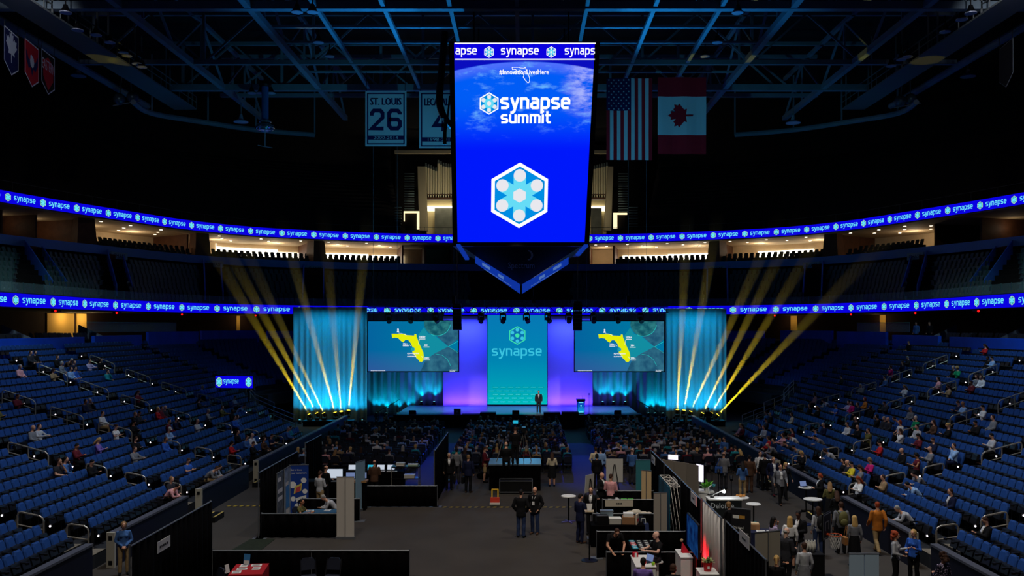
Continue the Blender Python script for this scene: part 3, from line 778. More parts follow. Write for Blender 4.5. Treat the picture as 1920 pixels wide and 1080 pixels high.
# doorways with lit surround, and the stair treads beside the loft
M_litframe = emis('lit_surround', rgb(255, 232, 180), 1.4)
for k, (x0, x1, y0, y1, br) in enumerate(((757, 786, 396, 430, 1), (1150, 1176, 399, 428, 1))):
    a = at(x0, y1, 112); c = at(x1, y0, 112); b = MB(); t = .22
    b.bx(a.x, c.x, 112, 112.2, c.z-t, c.z); 
    if k == 0: b.bx(c.x-t*1.3, c.x, 112, 112.2, a.z, c.z); b.bx(a.x, a.x+t*.5, 112, 112.2, a.z+1, c.z)
    else: b.bx(a.x, a.x+t*2.2, 112, 112.2, a.z, c.z)
    struct(b.build('door_%d' % (10+k), M_litframe))
    b = MB(); b.bx(a.x+t*.5, c.x-t, 112.3, 112.5, a.z, c.z-t); struct(b.build('door_%d' % (12+k), M_dark))
b = MB()
for x0, x1 in ((758, 776), (1160, 1178)):
    for k in range(17):
        y = 400-(400-325)*k/16; a = at(x0, y, 113+k*.5); c = at(x1, y, 113+k*.5); b.bx(a.x, c.x, a.y, a.y+.5, a.z-.05, a.z)
for x0, x1 in ((740, 752), (1180, 1196)):
    for k in range(8):
        y = 424-(424-388)*k/7; a = at(x0, y, 110.5+k*.3); c = at(x1, y, 110.5+k*.3); b.bx(a.x, c.x, a.y, a.y+.5, a.z-.05, a.z)
struct(b.build('trim_9', mat('tread_grey', rgb(130, 150, 150), .8)))
# ================================================================== ROOF STEEL
M_truss = mat('truss_paint', rgb(120, 138, 146), .6, var=.1, scale=1)
XS = [-25.5, -17.4, -13.2, -8.9, -4.7, -.5, 3.9, 8.2, 12.4, 16.9, 25.2]
for i, x in enumerate(XS):
    b = MB(); big = i in (0, 1, 9, 10); w = .42 if big else .26
    b.beam((x, 42, 28), (x, 88 if big else 83, 28), w, w)
    if big:
        b.beam((x, 42, 31.8), (x, 88, 31.8), .3, .3)
        y = 44
        while y < 84:
            b.beam((x, y, 28), (x, y+5.5, 31.8), .16, .16); b.beam((x, y+5.5, 31.8), (x, y+11, 28), .16, .16); b.beam((x, y+5.5, 28), (x, y+5.5, 31.8), .14, .14); y += 11
    struct(b.build('ceiling_beam', M_truss))
for Y, z, w, xa, xb in ((57.2, 28, .5, -40, 40), (69.4, 28, .34, -34, 33), (76.8, 28, .5, -30, 29), (62.0, 28.3, .2, -17.4, 16.9), (65.4, 28.3, .16, -17.4, 16.9), (73, 28.3, .16, -17.4, 16.9), (80.5, 28.3, .3, -27, 26)):
    b = MB(); b.beam((xa, Y, z), (xb, Y, z), w, w)
    if w >= .3:
        b.beam((xa, Y+.2, 31.8), (xb, Y+.2, 31.8), .3, .3); x = xa+1
        while x < xb-8:
            b.beam((x, Y+.1, z), (x+4.2, Y+.1, 31.8), .14, .14); b.beam((x+4.2, Y+.1, 31.8), (x+8.4, Y+.1, z), .14, .14); b.beam((x, Y+.1, z), (x, Y+.1, 31.8), .2, .2); x += 8.4
    struct(b.build('ceiling_beam', M_truss))
# curved rim pipe and long edge pipes
for s in (-1, 1):
    P_ = [at(VX+s*(984-x)*1.0, y, Y) for x, y, Y in ((250, 205, 76), (285, 215, 80), (390, 232, 83.7), (480, 245, 86.7), (590, 255, 89))]
    P_ = [Vector((v.x, v.y, 26.6)) for v in P_]; b = MB(); b.tube(catmull(P_, 4), .24, 8)
    for v in P_[1:]: b.beam(v, (v.x, v.y, 31.8), .12, .12)
    struct(b.build('ceiling_beam', M_truss))
    b = MB(); b.tube([(s*34.4-.5, 44, 28.2), (s*34.4-.5, 84, 28.2)], .26, 8); b.tube([(s*35.4-.5, 44, 28.6), (s*35.4-.5, 84, 28.6)], .16, 8); struct(b.build('ceiling_beam', M_truss))
# catwalks
M_cat = mat('catwalk_steel', rgb(110, 116, 112), .6)
for s in (-1, 1):
    x0, x1 = s*29.2-.5, s*31.2-.5; g = thing('catwalk', 'long %s roof catwalk with railings carrying the arena lamps' % ('western left' if s < 0 else 'right'), 'catwalk', (x0, 44, 27.4))
    g['label'] = 'railed steel catwalk under the roof beside the %s' % ('hanging pennants of red and navy' if s < 0 else 'shield pennant at the right')
    b = MB(); b.bx(min(0, x1-x0), max(0, x1-x0), 0, 38, 0, .12); b.build('walkway', M_cat, g)
    b = MB()
    for xx in (0, x1-x0):
        b.beam((xx, 0, 1.15), (xx, 38, 1.15), .07, .07); b.beam((xx, 0, .65), (xx, 38, .65), .05, .05)
        for k in range(20): b.beam((xx, k*2, .1), (xx, k*2, 1.15), .06, .06)
        for k in range(7): b.beam((xx, k*6+1, .1), (xx, k*6+1, 4.4), .1, .1)
    b.build('railing', M_cat, g)
lamp0 = None; M_rim = mat('lamp_rim', rgb(170, 176, 190), .4, metal=.3)
for px, py, Y in ((123, 24, 56), (146, 57, 58), (180, 66, 61), (206, 80, 63), (231, 99, 66), (238, 105, 67), (257, 120, 67.8), (266, 126, 68), (472, 175, 75.5), (489, 175, 75.4), (508, 175, 75.5),
                  (1820, 25, 56), (1803, 37, 58), (1772, 60, 61), (1702, 107, 67), (1690, 112, 67.5), (1671, 124, 67.9), (557, 23, 55.6), (586, 23, 55.6), (1383, 24, 55.6), (597, 80, 64), (1345, 80, 64), (618, 106, 68), (1322, 106, 68)):
    p = at(px, py, Y)
    if lamp0 is None:
        lamp0 = thing('catwalk_lamp', 'unlit round arena floodlight hanging under the roof steel', 'floodlight', p, 0, 'unlit arena floodlights under the roof')
        b = MB(); b.lathe([(.12, .5), (.18, .3), (.34, 0)], n=12); b.build('housing', M_blackm, lamp0)
        b = MB(); b.lathe([(.36, -.02), (.37, .03), (.34, .05)], n=14); b.build('rim', M_rim, lamp0)
        b = MB(); b.cyl((0,0,.5), (0,0,1.1), .04); b.build('bracket', M_blackm, lamp0)
    else: copy_tree(lamp0, p)
# hanging ball clusters at the catwalk ends, and dishes
for px, py, lab in ((236, 186, 'pair of dark round pods hanging below the catwalk end near the pennants'), (1700, 190, 'pair of dark round pods hanging below the catwalk end near the shield pennant')):
    p = at(px, py, 77); g = thing('hanging_pod', lab, 'lighting pod', p)
    b = MB(); b.sph((-.55, 0, 0), .5, 12, 8); b.sph((.45, .3, .25), .5, 12, 8); b.build('pod', mat('pod_grey', rgb(70, 92, 100), .35, metal=.4), g, smooth=True)
    b = MB(); b.beam((-1.1, 0, -.55), (1.2, 0, -.15), .08, .08); b.beam((-.55, 0, 0), (-.3, 0, 2.3), .07, .07); b.beam((.45, .3, 0), (.3, 0, 2.3), .07, .07); b.build('yoke', M_cat, g)
for px, py, lab in ((147, 142, 'wide shallow lamp dish under the roof edge below the navy pennants'), (452, 228, 'wide shallow lamp dish beside the tall coil tower'), (1487, 230, 'wide shallow lamp dish low under the roof, right of the flags'), (1815, 143, 'wide shallow lamp dish under the roof edge near the shield pennant')):
    p = at(px, py, 76); g = thing('lamp_dish', lab, 'lamp', p); b = MB(); b.lathe([(.62, -.05), (.6, .02), (.2, .2), (.1, .6)], n=14); b.build('dish', M_rim, g)
    b = MB(); b.cyl((0,0,.6), (0,0,1.6), .05); b.build('stem', M_cat, g)
# coil tower
p = at(497, 275, 75); g = thing('coil_tower', 'tall blue hanging coil column ending in two shiny rings and a rod', 'coil tower', p)
kz = 75/1700
M_coil = mat('coil_blue', rgb(60, 100, 150), .5); M_ring = mat('polished_ring', rgb(150, 180, 190), .12, metal=.9)
b = MB(); b.cyl((0,0,48*kz), (0,0,118*kz), .28, n=14); b.build('column', M_coil, g)
b = MB(); b.lathe([(.45, 112*kz), (.5, 116*kz), (.4, 122*kz)], n=14); b.build('collar', M_blackm, g)
for rr, z, h, nm in ((.5, 47, .16, 'ring'), (.78, 36, .27, 'ring')):
    b = MB(); b.lathe([(.1, z*kz-h*.7), (rr*.75, z*kz-h), (rr, z*kz-h*.4), (rr, z*kz+h*.4), (rr*.75, z*kz+h), (.1, z*kz+h*.7)], n=20); b.build(nm, M_ring, g, smooth=True)
b = MB(); b.cyl((0,0,0), (0,0,32*kz), .035); b.beam((-.6, 0, .12), (.6, 0, -.1), .05, .05); b.build('rod', M_rim, g)

# ================================================================== BANNERS, FLAGS, PENNANTS
M_bwhite = mat('banner_white', rgb(214, 224, 230), .85); M_bnavy = mat('banner_navy', rgb(12, 26, 84), .85); M_bred = mat('banner_red', rgb(196, 22, 44), .85)
M_bblack = mat('banner_black', rgb(20, 18, 22), .85); M_bsilver = mat('banner_silver', rgb(150, 160, 176), .8)
def hang(name, label, cat, x0, y0, x1, y1, Y, Y2=None):
    a = at(x0, y1, Y); Y2 = Y2 or Y; c = at(x1, y1, Y2); U = Vector((c.x-a.x, c.y-a.y, 0)); W = U.length; U.normalize(); H = (y1-y0)*Y/F
    g = thing(name, label, cat, a); return g, U, Vector((0,0,1)), W, H
def quad(x0, y0, x1, y1): return [(x0,y0),(x1,y0),(x1,y1),(x0,y1)]
def retired(label, x0, y0, x1, y1, name_, num, yrs, cord=True):
    g, U, V, W, H = hang('retired_number_banner', label, 'banner', x0, y0, x1, y1, 72)
    b = MB(); b.poly(quad(0, 0, W, H), (0,0,0), U, V, 0, th=.04); b.build('cloth', M_bwhite, g)
    b = MB(); s = W/3.2
    def ring4(m, t): 
        for q in (quad(m, m, W-m, m+t), quad(m, H-m-t, W-m, H-m), quad(m, m, m+t, H-m), quad(W-m-t, m, W-m, H-m)): b.poly(q, (0,0,0), U, V, .012)
    ring4(.13*s, .1*s); b.poly(quad(.13*s, .5*s, W-.13*s, .82*s), (0,0,0), U, V, .014)
    t1, w1 = text(name_, 'CENTER'); k = min(2.4*s/w1, 1.3); [b.geo2(scale2(t1, .78*s, W/2+q, H-1.07*s, k), (0,0,0), U, V, .016+abs(q)*.1) for q in (-.03, 0, .03)]
    for i, ch in enumerate(num):
        cx = W/2+(i-(len(num)-1)/2)*1.35*s
        P2 = {'2': [(-.42,.35),(-.42,.55),(-.25,.75),(.25,.75),(.42,.55),(.42,.2),(-.42,-.65),(.5,-.65)], '6': [(.42,.45),(.42,.55),(.25,.75),(-.25,.75),(-.42,.55),(-.42,-.45),(-.25,-.65),(.25,-.65),(.42,-.45),(.42,-.1),(.25,.05),(-.42,.05)],
              '4': [(.2,-.75),(.2,.8),(-.45,-.3),(.5,-.3)]}[ch]
        gg = stroke([(x*s*1.0, y*s*1.0) for x, y in P2], .30*s); b.geo2(([(x+cx, y+H*.46+.05) for x, y in gg[0]], gg[1]), (0,0,0), U, V, .018)
    b.build('print', M_bnavy, g)
    b = MB(); t2, w2_ = text(yrs, 'CENTER'); b.geo2(scale2(t2, .33*s, W/2, .545*s, 1.9*s/w2_), (0,0,0), U, V, .02); b.build('year_print', M_bwhite, g)
    b = MB(); b.cyl(U*.1+V*H, U*.1+V*(28-g.location.z), .02, n=5); b.cyl(U*(W-.1)+V*H, U*(W-.1)+V*(28-g.location.z), .02, n=5); b.build('cord', M_blackm, g)
retired('white hanging banner with navy number 26 and years 2000-2014', 685, 171, 762, 274, 'ST. LOUIS', '26', '2000-2014')
retired('white hanging banner with navy number 4, half hidden by the scoreboard', 786, 171, 866, 278, 'LECAVALIER', '4', '1998-2013')
# national flags
g, U, V, W, H = hang('national_flag', 'hanging stars and stripes flag, stripes running down', 'flag', 1137, 147, 1223, 300, 72)
def cloth(W, H, x0, x1, y0, y1, nx, off, amp=.05):
    vs = []; fs = []
    for j in range(9):
        for i in range(nx+1):
            x = x0+(x1-x0)*i/nx; y = y0+(y1-y0)*j/8; vs.append((x, y, off+amp*math.sin(x*3.1+y*.35)))
    for j in range(8):
        for i in range(nx): fs.append((j*(nx+1)+i, j*(nx+1)+i+1, (j+1)*(nx+1)+i+1, (j+1)*(nx+1)+i))
    return vs, fs
def put3(b, g3, U, V, mi):
    Nn = U.cross(V); b.add([U*x+V*y+Nn*o for x, y, o in g3[0]], g3[1], mi)
b = MB(); sw = W/13
for i in range(13):
    y1 = H*.605 if i < 7 else H
    put3(b, cloth(W, H, i*sw, (i+1)*sw, 0, y1, 2, 0), U, V, 0 if i % 2 == 0 else 1)
put3(b, cloth(W, H, 0, 7*sw, H*.605, H, 10, 0), U, V, 2)
b.build('cloth', [M_bred, M_bwhite, M_bnavy], g)
b = MB()
for r in range(11):
    for c in range(5 if r % 2 == 0 else 4):
        cx = (c+.5+(0 if r % 2 == 0 else .5))*7*sw/5; cy = H*.605+(r+.6)*H*.395/11.2; P5 = [(cx+(.085 if k % 2 == 0 else .035)*math.cos(PI/2+k*PI/5), cy+(.085 if k % 2 == 0 else .035)*math.sin(PI/2+k*PI/5)) for k in range(10)]
        b.poly(P5, (0,0,0), U, V, .015+.05*math.sin(cx*3.1+cy*.35))
b.build('star_print', M_bwhite, g)
g, U, V, W, H = hang('national_flag', 'hanging red and white flag with a red maple leaf', 'flag', 1233, 145, 1324, 289, 72)
b = MB(); put3(b, cloth(W, H, 0, W, 0, H*.25, 10, 0), U, V, 0); put3(b, cloth(W, H, 0, W, H*.25, H*.75, 10, 0), U, V, 1); put3(b, cloth(W, H, 0, W, H*.75, H, 10, 0), U, V, 0)
b.build('cloth', [M_bred, M_bwhite], g)
LEAF = [(0,1),(.13,.78),(.28,.84),(.22,.5),(.42,.66),(.5,.55),(.72,.6),(.64,.36),(.78,.28),(.38,-.04),(.44,-.22),(.06,-.16),(.05,-.6)]
LEAF = LEAF+[(-x, y) for x, y in LEAF[::-1]][:-1]
b = MB(); k = H*.2; b.poly([(W*.50-y*k*1.02+.12, H*.5+x*k) for x, y in LEAF], (0,0,0), U, V, .07); b.build('leaf_print', M_bred, g)
# pennants
def pennant(label, x0, y0, x1, y1, Ya, Yb, base, draw):
    a = at(x0, y1, Ya); c = at(x1, y1, Yb); top = at(x0, y0, Ya).z; U = Vector((c.x-a.x, c.y-a.y, 0)); W = U.length; U.normalize(); H = top-a.z
    g = thing('pennant', label, 'pennant', a, 0, None); out = [(0, H*.22), (W/2, 0), (W, H*.22), (W, H), (0, H)]; V = Vector((0,0,1))
    b = MB(); b.poly(out, (0,0,0), U, V, 0, th=.03); b.build('cloth', base, g)
    b = MB(); gg = stroke(out+[out[0]], .09); b.geo2(gg, (0,0,0), U, V, .012); b.build('edging', M_bwhite, g)
    draw(g, U, V, W, H)
    b = MB(); b.cyl(U*.05+V*H, U*.05+V*(H+1.4), .02, n=5); b.cyl(U*(W-.05)+V*H, U*(W-.05)+V*(H+1.4), .02, n=5); b.build('cord', M_blackm, g)
def d_leaf(g, U, V, W, H):
    b = MB(); k = W*.52; b.poly([(W/2+x*k, H*.56+y*k) for x, y in LEAF], (0,0,0), U, V, .014); b.build('leaf_print', M_bwhite, g)
def d_bird(g, U, V, W, H):
    b = MB(); k = W*.5; b.poly([(W/2+x*k, H*.56+y*k) for x, y in ((0,.2),(.1,.3),(.12,.15),(.5,.1),(.9,.55),(.85,0),(.5,-.4),(.2,-.3),(0,-.75),(-.2,-.3),(-.5,-.4),(-.85,0),(-.9,.55),(-.5,.1),(-.12,.15),(-.1,.3))], (0,0,0), U, V, .014); b.build('emblem_print', M_bnavy, g)
    b = MB(); b.poly(ngon(.16*W, 8, 0, W/2, H*.58), (0,0,0), U, V, .018); b.poly(ngon(.09*W, 8, 0, W*.45, H*.66), (0,0,0), U, V, .02); b.build('emblem_head', M_bwhite, g)
def d_east(g, U, V, W, H):
    b = MB(); b.poly([(W/2+x*W*.42, H*.52+y*W*.55) for x, y in ((-1,.5),(0,.8),(1,.5),(.9,-.3),(0,-.9),(-.9,-.3))], (0,0,0), U, V, .014); b.build('emblem_print', M_bred, g)
    b = MB(); t1, w1 = text('EASTERN', 'CENTER'); b.geo2(scale2(t1, W*.42, W/2, H*.56, W*.92/w1), (0,0,0), U, V, .02); b.build('lettering', M_bwhite, g)
def d_shield(g, U, V, W, H):
    b = MB(); gg = stroke([(W/2+x*W*.34, H*.5+y*W*.62) for x, y in ((-1,.6),(-.5,.5),(0,.8),(.5,.5),(1,.6),(1,-.4),(0,-.9),(-1,-.4),(-1,.6))], .07); b.geo2(gg, (0,0,0), U, V, .014)
    gg = stroke([(W/2-W*.3, H*.5-W*.3), (W/2+W*.3, H*.5+W*.36)], .16); b.geo2(gg, (0,0,0), U, V, .016); t1, w1 = text('NHL', 'CENTER'); b.geo2(scale2(t1, W*.4, W/2, H*.5, W*.5/w1), (0,0,0), U, V, .02); b.build('emblem_print', M_bsilver, g)
pennant('navy pointed pennant with a white leaf emblem', 8, 48, 34, 130, 58, 60.5, M_bnavy, d_leaf)
pennant('red pointed pennant with a dark winged emblem', 47, 72, 72, 153, 61, 63.5, M_bred, d_bird)
pennant('black pointed pennant with a red round emblem and lettering', 78, 91, 102, 168, 64, 66.5, M_bblack, d_east)
pennant('black pointed pennant with a grey shield outline', 1899, 72, 1874, 153, 60, 62.5, M_bblack, d_shield)
# ================================================================== STAGE
YS0, YS1, ZS = 70.0, 78.0, 1.0
xl, xr = at(742, 0, YS0).x, at(1199, 0, YS0).x
M_deck = mat('stage_deck_gloss', rgb(120, 122, 134), .28, spec=.5, var=.08, scale=1)
M_skirt = mat('stage_skirt', rgb(22, 15, 16), .9, var=.3, scale=3)
ST = thing('stage', 'long low stage with glossy grey deck and dark skirt below the screens', 'stage', ((xl+xr)/2, YS0, 0))
b = MB(); hw = (xr-xl)/2; b.bx(-hw, hw, 0, YS1-YS0, ZS-.08, ZS); b.build('deck', M_deck, ST)
b = MB(); b.bx(-hw+.05, hw-.05, .06, YS1-YS0-.06, 0, ZS-.08); b.build('skirt', M_skirt, ST)
for s in (-1, 1):
    b = MB()
    for k in range(5): x = s*(hw+.02+.32*k); b.bx(min(x, x+s*.32), max(x, x+s*.32), 1.0, 2.4, 0, ZS-.2*(k+.6))
    b.build('stairs', M_skirt, ST)
    b = MB()
    for y in (.95, 2.45): b.tube([(s*(hw+.05), y, 1.0), (s*(hw+.05), y, 1.95), (s*(hw+1.75), y, 1.0), (s*(hw+1.75), y, .02)], .03, 6); b.cyl((s*(hw+.9), y, .5), (s*(hw+.9), y, 1.48), .025)
    b.build('handrail', M_blackm, ST)
# centre LED wall: teal picture with the mark and rows of words
def grad_emis(name, stops, axis=2, strength=1.0):
    m = bpy.data.materials.new(name); m.use_nodes = True; nt = m.node_tree; nt.nodes.clear()
    o = nt.nodes.new('ShaderNodeOutputMaterial'); e = nt.nodes.new('ShaderNodeEmission'); tc = nt.nodes.new('ShaderNodeTexCoord'); sp = nt.nodes.new('ShaderNodeSeparateXYZ'); cr = nt.nodes.new('ShaderNodeValToRGB')
    nt.links.new(tc.outputs['Generated'], sp.inputs[0]); nt.links.new(sp.outputs[axis], cr.inputs[0]); nt.links.new(cr.outputs[0], e.inputs[0]); nt.links.new(e.outputs[0], o.inputs[0])
    e.inputs[1].default_value = strength; el = cr.color_ramp.elements
    while len(el) < len(stops): el.new(.5)
    for k, (p, c) in enumerate(stops): el[k].position = p; el[k].color = c
    return m
a = at(914, 760, 77.6); c = at(1026, 591, 77.6); W = c.x-a.x; a.z = ZS+.12; H = c.z-a.z
g = thing('led_wall', 'tall teal LED wall with the hexagon mark and synapse behind the speaker', 'LED wall', a)
b = MB(); b.bx(-.03, W+.03, .02, .2, -.1, H+.03); b.build('housing', M_blackm, g)
b = MB(); b.poly(quad(0, 0, W, H), (0,0,0), (1,0,0), (0,0,1)); scn = b.build('picture_screen', grad_emis('led_wall_picture', [(0, rgb(0, 186, 190)), (.18, rgb(0, 158, 182)), (.5, rgb(0, 132, 178)), (1, rgb(6, 120, 180))]), g)
M_lcy = emis('led_pale_cyan', rgb(58, 196, 224), 1.0, False); M_lgr = emis('led_green', rgb(60, 226, 170), 1.0, False); M_lmid = emis('led_mid_blue', rgb(10, 112, 176), 1.0, False)
px_ = W/112.0
b = MB(); b.geo2(scale2(WORD, 14*px_, 8*px_, H-76*px_, 94*px_/WW), (0,0,0), (1,0,0), (0,0,1), .012)
for r in range(5):
    k = (5-r)/5
    for c_ in range(8):
        x = (c_*14.2+(r % 2)*7-4)*px_; w_ = 9.5*px_
        if x < .02 or x+w_ > W-.02: continue
        b.geo2(scale2(WORD, (2.2*k+.6)*px_*.75, x, (4+r*7)*px_, w_/WW), (0,0,0), (1,0,0), (0,0,1), .014, 0 if r == 0 else 1)
b.build('lettering', [M_lcy, emis('led_row_cyan', rgb(84, 214, 220), 1.0, False)], scn)
b = MB(); hexlogo(lambda gg, ly, sl: b.geo2(([(x+W/2, y+H-38*px_) for x, y in gg[0]], gg[1]), (0,0,0), (1,0,0), (0,0,1), .012+ly*.004, sl), 17.5*px_)
b.geo2((ngon(4*px_, 14, 0, W/2, H-38*px_), [tuple(range(14))]), (0,0,0), (1,0,0), (0,0,1), .05, 0); b.build('logo_pattern', [M_lgr, M_lmid, M_lmid, M_lcy], scn)
# purple lit backing panels
M_panelw = mat('stretch_panel_white', rgb(225, 225, 230), .8)
for x0, x1, s in ((831, 913, -1), (1027, 1111, 1)):
    a = at(x0, 0, 77.9); c = at(x1, 593, 77.9)
    g = thing('backdrop_panel', 'tall stretched panel washed violet %s of the teal LED wall' % ('at the left' if s < 0 else 'at the lectern side'), 'stage panel', (a.x, 77.9, ZS))
    b = MB(); b.bx(0, c.x-a.x, 0, .12, .0, c.z-ZS); b.build('cloth', M_panelw, g)
    b = MB(); b.bx(-.04, c.x-a.x+.04, .02, .2, c.z-ZS, c.z-ZS+.08); b.build('frame', M_blackm, g)
    mx = (a.x+c.x)/2
    area('panel_wash', (mx, 77.35, ZS+.06), (mx, 77.9, ZS+2.2), 215, (.058, .016, 1.0), c.x-a.x, .15, 175)
    area('panel_wash', (mx, 76.6, c.z+.2), (mx, 77.9, c.z-5.0), 250, (.03, .045, 1.0), c.x-a.x, .2, 120)
# drapes with real folds
def drape(name, label, pts, z0, z1, m, amp=.12, wl=.55, seed=1, folds=True):
    rnd = random.Random(seed); P_ = [Vector((p[0], p[1])) for p in pts]; n_ = max(8, int(sum((q-p).length for p, q in zip(P_, P_[1:]))/.07)); P_, L = resample(P_, n_)
    N_ = normals(P_); o = Vector((P_[0].x, P_[0].y, z0)); g = thing(name, label, 'drape', o)
    ph = 0; vs = []; NZ = 6; offs = []
    for i in range(n_):
        ph += (L/n_)/wl*2*PI*rnd.uniform(.55, 1.5); offs.append(amp*(math.sin(ph)*.7+math.sin(ph*.37+1)*.5))
    for k in range(NZ+1):
        z = (z1-z0)*k/NZ
        for i in range(n_):
            q = P_[i]+N_[i]*(offs[i]*(1.05-.35*k/NZ)); vs.append((q.x-o.x, q.y-o.y, z))
    fs = [(k*n_+i, k*n_+i+1, (k+1)*n_+i+1, (k+1)*n_+i) for k in range(NZ) for i in range(n_-1)]
    bb = MB(); bb.add(vs, fs); c_ = bb.build('cloth', m, g, smooth=True)
    md = c_.modifiers.new('thickness', 'SOLIDIFY'); md.thickness = .01
    bb = MB(); bb.tube([Vector((p.x-o.x, p.y-o.y, z1-z0+.03)) for p in P_[::6]+[P_[-1]]], .03, 6); bb.build('pipe', M_greymetal, g)
    return g
M_teal = mat('drape_grey_teal', rgb(150, 172, 176), .85)
M_grey = mat('drape_taupe', rgb(168, 160, 154), .85)
drape('stage_drape', 'tall cyan-lit drape wall behind the yellow beams at the portal display side', [(at(550, 0, 74).x, 74), (at(688, 0, 74).x, 74)], .05, at(0, 577, 74).z, M_teal, .14, .5, 3)
drape('stage_drape', 'tall cyan-lit drape wall behind the yellow beams at the lectern side', [(at(1248, 0, 74).x, 74), (at(1362, 0, 74).x, 74)], .05, at(0, 580, 74).z, M_teal, .14, .5, 4)
drape('stage_drape', 'grey drape with cyan uplight pools under the left projection screen', [(at(688, 0, 79).x, 79), (at(833, 0, 79).x, 79)], .05, at(0, 588, 79).z, M_grey, .13, .6, 5)
drape('stage_drape', 'grey drape with cyan uplight pools beside the lectern', [(at(1110, 0, 79).x, 79), (at(1250, 0, 79).x, 79)], .05, at(0, 588, 79).z, M_grey, .13, .6, 6)
CY = (0.0, .42, .82)
up0 = None
def uplight(x, y, z, power, tx, ty, tz, ang=50):
    global up0
    lab = 'small black uplight on the floor glowing cyan against the stage drapes'
    if up0 is None:
        up0 = thing('uplight', lab, 'stage light', (x, y, z), 0, 'cyan uplights at the drapes')
        b = MB(); b.bx(-.15, .15, -.1, .1, 0, .1); b.build('base', M_blackm, up0)
        b = MB(); b.cyl((0,0,.1), (0,.05,.28), .1, .12, 10); b.build('can', M_blackm, up0)
        b = MB(); b.cyl((0,.05,.281), (0,.052,.285), .1, .1, 10); b.build('lens', emis('cyan_lens', rgb(120, 240, 255), 2.0, False), up0)
    else: copy_tree(up0, (x, y, z))
    spot('drape_uplight', (x, y, z+.42), (tx, ty, tz), power, CY, ang, .7, .06)
for px, pw_ in ((562, 800), (580, 1200), (600, 1300), (620, 1300), (640, 1200), (662, 900), (680, 500)):
    x = at(px, 0, 72.75).x; uplight(x, 72.75, .0, pw_*.30, x, 74.0, 3.6, 96)
for px, pw_ in ((1262, 800), (1285, 1000), (1310, 1100), (1335, 1100), (1354, 900)):
    x = at(px, 0, 72.75).x; uplight(x, 72.75, .0, pw_*.30, x, 74.0, 3.6, 96)
for px in (768, 790, 814, 1130, 1150, 1172):
    x = at(px, 0, 78.45).x; uplight(x, 78.42, ZS if xl < x < xr else 0, 230, x, 78.95, 2.9, 76)
for px in (705, 724, 745, 1216, 1228, 1243):
    x = at(px, 0, 78.45).x; uplight(x, 78.42, 0, 190, x, 78.95, 2.0, 76)

for x0_, x1_ in ((-18.2, -13.4), (11.8, 15.8)):
    area('drape_top_fill', ((x0_+x1_)/2, 72.3, 9.4), ((x0_+x1_)/2, 74, 4.5), 120, (0.0, .40, .85), x1_-x0_, .3, 130)  # added fill from above to brighten the upper drapes
# projection screens
def slide_mat():
    m = bpy.data.materials.new('slide_picture'); m.use_nodes = True; nt = m.node_tree; nt.nodes.clear()
    o = nt.nodes.new('ShaderNodeOutputMaterial'); e = nt.nodes.new('ShaderNodeEmission'); tc = nt.nodes.new('ShaderNodeTexCoord'); sp = nt.nodes.new('ShaderNodeSeparateXYZ')
    nt.links.new(tc.outputs['Generated'], sp.inputs[0]); nt.links.new(e.outputs[0], o.inputs[0])
    cr = nt.nodes.new('ShaderNodeValToRGB'); el = cr.color_ramp.elements; el[0].color = rgb(8, 92, 158); el[0].position = 0; el[1].color = rgb(0, 124, 164); el[1].position = .6
    nt.links.new(sp.outputs[0], cr.inputs[0])
    c2 = nt.nodes.new('ShaderNodeValToRGB'); el = c2.color_ramp.elements; el[0].color = rgb(66, 86, 156); el[0].position = 0; el[1].color = rgb(0, 112, 166); el[1].position = .42
    nt.links.new(sp.outputs[2], c2.inputs[0]); mx = nt.nodes.new('ShaderNodeMix'); mx.data_type = 'RGBA'; mx.inputs[0].default_value = .45
    nt.links.new(cr.outputs[0], mx.inputs[6]); nt.links.new(c2.outputs[0], mx.inputs[7]); nt.links.new(mx.outputs[2], e.inputs[0]); e.inputs[1].default_value = .95
    return m
M_slide = slide_mat(); M_yel = emis('slide_yellow', rgb(226, 236, 10), 1.0, False); M_slw = emis('slide_white', rgb(235, 240, 248), 1.0, False)
def photo_emis(name, c0, c1, sc):
    m = bpy.data.materials.new(name); m.use_nodes = True; nt = m.node_tree; nt.nodes.clear(); o = nt.nodes.new('ShaderNodeOutputMaterial'); e = nt.nodes.new('ShaderNodeEmission')
    tc = nt.nodes.new('ShaderNodeTexCoord'); nz = nt.nodes.new('ShaderNodeTexNoise'); nz.inputs['Scale'].default_value = sc; nz.inputs['Detail'].default_value = 5; cr = nt.nodes.new('ShaderNodeValToRGB')
    cr.color_ramp.elements[0].color = c0; cr.color_ramp.elements[0].position = .38; cr.color_ramp.elements[1].color = c1; cr.color_ramp.elements[1].position = .66
    nt.links.new(tc.outputs['Object'], nz.inputs['Vector']); nt.links.new(nz.outputs['Fac'], cr.inputs[0]); nt.links.new(cr.outputs[0], e.inputs[0]); nt.links.new(e.outputs[0], o.inputs[0]); return m
M_sph = photo_emis('slide_photo', rgb(16, 80, 96), rgb(44, 122, 128), 2.2); M_sph2 = photo_emis('slide_photo_dim', rgb(30, 82, 112), rgb(50, 112, 136), 1.6); M_stl = emis('slide_teal', rgb(18, 140, 160), 1.0, False); M_sgr = emis('slide_green_line', rgb(40, 196, 190), 1.0, False)
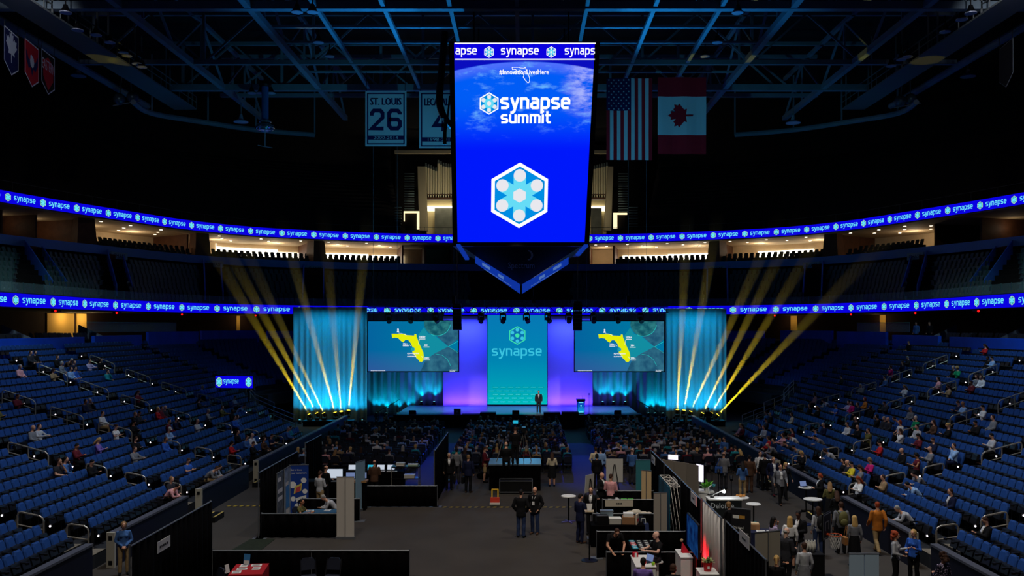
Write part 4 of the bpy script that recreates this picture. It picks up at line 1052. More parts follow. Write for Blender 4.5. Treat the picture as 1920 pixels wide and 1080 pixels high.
for x0, x1, lab, arr in ((688, 861, 'wide projection screen with yellow state map, left of the purple panels', 0), (1076, 1247, 'wide projection screen with yellow state map, above the lectern', 1)):
    a = at(x0, 698, 75); c = at(x1, 600.5, 75); W = c.x-a.x; H = c.z-a.z; g = thing('projection_screen', lab, 'projection screen', a)
    b = MB(); b.bx(0, W, .03, .12, 0, H); b.build('frame', M_blackm, g)
    b = MB(); m_ = .09; b.poly(quad(m_, m_, W-m_, H-m_), (0,0,0), (1,0,0), (0,0,1), -.02); pic = b.build('picture', M_slide, g)
    u = W/172.0
    def G(gg, off, mi=0, bb=None): bb.geo2(([(x*u, y*u) for x, y in gg[0]], gg[1]), (0,0,0), (1,0,0), (0,0,1), off, mi)
    one = lambda p: (p, [tuple(range(len(p)))])
    b = MB()
    arc = [(x, y) for x, y in ngon(25, 28, PI/2, 131, 92) if y < 95.5 and x < 169]
    b.cur = 0; G(one([(x, y) for x, y in ([(107, 96)]+[(131+25*math.cos(t), 93+25*math.sin(t)) for t in [PI+.12+i*(PI-.24)/16 for i in range(17)]]+[(156, 96)])]), .0, 0, b)
    G(one([(156, 96), (155, 88), (150, 77), (142, 70), (130, 67), (152, 48), (170, 62), (170, 96)]), -.004, 1, b)
    G(one([(100, 2), (110, 24), (128, 36), (152, 48), (170, 38), (170, 2)]), -.004, 2, b)
    G(one([(128, 67), (152, 48), (126, 31), (104, 21), (88, 40), (96, 70), (106, 84), (114, 72)]), -.008, 3, b)
    G(stroke([(152, 48), (170, 58)], .8), .004, 4, b); G(stroke([(131+25*math.cos(t), 93+25*math.sin(t)) for t in [PI*1.35+i*PI*.6/12 for i in range(13)]], .9), .004, 4, b); G(stroke([(128, 34), (140, 32), (150, 24), (156, 12)], .6), .004, 4, b); G(stroke([(152, 48), (162, 42), (170, 36)], .5), .004, 4, b)
    b.build('picture_photos', [M_sph, M_sph2, M_sph2, M_stl, M_sgr], pic)
    b = MB(); G(([(46+x*61, 19+y*56) for x, y in FLORIDA], [tuple(range(len(FLORIDA)))]), .012, 0, b); b.build('picture_map', M_yel, pic)
    b = MB()
    for s_, x, y, h, w_ in (('1000+', 98, 64, 5.5, 11), ('300+', 107, 49, 4.5, 7), ('250+', 67, 51, 5, 9), ('300+', 107, 25, 5, 9), ('synapse', 75, 34, 4.6, 22), ('summit', 75, 28.6, 4.4, 17), ('#synapsesummit', 7, 2.6, 2.2, 27), ('synapse', 154, 3.6, 2.6, 13), ('summit', 154, 1.2, 2.2, 10)):
        t1, w1 = text(s_); [G(scale2(t1, h, x+q, y, w_/w1), .02+q*.004, 0, b) for q in (0, .35)]
    for x, y in ((98, 61.5), (105.5, 46.6), (67, 48.6), (106, 22.4)): G(([(x, y), (x+11, y), (x+11, y+1.2), (x, y+1.2)], [(0,1,2,3)]), .02, 0, b)
    for pts in ([(59, 73), (66, 72), (74, 69)], [(98, 62), (96, 52)], [(78, 52), (82, 49)], [(105, 26), (102, 30)]): G(stroke(pts, .55), .02, 0, b)
    G(one(ngon(1.6, 10, 0, 58, 80)), .02, 0, b); G(one([(55.5, 74.5), (60.5, 74.5), (59, 78.5), (57, 78.5)]), .02, 0, b)
    b.build('lettering', M_slw, pic)
    b = MB(); hexlogo(lambda gg, ly, sl: b.geo2(([((x+85.5)*u, (y+43)*u) for x, y in gg[0]], gg[1]), (0,0,0), (1,0,0), (0,0,1), .022+ly*.003, sl), 4.2, True)
    b.build('logo_pattern', [M_stl, M_lmid, M_stl, M_sgr], pic)
    b = MB(); b.cyl((.5, .1, H), (.5, .1, 9.2-a.z), .02); b.cyl((W-.5, .1, H), (W-.5, .1, 9.2-a.z), .02); b.build('hanger', M_blackm, g)

# overhead truss with hoists and moving heads
YT = 72.4; zt = at(0, 581, YT).z; x0, x1 = at(690, 0, YT).x, at(1252, 0, YT).x
TR = thing('lighting_truss', 'long black box truss over the stage holding the moving lights', 'truss', (x0, YT, zt))
b = MB(); L = x1-x0
for y in (-.25, .25):
    for z in (-.22, .25): b.cyl((0, y, z), (L, y, z), .035, n=6)
x = 0
while x < L-.5:
    for y in (-.25, .25): b.cyl((x, y, -.22), (x+.5, y, .25), .02, n=4); b.cyl((x+.5, y, .25), (x+1, y, -.22), .02, n=4)
    x += 1.0
b.build('truss_frame', M_blackm, TR)
b = MB()
for px in (700, 745, 851, 1000, 1100, 1178, 1212): xx = at(px, 0, YT).x-x0; b.cyl((xx, 0, .2), (xx, 0, 28-zt), .014, n=5)
b.build('hoist_chain', M_greymetal, TR)
b = MB()
for px in (851, 1000, 1178): xx = at(px, 0, YT).x-x0; b.bx(xx-.15, xx+.15, -.15, .15, .5, 1.1)
b.build('hoist_motor', M_blackm, TR)
mh0 = None
HEADS = [728, 771, 816, 902, 943, 987, 1027, 1066, 1113, 1157, 1200]
for i, px in enumerate(HEADS):
    p = at(px, 0, YT); p.z = zt-.24
    lab = 'black moving head light under the stage truss, %s from the end over the left screen' % ORD[i]
    if mh0 is None:
        mh0 = thing('moving_head_light', lab, 'stage light', p, 0, 'moving head lights under the truss')
        b = MB(); b.bx(-.2, .2, -.16, .16, -.2, 0); b.build('base', M_blackm, mh0)
        b = MB(); b.bx(-.27, -.21, -.06, .06, -.6, -.12); b.bx(.21, .27, -.06, .06, -.6, -.12); b.build('yoke', M_blackm, mh0)
        b = MB(); b.cyl((-.0, .12, -.42), (.1, -.22, -.72), .17, .2, 12); b.build('head', M_blackm, mh0)
    else: copy_tree(mh0, p, random.Random(i).uniform(-.8, .8), lab)
for px, y0, y1, lab in ((857, 572, 619, 'black hanging line array speaker beside the left projection screen'), (1083, 568, 620, 'black hanging line array speaker beside the right projection screen')):
    p = at(px, y1, 71); g = thing('line_array', lab, 'loudspeaker', p); h = (y1-y0)*71/1700; n = 7
    for k in range(n):
        b = MB(); z = h*k/n; off = .05*(n-k)**1.4*.3; b.obx((0, off, z+h/n/2), (.68, .5, h/n*.9), rx=-.12+.02*k); b.build('speaker_cabinet', M_blackm, g)
    b = MB(); b.bx(-.3, .3, -.2, .3, h, h+.12); b.cyl((0, 0, h), (0, 0, 28-p.z), .03); b.build('rigging', M_blackm, g)
# lectern, microphone stand, monitors, subwoofers
p = onz(1089, 775, ZS); g = thing('lectern', 'blue-lit lectern with a flat top standing on the stage by the violet panel', 'lectern', (p.x, p.y, ZS))
b = MB(); b.add([(-.26,-.2,0),(.26,-.2,0),(.26,.25,0),(-.26,.25,0),(-.32,-.24,1.02),(.32,-.24,1.02),(.32,.25,1.02),(-.32,.25,1.02)], [(0,3,2,1),(4,5,6,7),(0,1,5,4),(1,2,6,5),(2,3,7,6),(3,0,4,7)]); b.build('body', M_blackm, g)
b = MB(); b.add([(-.24,-.215,.08),(.24,-.215,.08),(.29,-.245,.94),(-.29,-.245,.94)], [(0,1,2,3)]); pn = b.build('front_panel', grad_emis('lectern_picture', [(0, rgb(20, 170, 220)), (.5, rgb(0, 90, 190)), (1, rgb(10, 20, 170))]), g)
b = MB(); t1, w1 = text('synapse', 'CENTER'); b.geo2(scale2(t1, .1, 0, .44, .34/w1), (0,-.245,0), (1,0,0), (0,-.03,1), .0)
hexlogo(lambda gg, ly, sl: b.geo2(([(x, y+.62) for x, y in gg[0]], gg[1]), (0,-.245,0), (1,0,0), (0,-.03,1), .002+ly*.001, 0), .07, True); b.geo2((quad(-.18, .84, .18, .9), [(0,1,2,3)]), (0,-.25,0), (1,0,0), (0,-.03,1)); b.geo2((quad(-.18, .1, .18, .16), [(0,1,2,3)]), (0,-.226,0), (1,0,0), (0,-.03,1)); b.build('lettering', M_ledtxt, pn)
b = MB(); b.obx((0, 0, 1.06), (.72, .52, .05), rx=.15); b.build('reading_top', M_blackm, g)
b = MB(); b.tube([(-.12, .1, 1.08), (-.14, .0, 1.3), (-.1, -.15, 1.38)], .012, 5); b.tube([(.12, .1, 1.08), (.14, .0, 1.3), (.1, -.15, 1.38)], .012, 5); b.build('microphone', M_blackm, g)
p = onz(1104.5, 777, ZS); g = thing('microphone_stand', 'thin black microphone stand to the side of the lectern', 'microphone stand', (p.x, p.y, ZS))
b = MB(); b.lathe([(.14, 0), (.14, .03), (.02, .05)], n=12); b.build('base', M_blackm, g); b = MB(); b.cyl((0,0,.03), (0,0,1.5), .014); b.build('pole', M_blackm, g); b = MB(); b.cyl((0,0,1.48), (0,-.06,1.64), .03, .04); b.build('microphone', M_blackm, g)
for px, lab in ((774, 'wedge monitor on the stage edge nearest the left drapes'), (967, 'wedge monitor on the stage edge below the teal LED wall'), (1158, 'wedge monitor on the stage edge past the lectern')):
    p = at(px, 0, YS0+.4); g = thing('stage_monitor', 'black '+lab, 'loudspeaker', (p.x, YS0+.35, ZS)); b = MB()
    b.add([(-.27,-.2,0),(.27,-.2,0),(.27,.25,0),(-.27,.25,0),(-.27,-.2,.3),(.27,-.2,.3),(.27,.2,.12),(-.27,.2,.12)], [(0,3,2,1),(4,5,6,7),(0,1,5,4),(1,2,6,5),(2,3,7,6),(3,0,4,7)]); b.build('cabinet', M_blackm, g); b = MB(); b.obx((0,.01,.225), (.46,.4,.01), rx=-.42); b.build('grille', M_skirt, g)
for x0, x1, y0, lab in ((866, 900, 776, 'low black subwoofer stack in front of the stage, audience left of the centre aisle'), (900, 930, 773, 'black subwoofer stack in front of the stage by the teal wall corner'), (1019, 1051, 773, 'black subwoofer stack at the stage front below the speaker'), (1053, 1085, 772, 'black subwoofer stack at the stage front below the lectern')):
    a = at(x0, 0, 69.2); c = at(x1, y0, 69.2); g = thing('subwoofer', lab, 'loudspeaker', (a.x, 69.0, 0)); h = c.z; W = c.x-a.x
    for k in range(2): b = MB(); b.bx(.01, W-.01, 0, .8, h*k/2+.005, h*(k+1)/2-.005); cb = b.build('cabinet', M_blackm, g, bevel=.02); b = MB(); b.bx(.06, W-.06, -.01, .0, h*k/2+.06, h*(k+1)/2-.06); b.build('grille', M_skirt, cb)
p = at(857.5, 777, YS0+.5); g = thing('projector_box', 'pale square floor box at the stage edge beside the violet panel', 'box', (p.x, YS0+.5, ZS)); b = MB(); b.bx(-.26, .26, -.2, .2, 0, .38); b.build('case', mat('case_grey', rgb(120, 112, 104), .6), g); b = MB(); b.cyl((0, -.21, .2), (0, -.2, .2), .08); b.build('lens', M_white, g)
for s, px in ((-1, 748), (1, 1050)):
    pass
# added fill spot so the lettering under the scoreboard shows
spot('scoreboard_under_fill', (0, YT-.6, zt+.5), (-.4, 58, 11.8), 4500, (.75, .95, 1.0), 26, .8, .1)
# stage key light
spot('stage_key_light', (-2, 40, 22), (1.0, 71.5, 1.9), 30000, (1, .93, .86), 6, .6, .2)
spot('stage_wash_light', (-6, YT, zt-1.0), (-3.5, 74.5, 1), 2700, (.22, .12, 1.0), 70, .6, .1)
spot('stage_wash_light', (5, YT, zt-1.0), (3.5, 74.5, 1), 2700, (.22, .12, 1.0), 70, .6, .1)
for x in (-7.5, 7.0): spot('stage_wash_light', (x, YT, zt-1.0), (x, 74.5, 1), 2200, (.1, .5, 1.0), 60, .6, .1)
# cool spill from the stage over the seated audience
for x in (-9, 0, 9): spot('audience_wash_light', (x, YT-.5, zt-.4), (x*1.0, 60, .8), 900, (.1, .55, 1.0), 80, .8, .2)
for x, y1 in ((-4.85, 50), (3.5, 50), (-4.85, 58), (3.5, 58)): spot('aisle_wash_light', (x*.8, YT-.4, zt+.1), (x, y1, 0), 15000 if y1 < 55 else 5000, (.02, .05, 1.0), 13, .6, .1)

# ------------------------------------------------------------------ yellow moving heads and their beams in the haze
M_haze = bpy.data.materials.new('lit_haze'); M_haze.use_nodes = True; nt = M_haze.node_tree; nt.nodes.clear()
o_ = nt.nodes.new('ShaderNodeOutputMaterial'); vsn = nt.nodes.new('ShaderNodeVolumeScatter'); vsn.inputs['Color'].default_value = (1, 1, 1, 1); vsn.inputs['Density'].default_value = .17; vsn.inputs['Anisotropy'].default_value = 0.0
tcn = nt.nodes.new('ShaderNodeTexCoord'); spn = nt.nodes.new('ShaderNodeSeparateXYZ'); mr = nt.nodes.new('ShaderNodeMapRange'); pw = nt.nodes.new('ShaderNodeMath'); pw.operation = 'POWER'; pw.inputs[1].default_value = 1.6; ml = nt.nodes.new('ShaderNodeMath'); ml.operation = 'MULTIPLY'; ml.inputs[1].default_value = .34
nt.links.new(tcn.outputs['Object'], spn.inputs[0]); nt.links.new(spn.outputs[2], mr.inputs[0]); mr.inputs[1].default_value = 0; mr.inputs[2].default_value = 15.5; mr.inputs[3].default_value = 1; mr.inputs[4].default_value = 0   # the haze thins out with height
nt.links.new(mr.outputs[0], pw.inputs[0]); nt.links.new(pw.outputs[0], ml.inputs[0]); nt.links.new(ml.outputs[0], vsn.inputs['Density'])
nt.links.new(vsn.outputs[0], o_.inputs['Volume'])
M_ylens = emis('yellow_lens', rgb(255, 214, 60), 3.0, False)
YB = 71.0; bm0 = None
BEAMS = [((581, 777), (415, 498), 'first'), ((595, 775), (412, 440), 'second'), ((608, 775), (395, 330), 'third'), ((629, 774), (505, 330), 'fourth'), ((640, 772), (628, 640), 'fifth'), ((653, 770), (690, 400), 'sixth'),
         ((1270, 769), (1290, 380), 'sixth'), ((1282, 770), (1352, 370), 'fifth'), ((1294, 772), (1450, 430), 'fourth'), ((1316, 775), (1500, 400), 'third'), ((1333, 774), (1520, 470), 'second'), ((1344, 778), (1530, 585), 'first')]
YEL = (1.0, .74, .02)
for i, (p0, p1, od) in enumerate(BEAMS):
    side = 'portal display side' if i < 6 else 'lectern side'
    a = at(p0[0], p0[1], YB); c = at(p1[0], p1[1], YB-2.0); d = (c-a).normalized(); L = min(34.0, (17.2-a.z)/max(.1, d.z))
    lab = 'yellow glowing moving head light, %s from the outer end at the %s' % (od, side)
    g = thing('beam_light', lab, 'stage light', (a.x, YB, a.z-.42), 0, 'yellow beam lights')
    b = MB(); b.bx(-.17, .17, -.14, .14, -.1, .06); b.build('base', M_blackm, g)
    b = MB(); b.bx(-.2, -.16, -.05, .05, 0, .42); b.bx(.16, .2, -.05, .05, 0, .42); b.build('yoke', M_blackm, g)
    o = Vector((0, 0, .34)); b = MB(); b.cyl(o-d*.2, o+d*.12, .12, .14, 12); b.build('head', M_blackm, g)
    b = MB(); b.cyl(o+d*.121, o+d*.13, .135, .135, 12); b.build('lens', M_ylens, g)
    s0 = a-Vector((0,0,.08))+d*.16; r1 = .06+.037*L
    bb = MB(); bb.cyl(Vector((0,0,0)), d*(L-.3), .08, r1, 16); bo = bb.build('light_beam', M_haze, None, s0)
    tag(bo, 'hazy yellow light beam from the %s moving head at the %s' % (od, side), 'light beam', 'yellow light beams', 'thing')
    spot('beam_lamp', s0+d*.02, c, 50000*(1.0 if i not in (2, 4) else .55), YEL, 4.6, .35, .05)
    if i in (0, 2, 4, 6, 8, 10): point('lens_glow', s0+d*.25+Vector((0,-.3,.1)), 6, YEL, .05)
# decks the beam lights stand on
for s, x0, x1 in ((-1, 570, 664), (1, 1258, 1358)):
    a = at(x0, 0, YB); c = at(x1, 0, YB); zt_ = at(0, 788, YB).z
    g = thing('light_riser', 'low black riser deck carrying the yellow beam lights at the %s' % ('portal display side' if s < 0 else 'lectern side'), 'riser', (a.x, YB, 0)); b = MB(); b.bx(0, c.x-a.x, -.5, .5, zt_-.1, zt_-.0); b.build('deck', M_blackm, g); b = MB(); b.bx(.03, c.x-a.x-.03, -.46, .46, 0, zt_-.1); b.build('skirt', M_skirt, g)
# ================================================================== WHO SITS WHERE IN THE STANDS
# head column, head row, woman?, pose, (top, colour), trousers colour, (hair, colour), skin
W_, M_ = True, False
def _p(px, py, fem, kind, top, col, bot, hair, hc, skin='light', front=None): return (px, py, fem, kind, top, col, bot, hair, hc, skin, front)
LEFTP = [
 _p(9,662,0,'sit','jacket','charcoal','black','short','brown'), _p(26,662,0,'sit','jacket','black','black','short','black'), _p(30,687,0,'sit','shirt','pink','navy','short','grey'), _p(97,670,0,'sit','jacket','black','black','short','brown'),
 _p(111,669,0,'sitlean','shirt','brown','black','short','grey'), _p(119,675,1,'sit','shirt','black','black','bob','brown'), _p(129,679,0,'sit','jacket','navy','black','short','brown'), _p(138,681,1,'sit','shirt','grey','black','bob','grey'),
 _p(151,677,0,'situp','shirt','lilac','charcoal','short','brown'), _p(126,692,0,'sit','shirt','lightblue','navy','short','brown'), _p(136,691,0,'sit','shirt','blue','navy','short','black'), _p(145,694,1,'sitphone','shirt','tan','black','long','brown'),
 _p(226,696,0,'sitchin','shirt','teal','black','short','brown'), _p(50,741,0,'sitphone','jacket','maroon','black','short','brown','tan','white'), _p(11,764,1,'sitphone','shirt','olive','black','bob','brown'), _p(36,802,0,'sit','shirt','grey','black','rim','grey'),
 _p(44,799,0,'situp','shirt','lightgrey','charcoal','short','brown'), _p(359,725,0,'sit','shirt','blue','black','short','grey'), _p(228,736,1,'sitphone','shirt','maroon','black','long','brown'), _p(180,752,0,'sit','shirt','navy','cream','short','black','tan'),
 _p(195,751,0,'sitchin','jacket','charcoal','black','short','grey'), _p(172,775,0,'sit','shirt','white','khaki','short','brown'), _p(234,777,0,'sit','jacket','black','black','short','darkblond'), _p(250,776,0,'sitphone','jacket','charcoal','black','short','black','tan'),
 _p(237,797,1,'sitphone','tee','white','maroon','tail','brown'), _p(246,794,1,'sitphone','shirt','black','black','long','black','tan'), _p(282,764,0,'sit','shirt','charcoal','black','rim','grey','pale'), _p(296,765,0,'sit','jacket','maroon','black','short','brown'),
 _p(304,767,1,'sit','shirt','red','black','bob','blond'), _p(372,749,1,'sitphone','shirt','charcoal','black','long','black'), _p(425,747,0,'sitphone','shirt','white','black','short','brown'), _p(422,764,0,'situp','shirt','olive','black','short','brown'),
 _p(451,755,0,'sitlean','shirt','lightblue','navy','short','brown'), _p(396,771,0,'sitphone','shirt','grey','charcoal','short','grey'), _p(376,789,0,'sitphone','shirt','lightgrey','charcoal','rim','brown'), _p(319,787,0,'sitchin','jacket','navy','black','short','brown'),
 _p(331,806,0,'sitphone','shirt','lightblue','denim','cap','white'), _p(325,820,0,'sit','shirt','blue','black','short','brown','tan'), _p(304,790,0,'sit','jacket','maroon','black','short','black'), _p(424,810,0,'sit','jacket','black','black','short','brown'),
 _p(457,782,0,'sit','shirt','blue','black','short','brown'), _p(461,781,1,'sit','shirt','denim','black','bob','brown'), _p(445,771,0,'sit','jacket','black','black','short','black','dark'), _p(206,826,1,'sitphone','shirt','purple','black','long','blond'),
 _p(277,822,0,'sitphone','jacket','black','black','short','brown'), _p(271,841,0,'situp','jacket','grey','khaki','short','brown'), _p(146,840,0,'sitphone','jacket','maroon','black','short','black','tan'), _p(119,865,0,'sitchin','tee','charcoal','khaki','short','brown'),
 _p(139,864,0,'sitchin','shirt','denim','navy','short','black'), _p(212,862,0,'sitphone','jacket','black','black','short','black'), _p(334,864,0,'sitphone','tee','blue','khaki','short','brown'), _p(414,832,1,'sitphone','shirt','red','black','bob','black'),
 _p(324,896,0,'sit','jacket','charcoal','black','short','darkblond'), _p(390,898,0,'sitlean','shirt','pink','black','short','black'), _p(418,870,0,'sitlean','shirt','grey','khaki','short','brown'), _p(429,866,0,'sitlean','shirt','lightgrey','khaki','short','black'),
 _p(477,821,0,'sit','shirt','denim','black','short','brown'), _p(489,816,0,'sit','shirt','white','black','rim','grey','pale'), _p(498,832,0,'sitphone','jacket','black','black','short','brown'), _p(518,823,1,'sit','shirt','brown','black','long','brown'),
 _p(528,816,0,'sitphone','tee','navy','black','short','brown'), _p(560,802,0,'sitphone','shirt','teal','black','short','brown'), _p(571,803,0,'sit','shirt','denim','black','short','grey')]
RIGHTP = [
 _p(1809,642,0,'sit','jacket','black','black','short','brown'), _p(1837,648,1,'sitphone','shirt','red','black','long','brown'), _p(1874,652,0,'sit','jacket','navy','black','short','black','tan'), _p(1890,654,0,'sit','jacket','maroon','black','short','grey'),
 _p(1905,653,0,'sit','jacket','black','black','short','brown','light','lightblue'), _p(1820,673,0,'sitphone','shirt','lightblue','navy','short','black'), _p(1832,672,0,'sit','shirt','black','black','short','black','dark'), _p(1876,677,1,'sitphone','dress','grey','black','bob','black'),
 _p(1900,678,0,'sit','jacket','charcoal','black','short','white'), _p(1761,671,0,'sitphone','jacket','charcoal','black','short','grey'), _p(1757,690,1,'sitphone','shirt','green','black','bob','blond'), _p(1774,690,0,'sit','jacket','black','black','short','grey'),
 _p(1735,680,1,'sit','shirt','navy','black','long','brown'), _p(1716,688,1,'sitchin','shirt','magenta','khaki','bob','brown'), _p(1690,707,0,'sit','shirt','denim','black','short','black'), _p(1805,707,0,'sit','shirt','white','navy','short','brown'),
 _p(1815,711,1,'sit','shirt','pink','black','long','black'), _p(1825,707,1,'sit','shirt','grey','black','long','brown'), _p(1782,718,0,'sitphone','jacket','maroon','black','short','brown'), _p(1729,725,1,'sitphone','shirt','lightgrey','black','long','darkblond'),
 _p(1744,725,1,'sitphone','shirt','tan','black','long','brown'), _p(1640,723,0,'sitphone','jacket','grey','black','short','grey'), _p(1820,756,0,'sitphone','jacket','navy','black','short','brown'), _p(1829,757,0,'sitphone','shirt','lightblue','navy','rim','brown','tan'),
 _p(1864,760,0,'sitphone','shirt','white','khaki','short','black'), _p(1674,756,0,'sitphone','jacket','charcoal','black','short','brown'), _p(1712,767,0,'sit','shirt','grey','black','short','grey'), _p(1686,778,0,'sitlean','shirt','blue','black','short','brown'),
 _p(1722,783,1,'sitchin','shirt','green','black','short','white','pale'), _p(1731,787,1,'sit','shirt','brown','black','long','brown'), _p(1656,785,0,'sit','jacket','charcoal','black','short','grey'), _p(1667,787,0,'sit','shirt','charcoal','black','rim','grey'),
 _p(1687,795,1,'sit','tee','white','black','bob','red'), _p(1722,801,0,'sit','shirt','lightgrey','black','short','black'), _p(1676,807,1,'sitchin','shirt','white','black','long','brown'), _p(1711,818,1,'sitphone','shirt','maroon','black','long','black'),
 _p(1801,798,1,'sitphone','shirt','black','black','tail','blond'), _p(1850,793,0,'sitphone','jacket','black','black','short','black','tan'), _p(1900,783,0,'sit','jacket','grey','black','short','brown'), _p(1899,820,0,'sitphone','shirt','lightgrey','black','short','black'),
 _p(1602,784,0,'sit','shirt','black','black','rim','grey','pale'), _p(1624,780,1,'sitchin','shirt','black','black','bob','black'), _p(1576,795,0,'sit','shirt','white','navy','short','brown'), _p(1595,801,0,'sitphone','jacket','black','black','rim','brown'),
 _p(1549,806,0,'sitphone','tee','blue','black','short','black'), _p(1526,797,0,'sit','shirt','navy','black','short','grey'), _p(1507,807,0,'sit','shirt','maroon','black','short','black'), _p(1520,811,0,'sitlean','shirt','white','black','short','brown'),
 _p(1571,813,0,'sitlean','shirt','grey','black','short','black'), _p(1584,756,1,'sit','shirt','magenta','black','long','brown'), _p(1602,756,0,'situp','shirt','lilac','black','short','black'), _p(1615,748,1,'sit','shirt','orange','black','bob','red'),
 _p(1612,761,0,'sit','jacket','navy','black','short','brown'), _p(1550,746,0,'sitlean','shirt','lightgrey','black','short','brown'), _p(1554,761,0,'sitphone','tee','blue','black','short','brown'), _p(1525,765,1,'sitphone','shirt','black','black','long','darkblond'),
 _p(1497,776,1,'sit','shirt','cream','black','bob','brown'), _p(1509,761,1,'sit','jacket','black','black','bob','brown'), _p(1557,741,1,'sit','shirt','pink','black','bob','brown'), _p(1604,706,0,'sit','jacket','charcoal','black','short','black'),
 _p(1632,811,0,'sitchin','jacket','olive','black','short','brown'), _p(1636,763,0,'sit','shirt','black','black','short','black','dark'), _p(1800,840,0,'sitchin','shirt','lightblue','navy','short','brown'), _p(1724,841,0,'sitphone','shirt','grey','charcoal','rim','brown'),
 _p(1738,825,0,'sitphone','jacket','navy','black','short','brown'), _p(1666,845,0,'sit','jacket','black','black','rim','brown'), _p(1657,863,1,'sitphone','shirt','magenta','black','bob','darkblond'), _p(1726,861,1,'sitphone','sleeveless','maroon','black','bob','black','tan'),
 _p(1632,832,1,'sitphone','shirt','red','black','short','black'), _p(1622,870,1,'sitphone','shirt','yellow','black','short','black'), _p(1612,866,0,'sit','shirt','charcoal','black','rim','grey'), _p(1603,866,1,'sit','shirt','black','black','long','black'),
 _p(1612,884,1,'sitphone','shirt','grey','black','long','brown'), _p(1711,878,0,'sitlean','shirt','grey','black','short','black'), _p(1707,898,0,'sitlean','shirt','lightblue','black','short','black'), _p(1651,897,0,'sitcross','jacket','tan','khaki','short','brown'),
 _p(1770,923,0,'sit','jacket','navy','khaki','short','brown'), _p(1820,973,0,'sitphone','jacket','black','black','short','brown'), _p(1575,893,1,'sitphone','shirt','white','black','long','red'), _p(1546,838,1,'sitlean','shirt','lightgrey','black','bob','brown'),
 _p(1525,850,1,'sitphone','shirt','black','black','bob','blond'), _p(1490,831,0,'sitlean','shirt','grey','charcoal','short','black'), _p(1511,825,0,'sitlean','shirt','charcoal','black','short','brown'), _p(1456,821,1,'sit','shirt','red','black','bob','brown'),
 _p(1467,826,0,'sit','jacket','navy','black','short','black'), _p(1487,816,1,'situp','shirt','pink','black','bob','brown'), _p(1415,817,0,'sitlean','shirt','denim','black','short','grey'), _p(1428,827,0,'sitlean','shirt','grey','black','rim','brown'),
 _p(1364,798,1,'sit','shirt','maroon','black','long','brown'), _p(1386,797,1,'sit','shirt','pink','black','bob','blond'), _p(1428,797,0,'sit','shirt','navy','black','short','brown'), _p(1438,801,0,'sit','shirt','lightgrey','black','short','brown'),
 _p(1449,788,0,'sitphone','jacket','charcoal','black','short','black'), _p(1453,776,0,'sit','jacket','black','black','rim','grey'), _p(1403,773,0,'sit','shirt','denim','black','short','brown'), _p(1651,946,0,'sitlean','shirt','lightgrey','charcoal','short','grey')]
OCC = {}
def place_in_stand(px, py, s):
    best = None
    for n in range(NROW):
        X = XM(s, DR(n)+.42); Y = (EYE-ZR(n)-1.2)*F/(py-VY)
        if Y < 20 or Y > YEND(n)-.4: continue
        e = abs(VX+X*F/Y-px)
        if best is None or e < best[0]: best = (e, n, Y)
    if best is None: return None
    _, n, Y = best; k = round((Y-16)/.5)
    for dk in (0, 1, -1, 2, -2, 3, -3, 4):
        y = 16+.5*(k+dk)
        if (s, n, round(y, 2)) not in OCC and all(abs(y-Q) > .78 for Q in STAIRS) and y < YEND(n)-.3:
            return n, y
    return None
SEATED = []
for s, lst in ((-1, LEFTP), (1, RIGHTP)):
    for q in lst:
        r = place_in_stand(q[0], q[1], s)
        if r: OCC[(s, r[0], round(r[1], 2))] = q; SEATED.append((s, r[0], r[1], q))
# ================================================================== LOWER BOWL SEATS
def seat_parts(detail=True):
    back = MB(); n = 6
    prof = [(-.21, .42), (-.225, .60), (-.215, .82), (-.16, .915), (.16, .915), (.215, .82), (.225, .60), (.21, .42)]
    def back_at(z): return .16+(z-.42)*.26
    if detail:
        fr = [(x, back_at(z), z) for x, z in prof]; ctr = [(x*.72, back_at(z)-.035, .42+(z-.42)*.84+.05) for x, z in prof]; bk = [(x, back_at(z)+.06, z) for x, z in prof]; k = len(prof)
        back.add(fr+ctr+bk, [(i, (i+1) % k, k+(i+1) % k, k+i) for i in range(k)]+[tuple(range(k, 2*k))]+[(i, 2*k+i, 2*k+(i+1) % k, (i+1) % k) for i in range(k)]+[tuple(range(2*k, 3*k))[::-1]])
    pan = MB(); pan.add([(-.21,-.02,.40),(.21,-.02,.40),(.21,.1,.40),(-.21,.1,.40),(-.21,.06,.66),(.21,.06,.66),(.21,.15,.66),(-.21,.15,.66)], [(0,3,2,1),(4,5,6,7),(0,1,5,4),(1,2,6,5),(2,3,7,6),(3,0,4,7)])
    arm = MB(); arm.bx(-.268, -.222, -.12, .26, .60, .645); arm.cyl((-.245, -.14, .58), (-.245, -.14, .645), .055, n=8); arm.bx(-.262, -.228, .1, .2, .0, .6)
    leg = MB(); leg.bx(-.26, .22, .16, .24, .30, .38)
    return back, pan, arm, leg
def simple_seat(b):
    """coarser copy for the mass of far seats; slot 0 blue, 1 black"""
    bk = [(-.215,.16,.42),(.215,.16,.42),(.22,.265,.83),(.15,.285,.91),(-.15,.285,.91),(-.22,.265,.83)]
    return bk
S_blue = M_seatb
def seat_spots():
    out = []
    for s in (-1, 1):
        for n in range(NROW):
            d = DR(n)+.42; z = ZR(n); y = 16.0
            while y < YEND(n)-.3:
                if all(abs(y-Y) > .78 for Y in STAIRS) : out.append((s, n, XM(s, d), y, z, PI/2 if s < 0 else -PI/2, None))
                y += .5
            if n >= 10:
                cx, cy = XM(s, -8.5), 72.5; R = 8.5+d; a = .06
                while a < 1.12:
                    k = (a % .32)*R
                    if k > 1.1: out.append((s, n, cx+s*R*math.cos(a), cy+R*math.sin(a), z, (PI/2 if s < 0 else -PI/2)+ (a if s > 0 else -a), a))
                    a += .5/R
    return out
SPOTS = seat_spots()
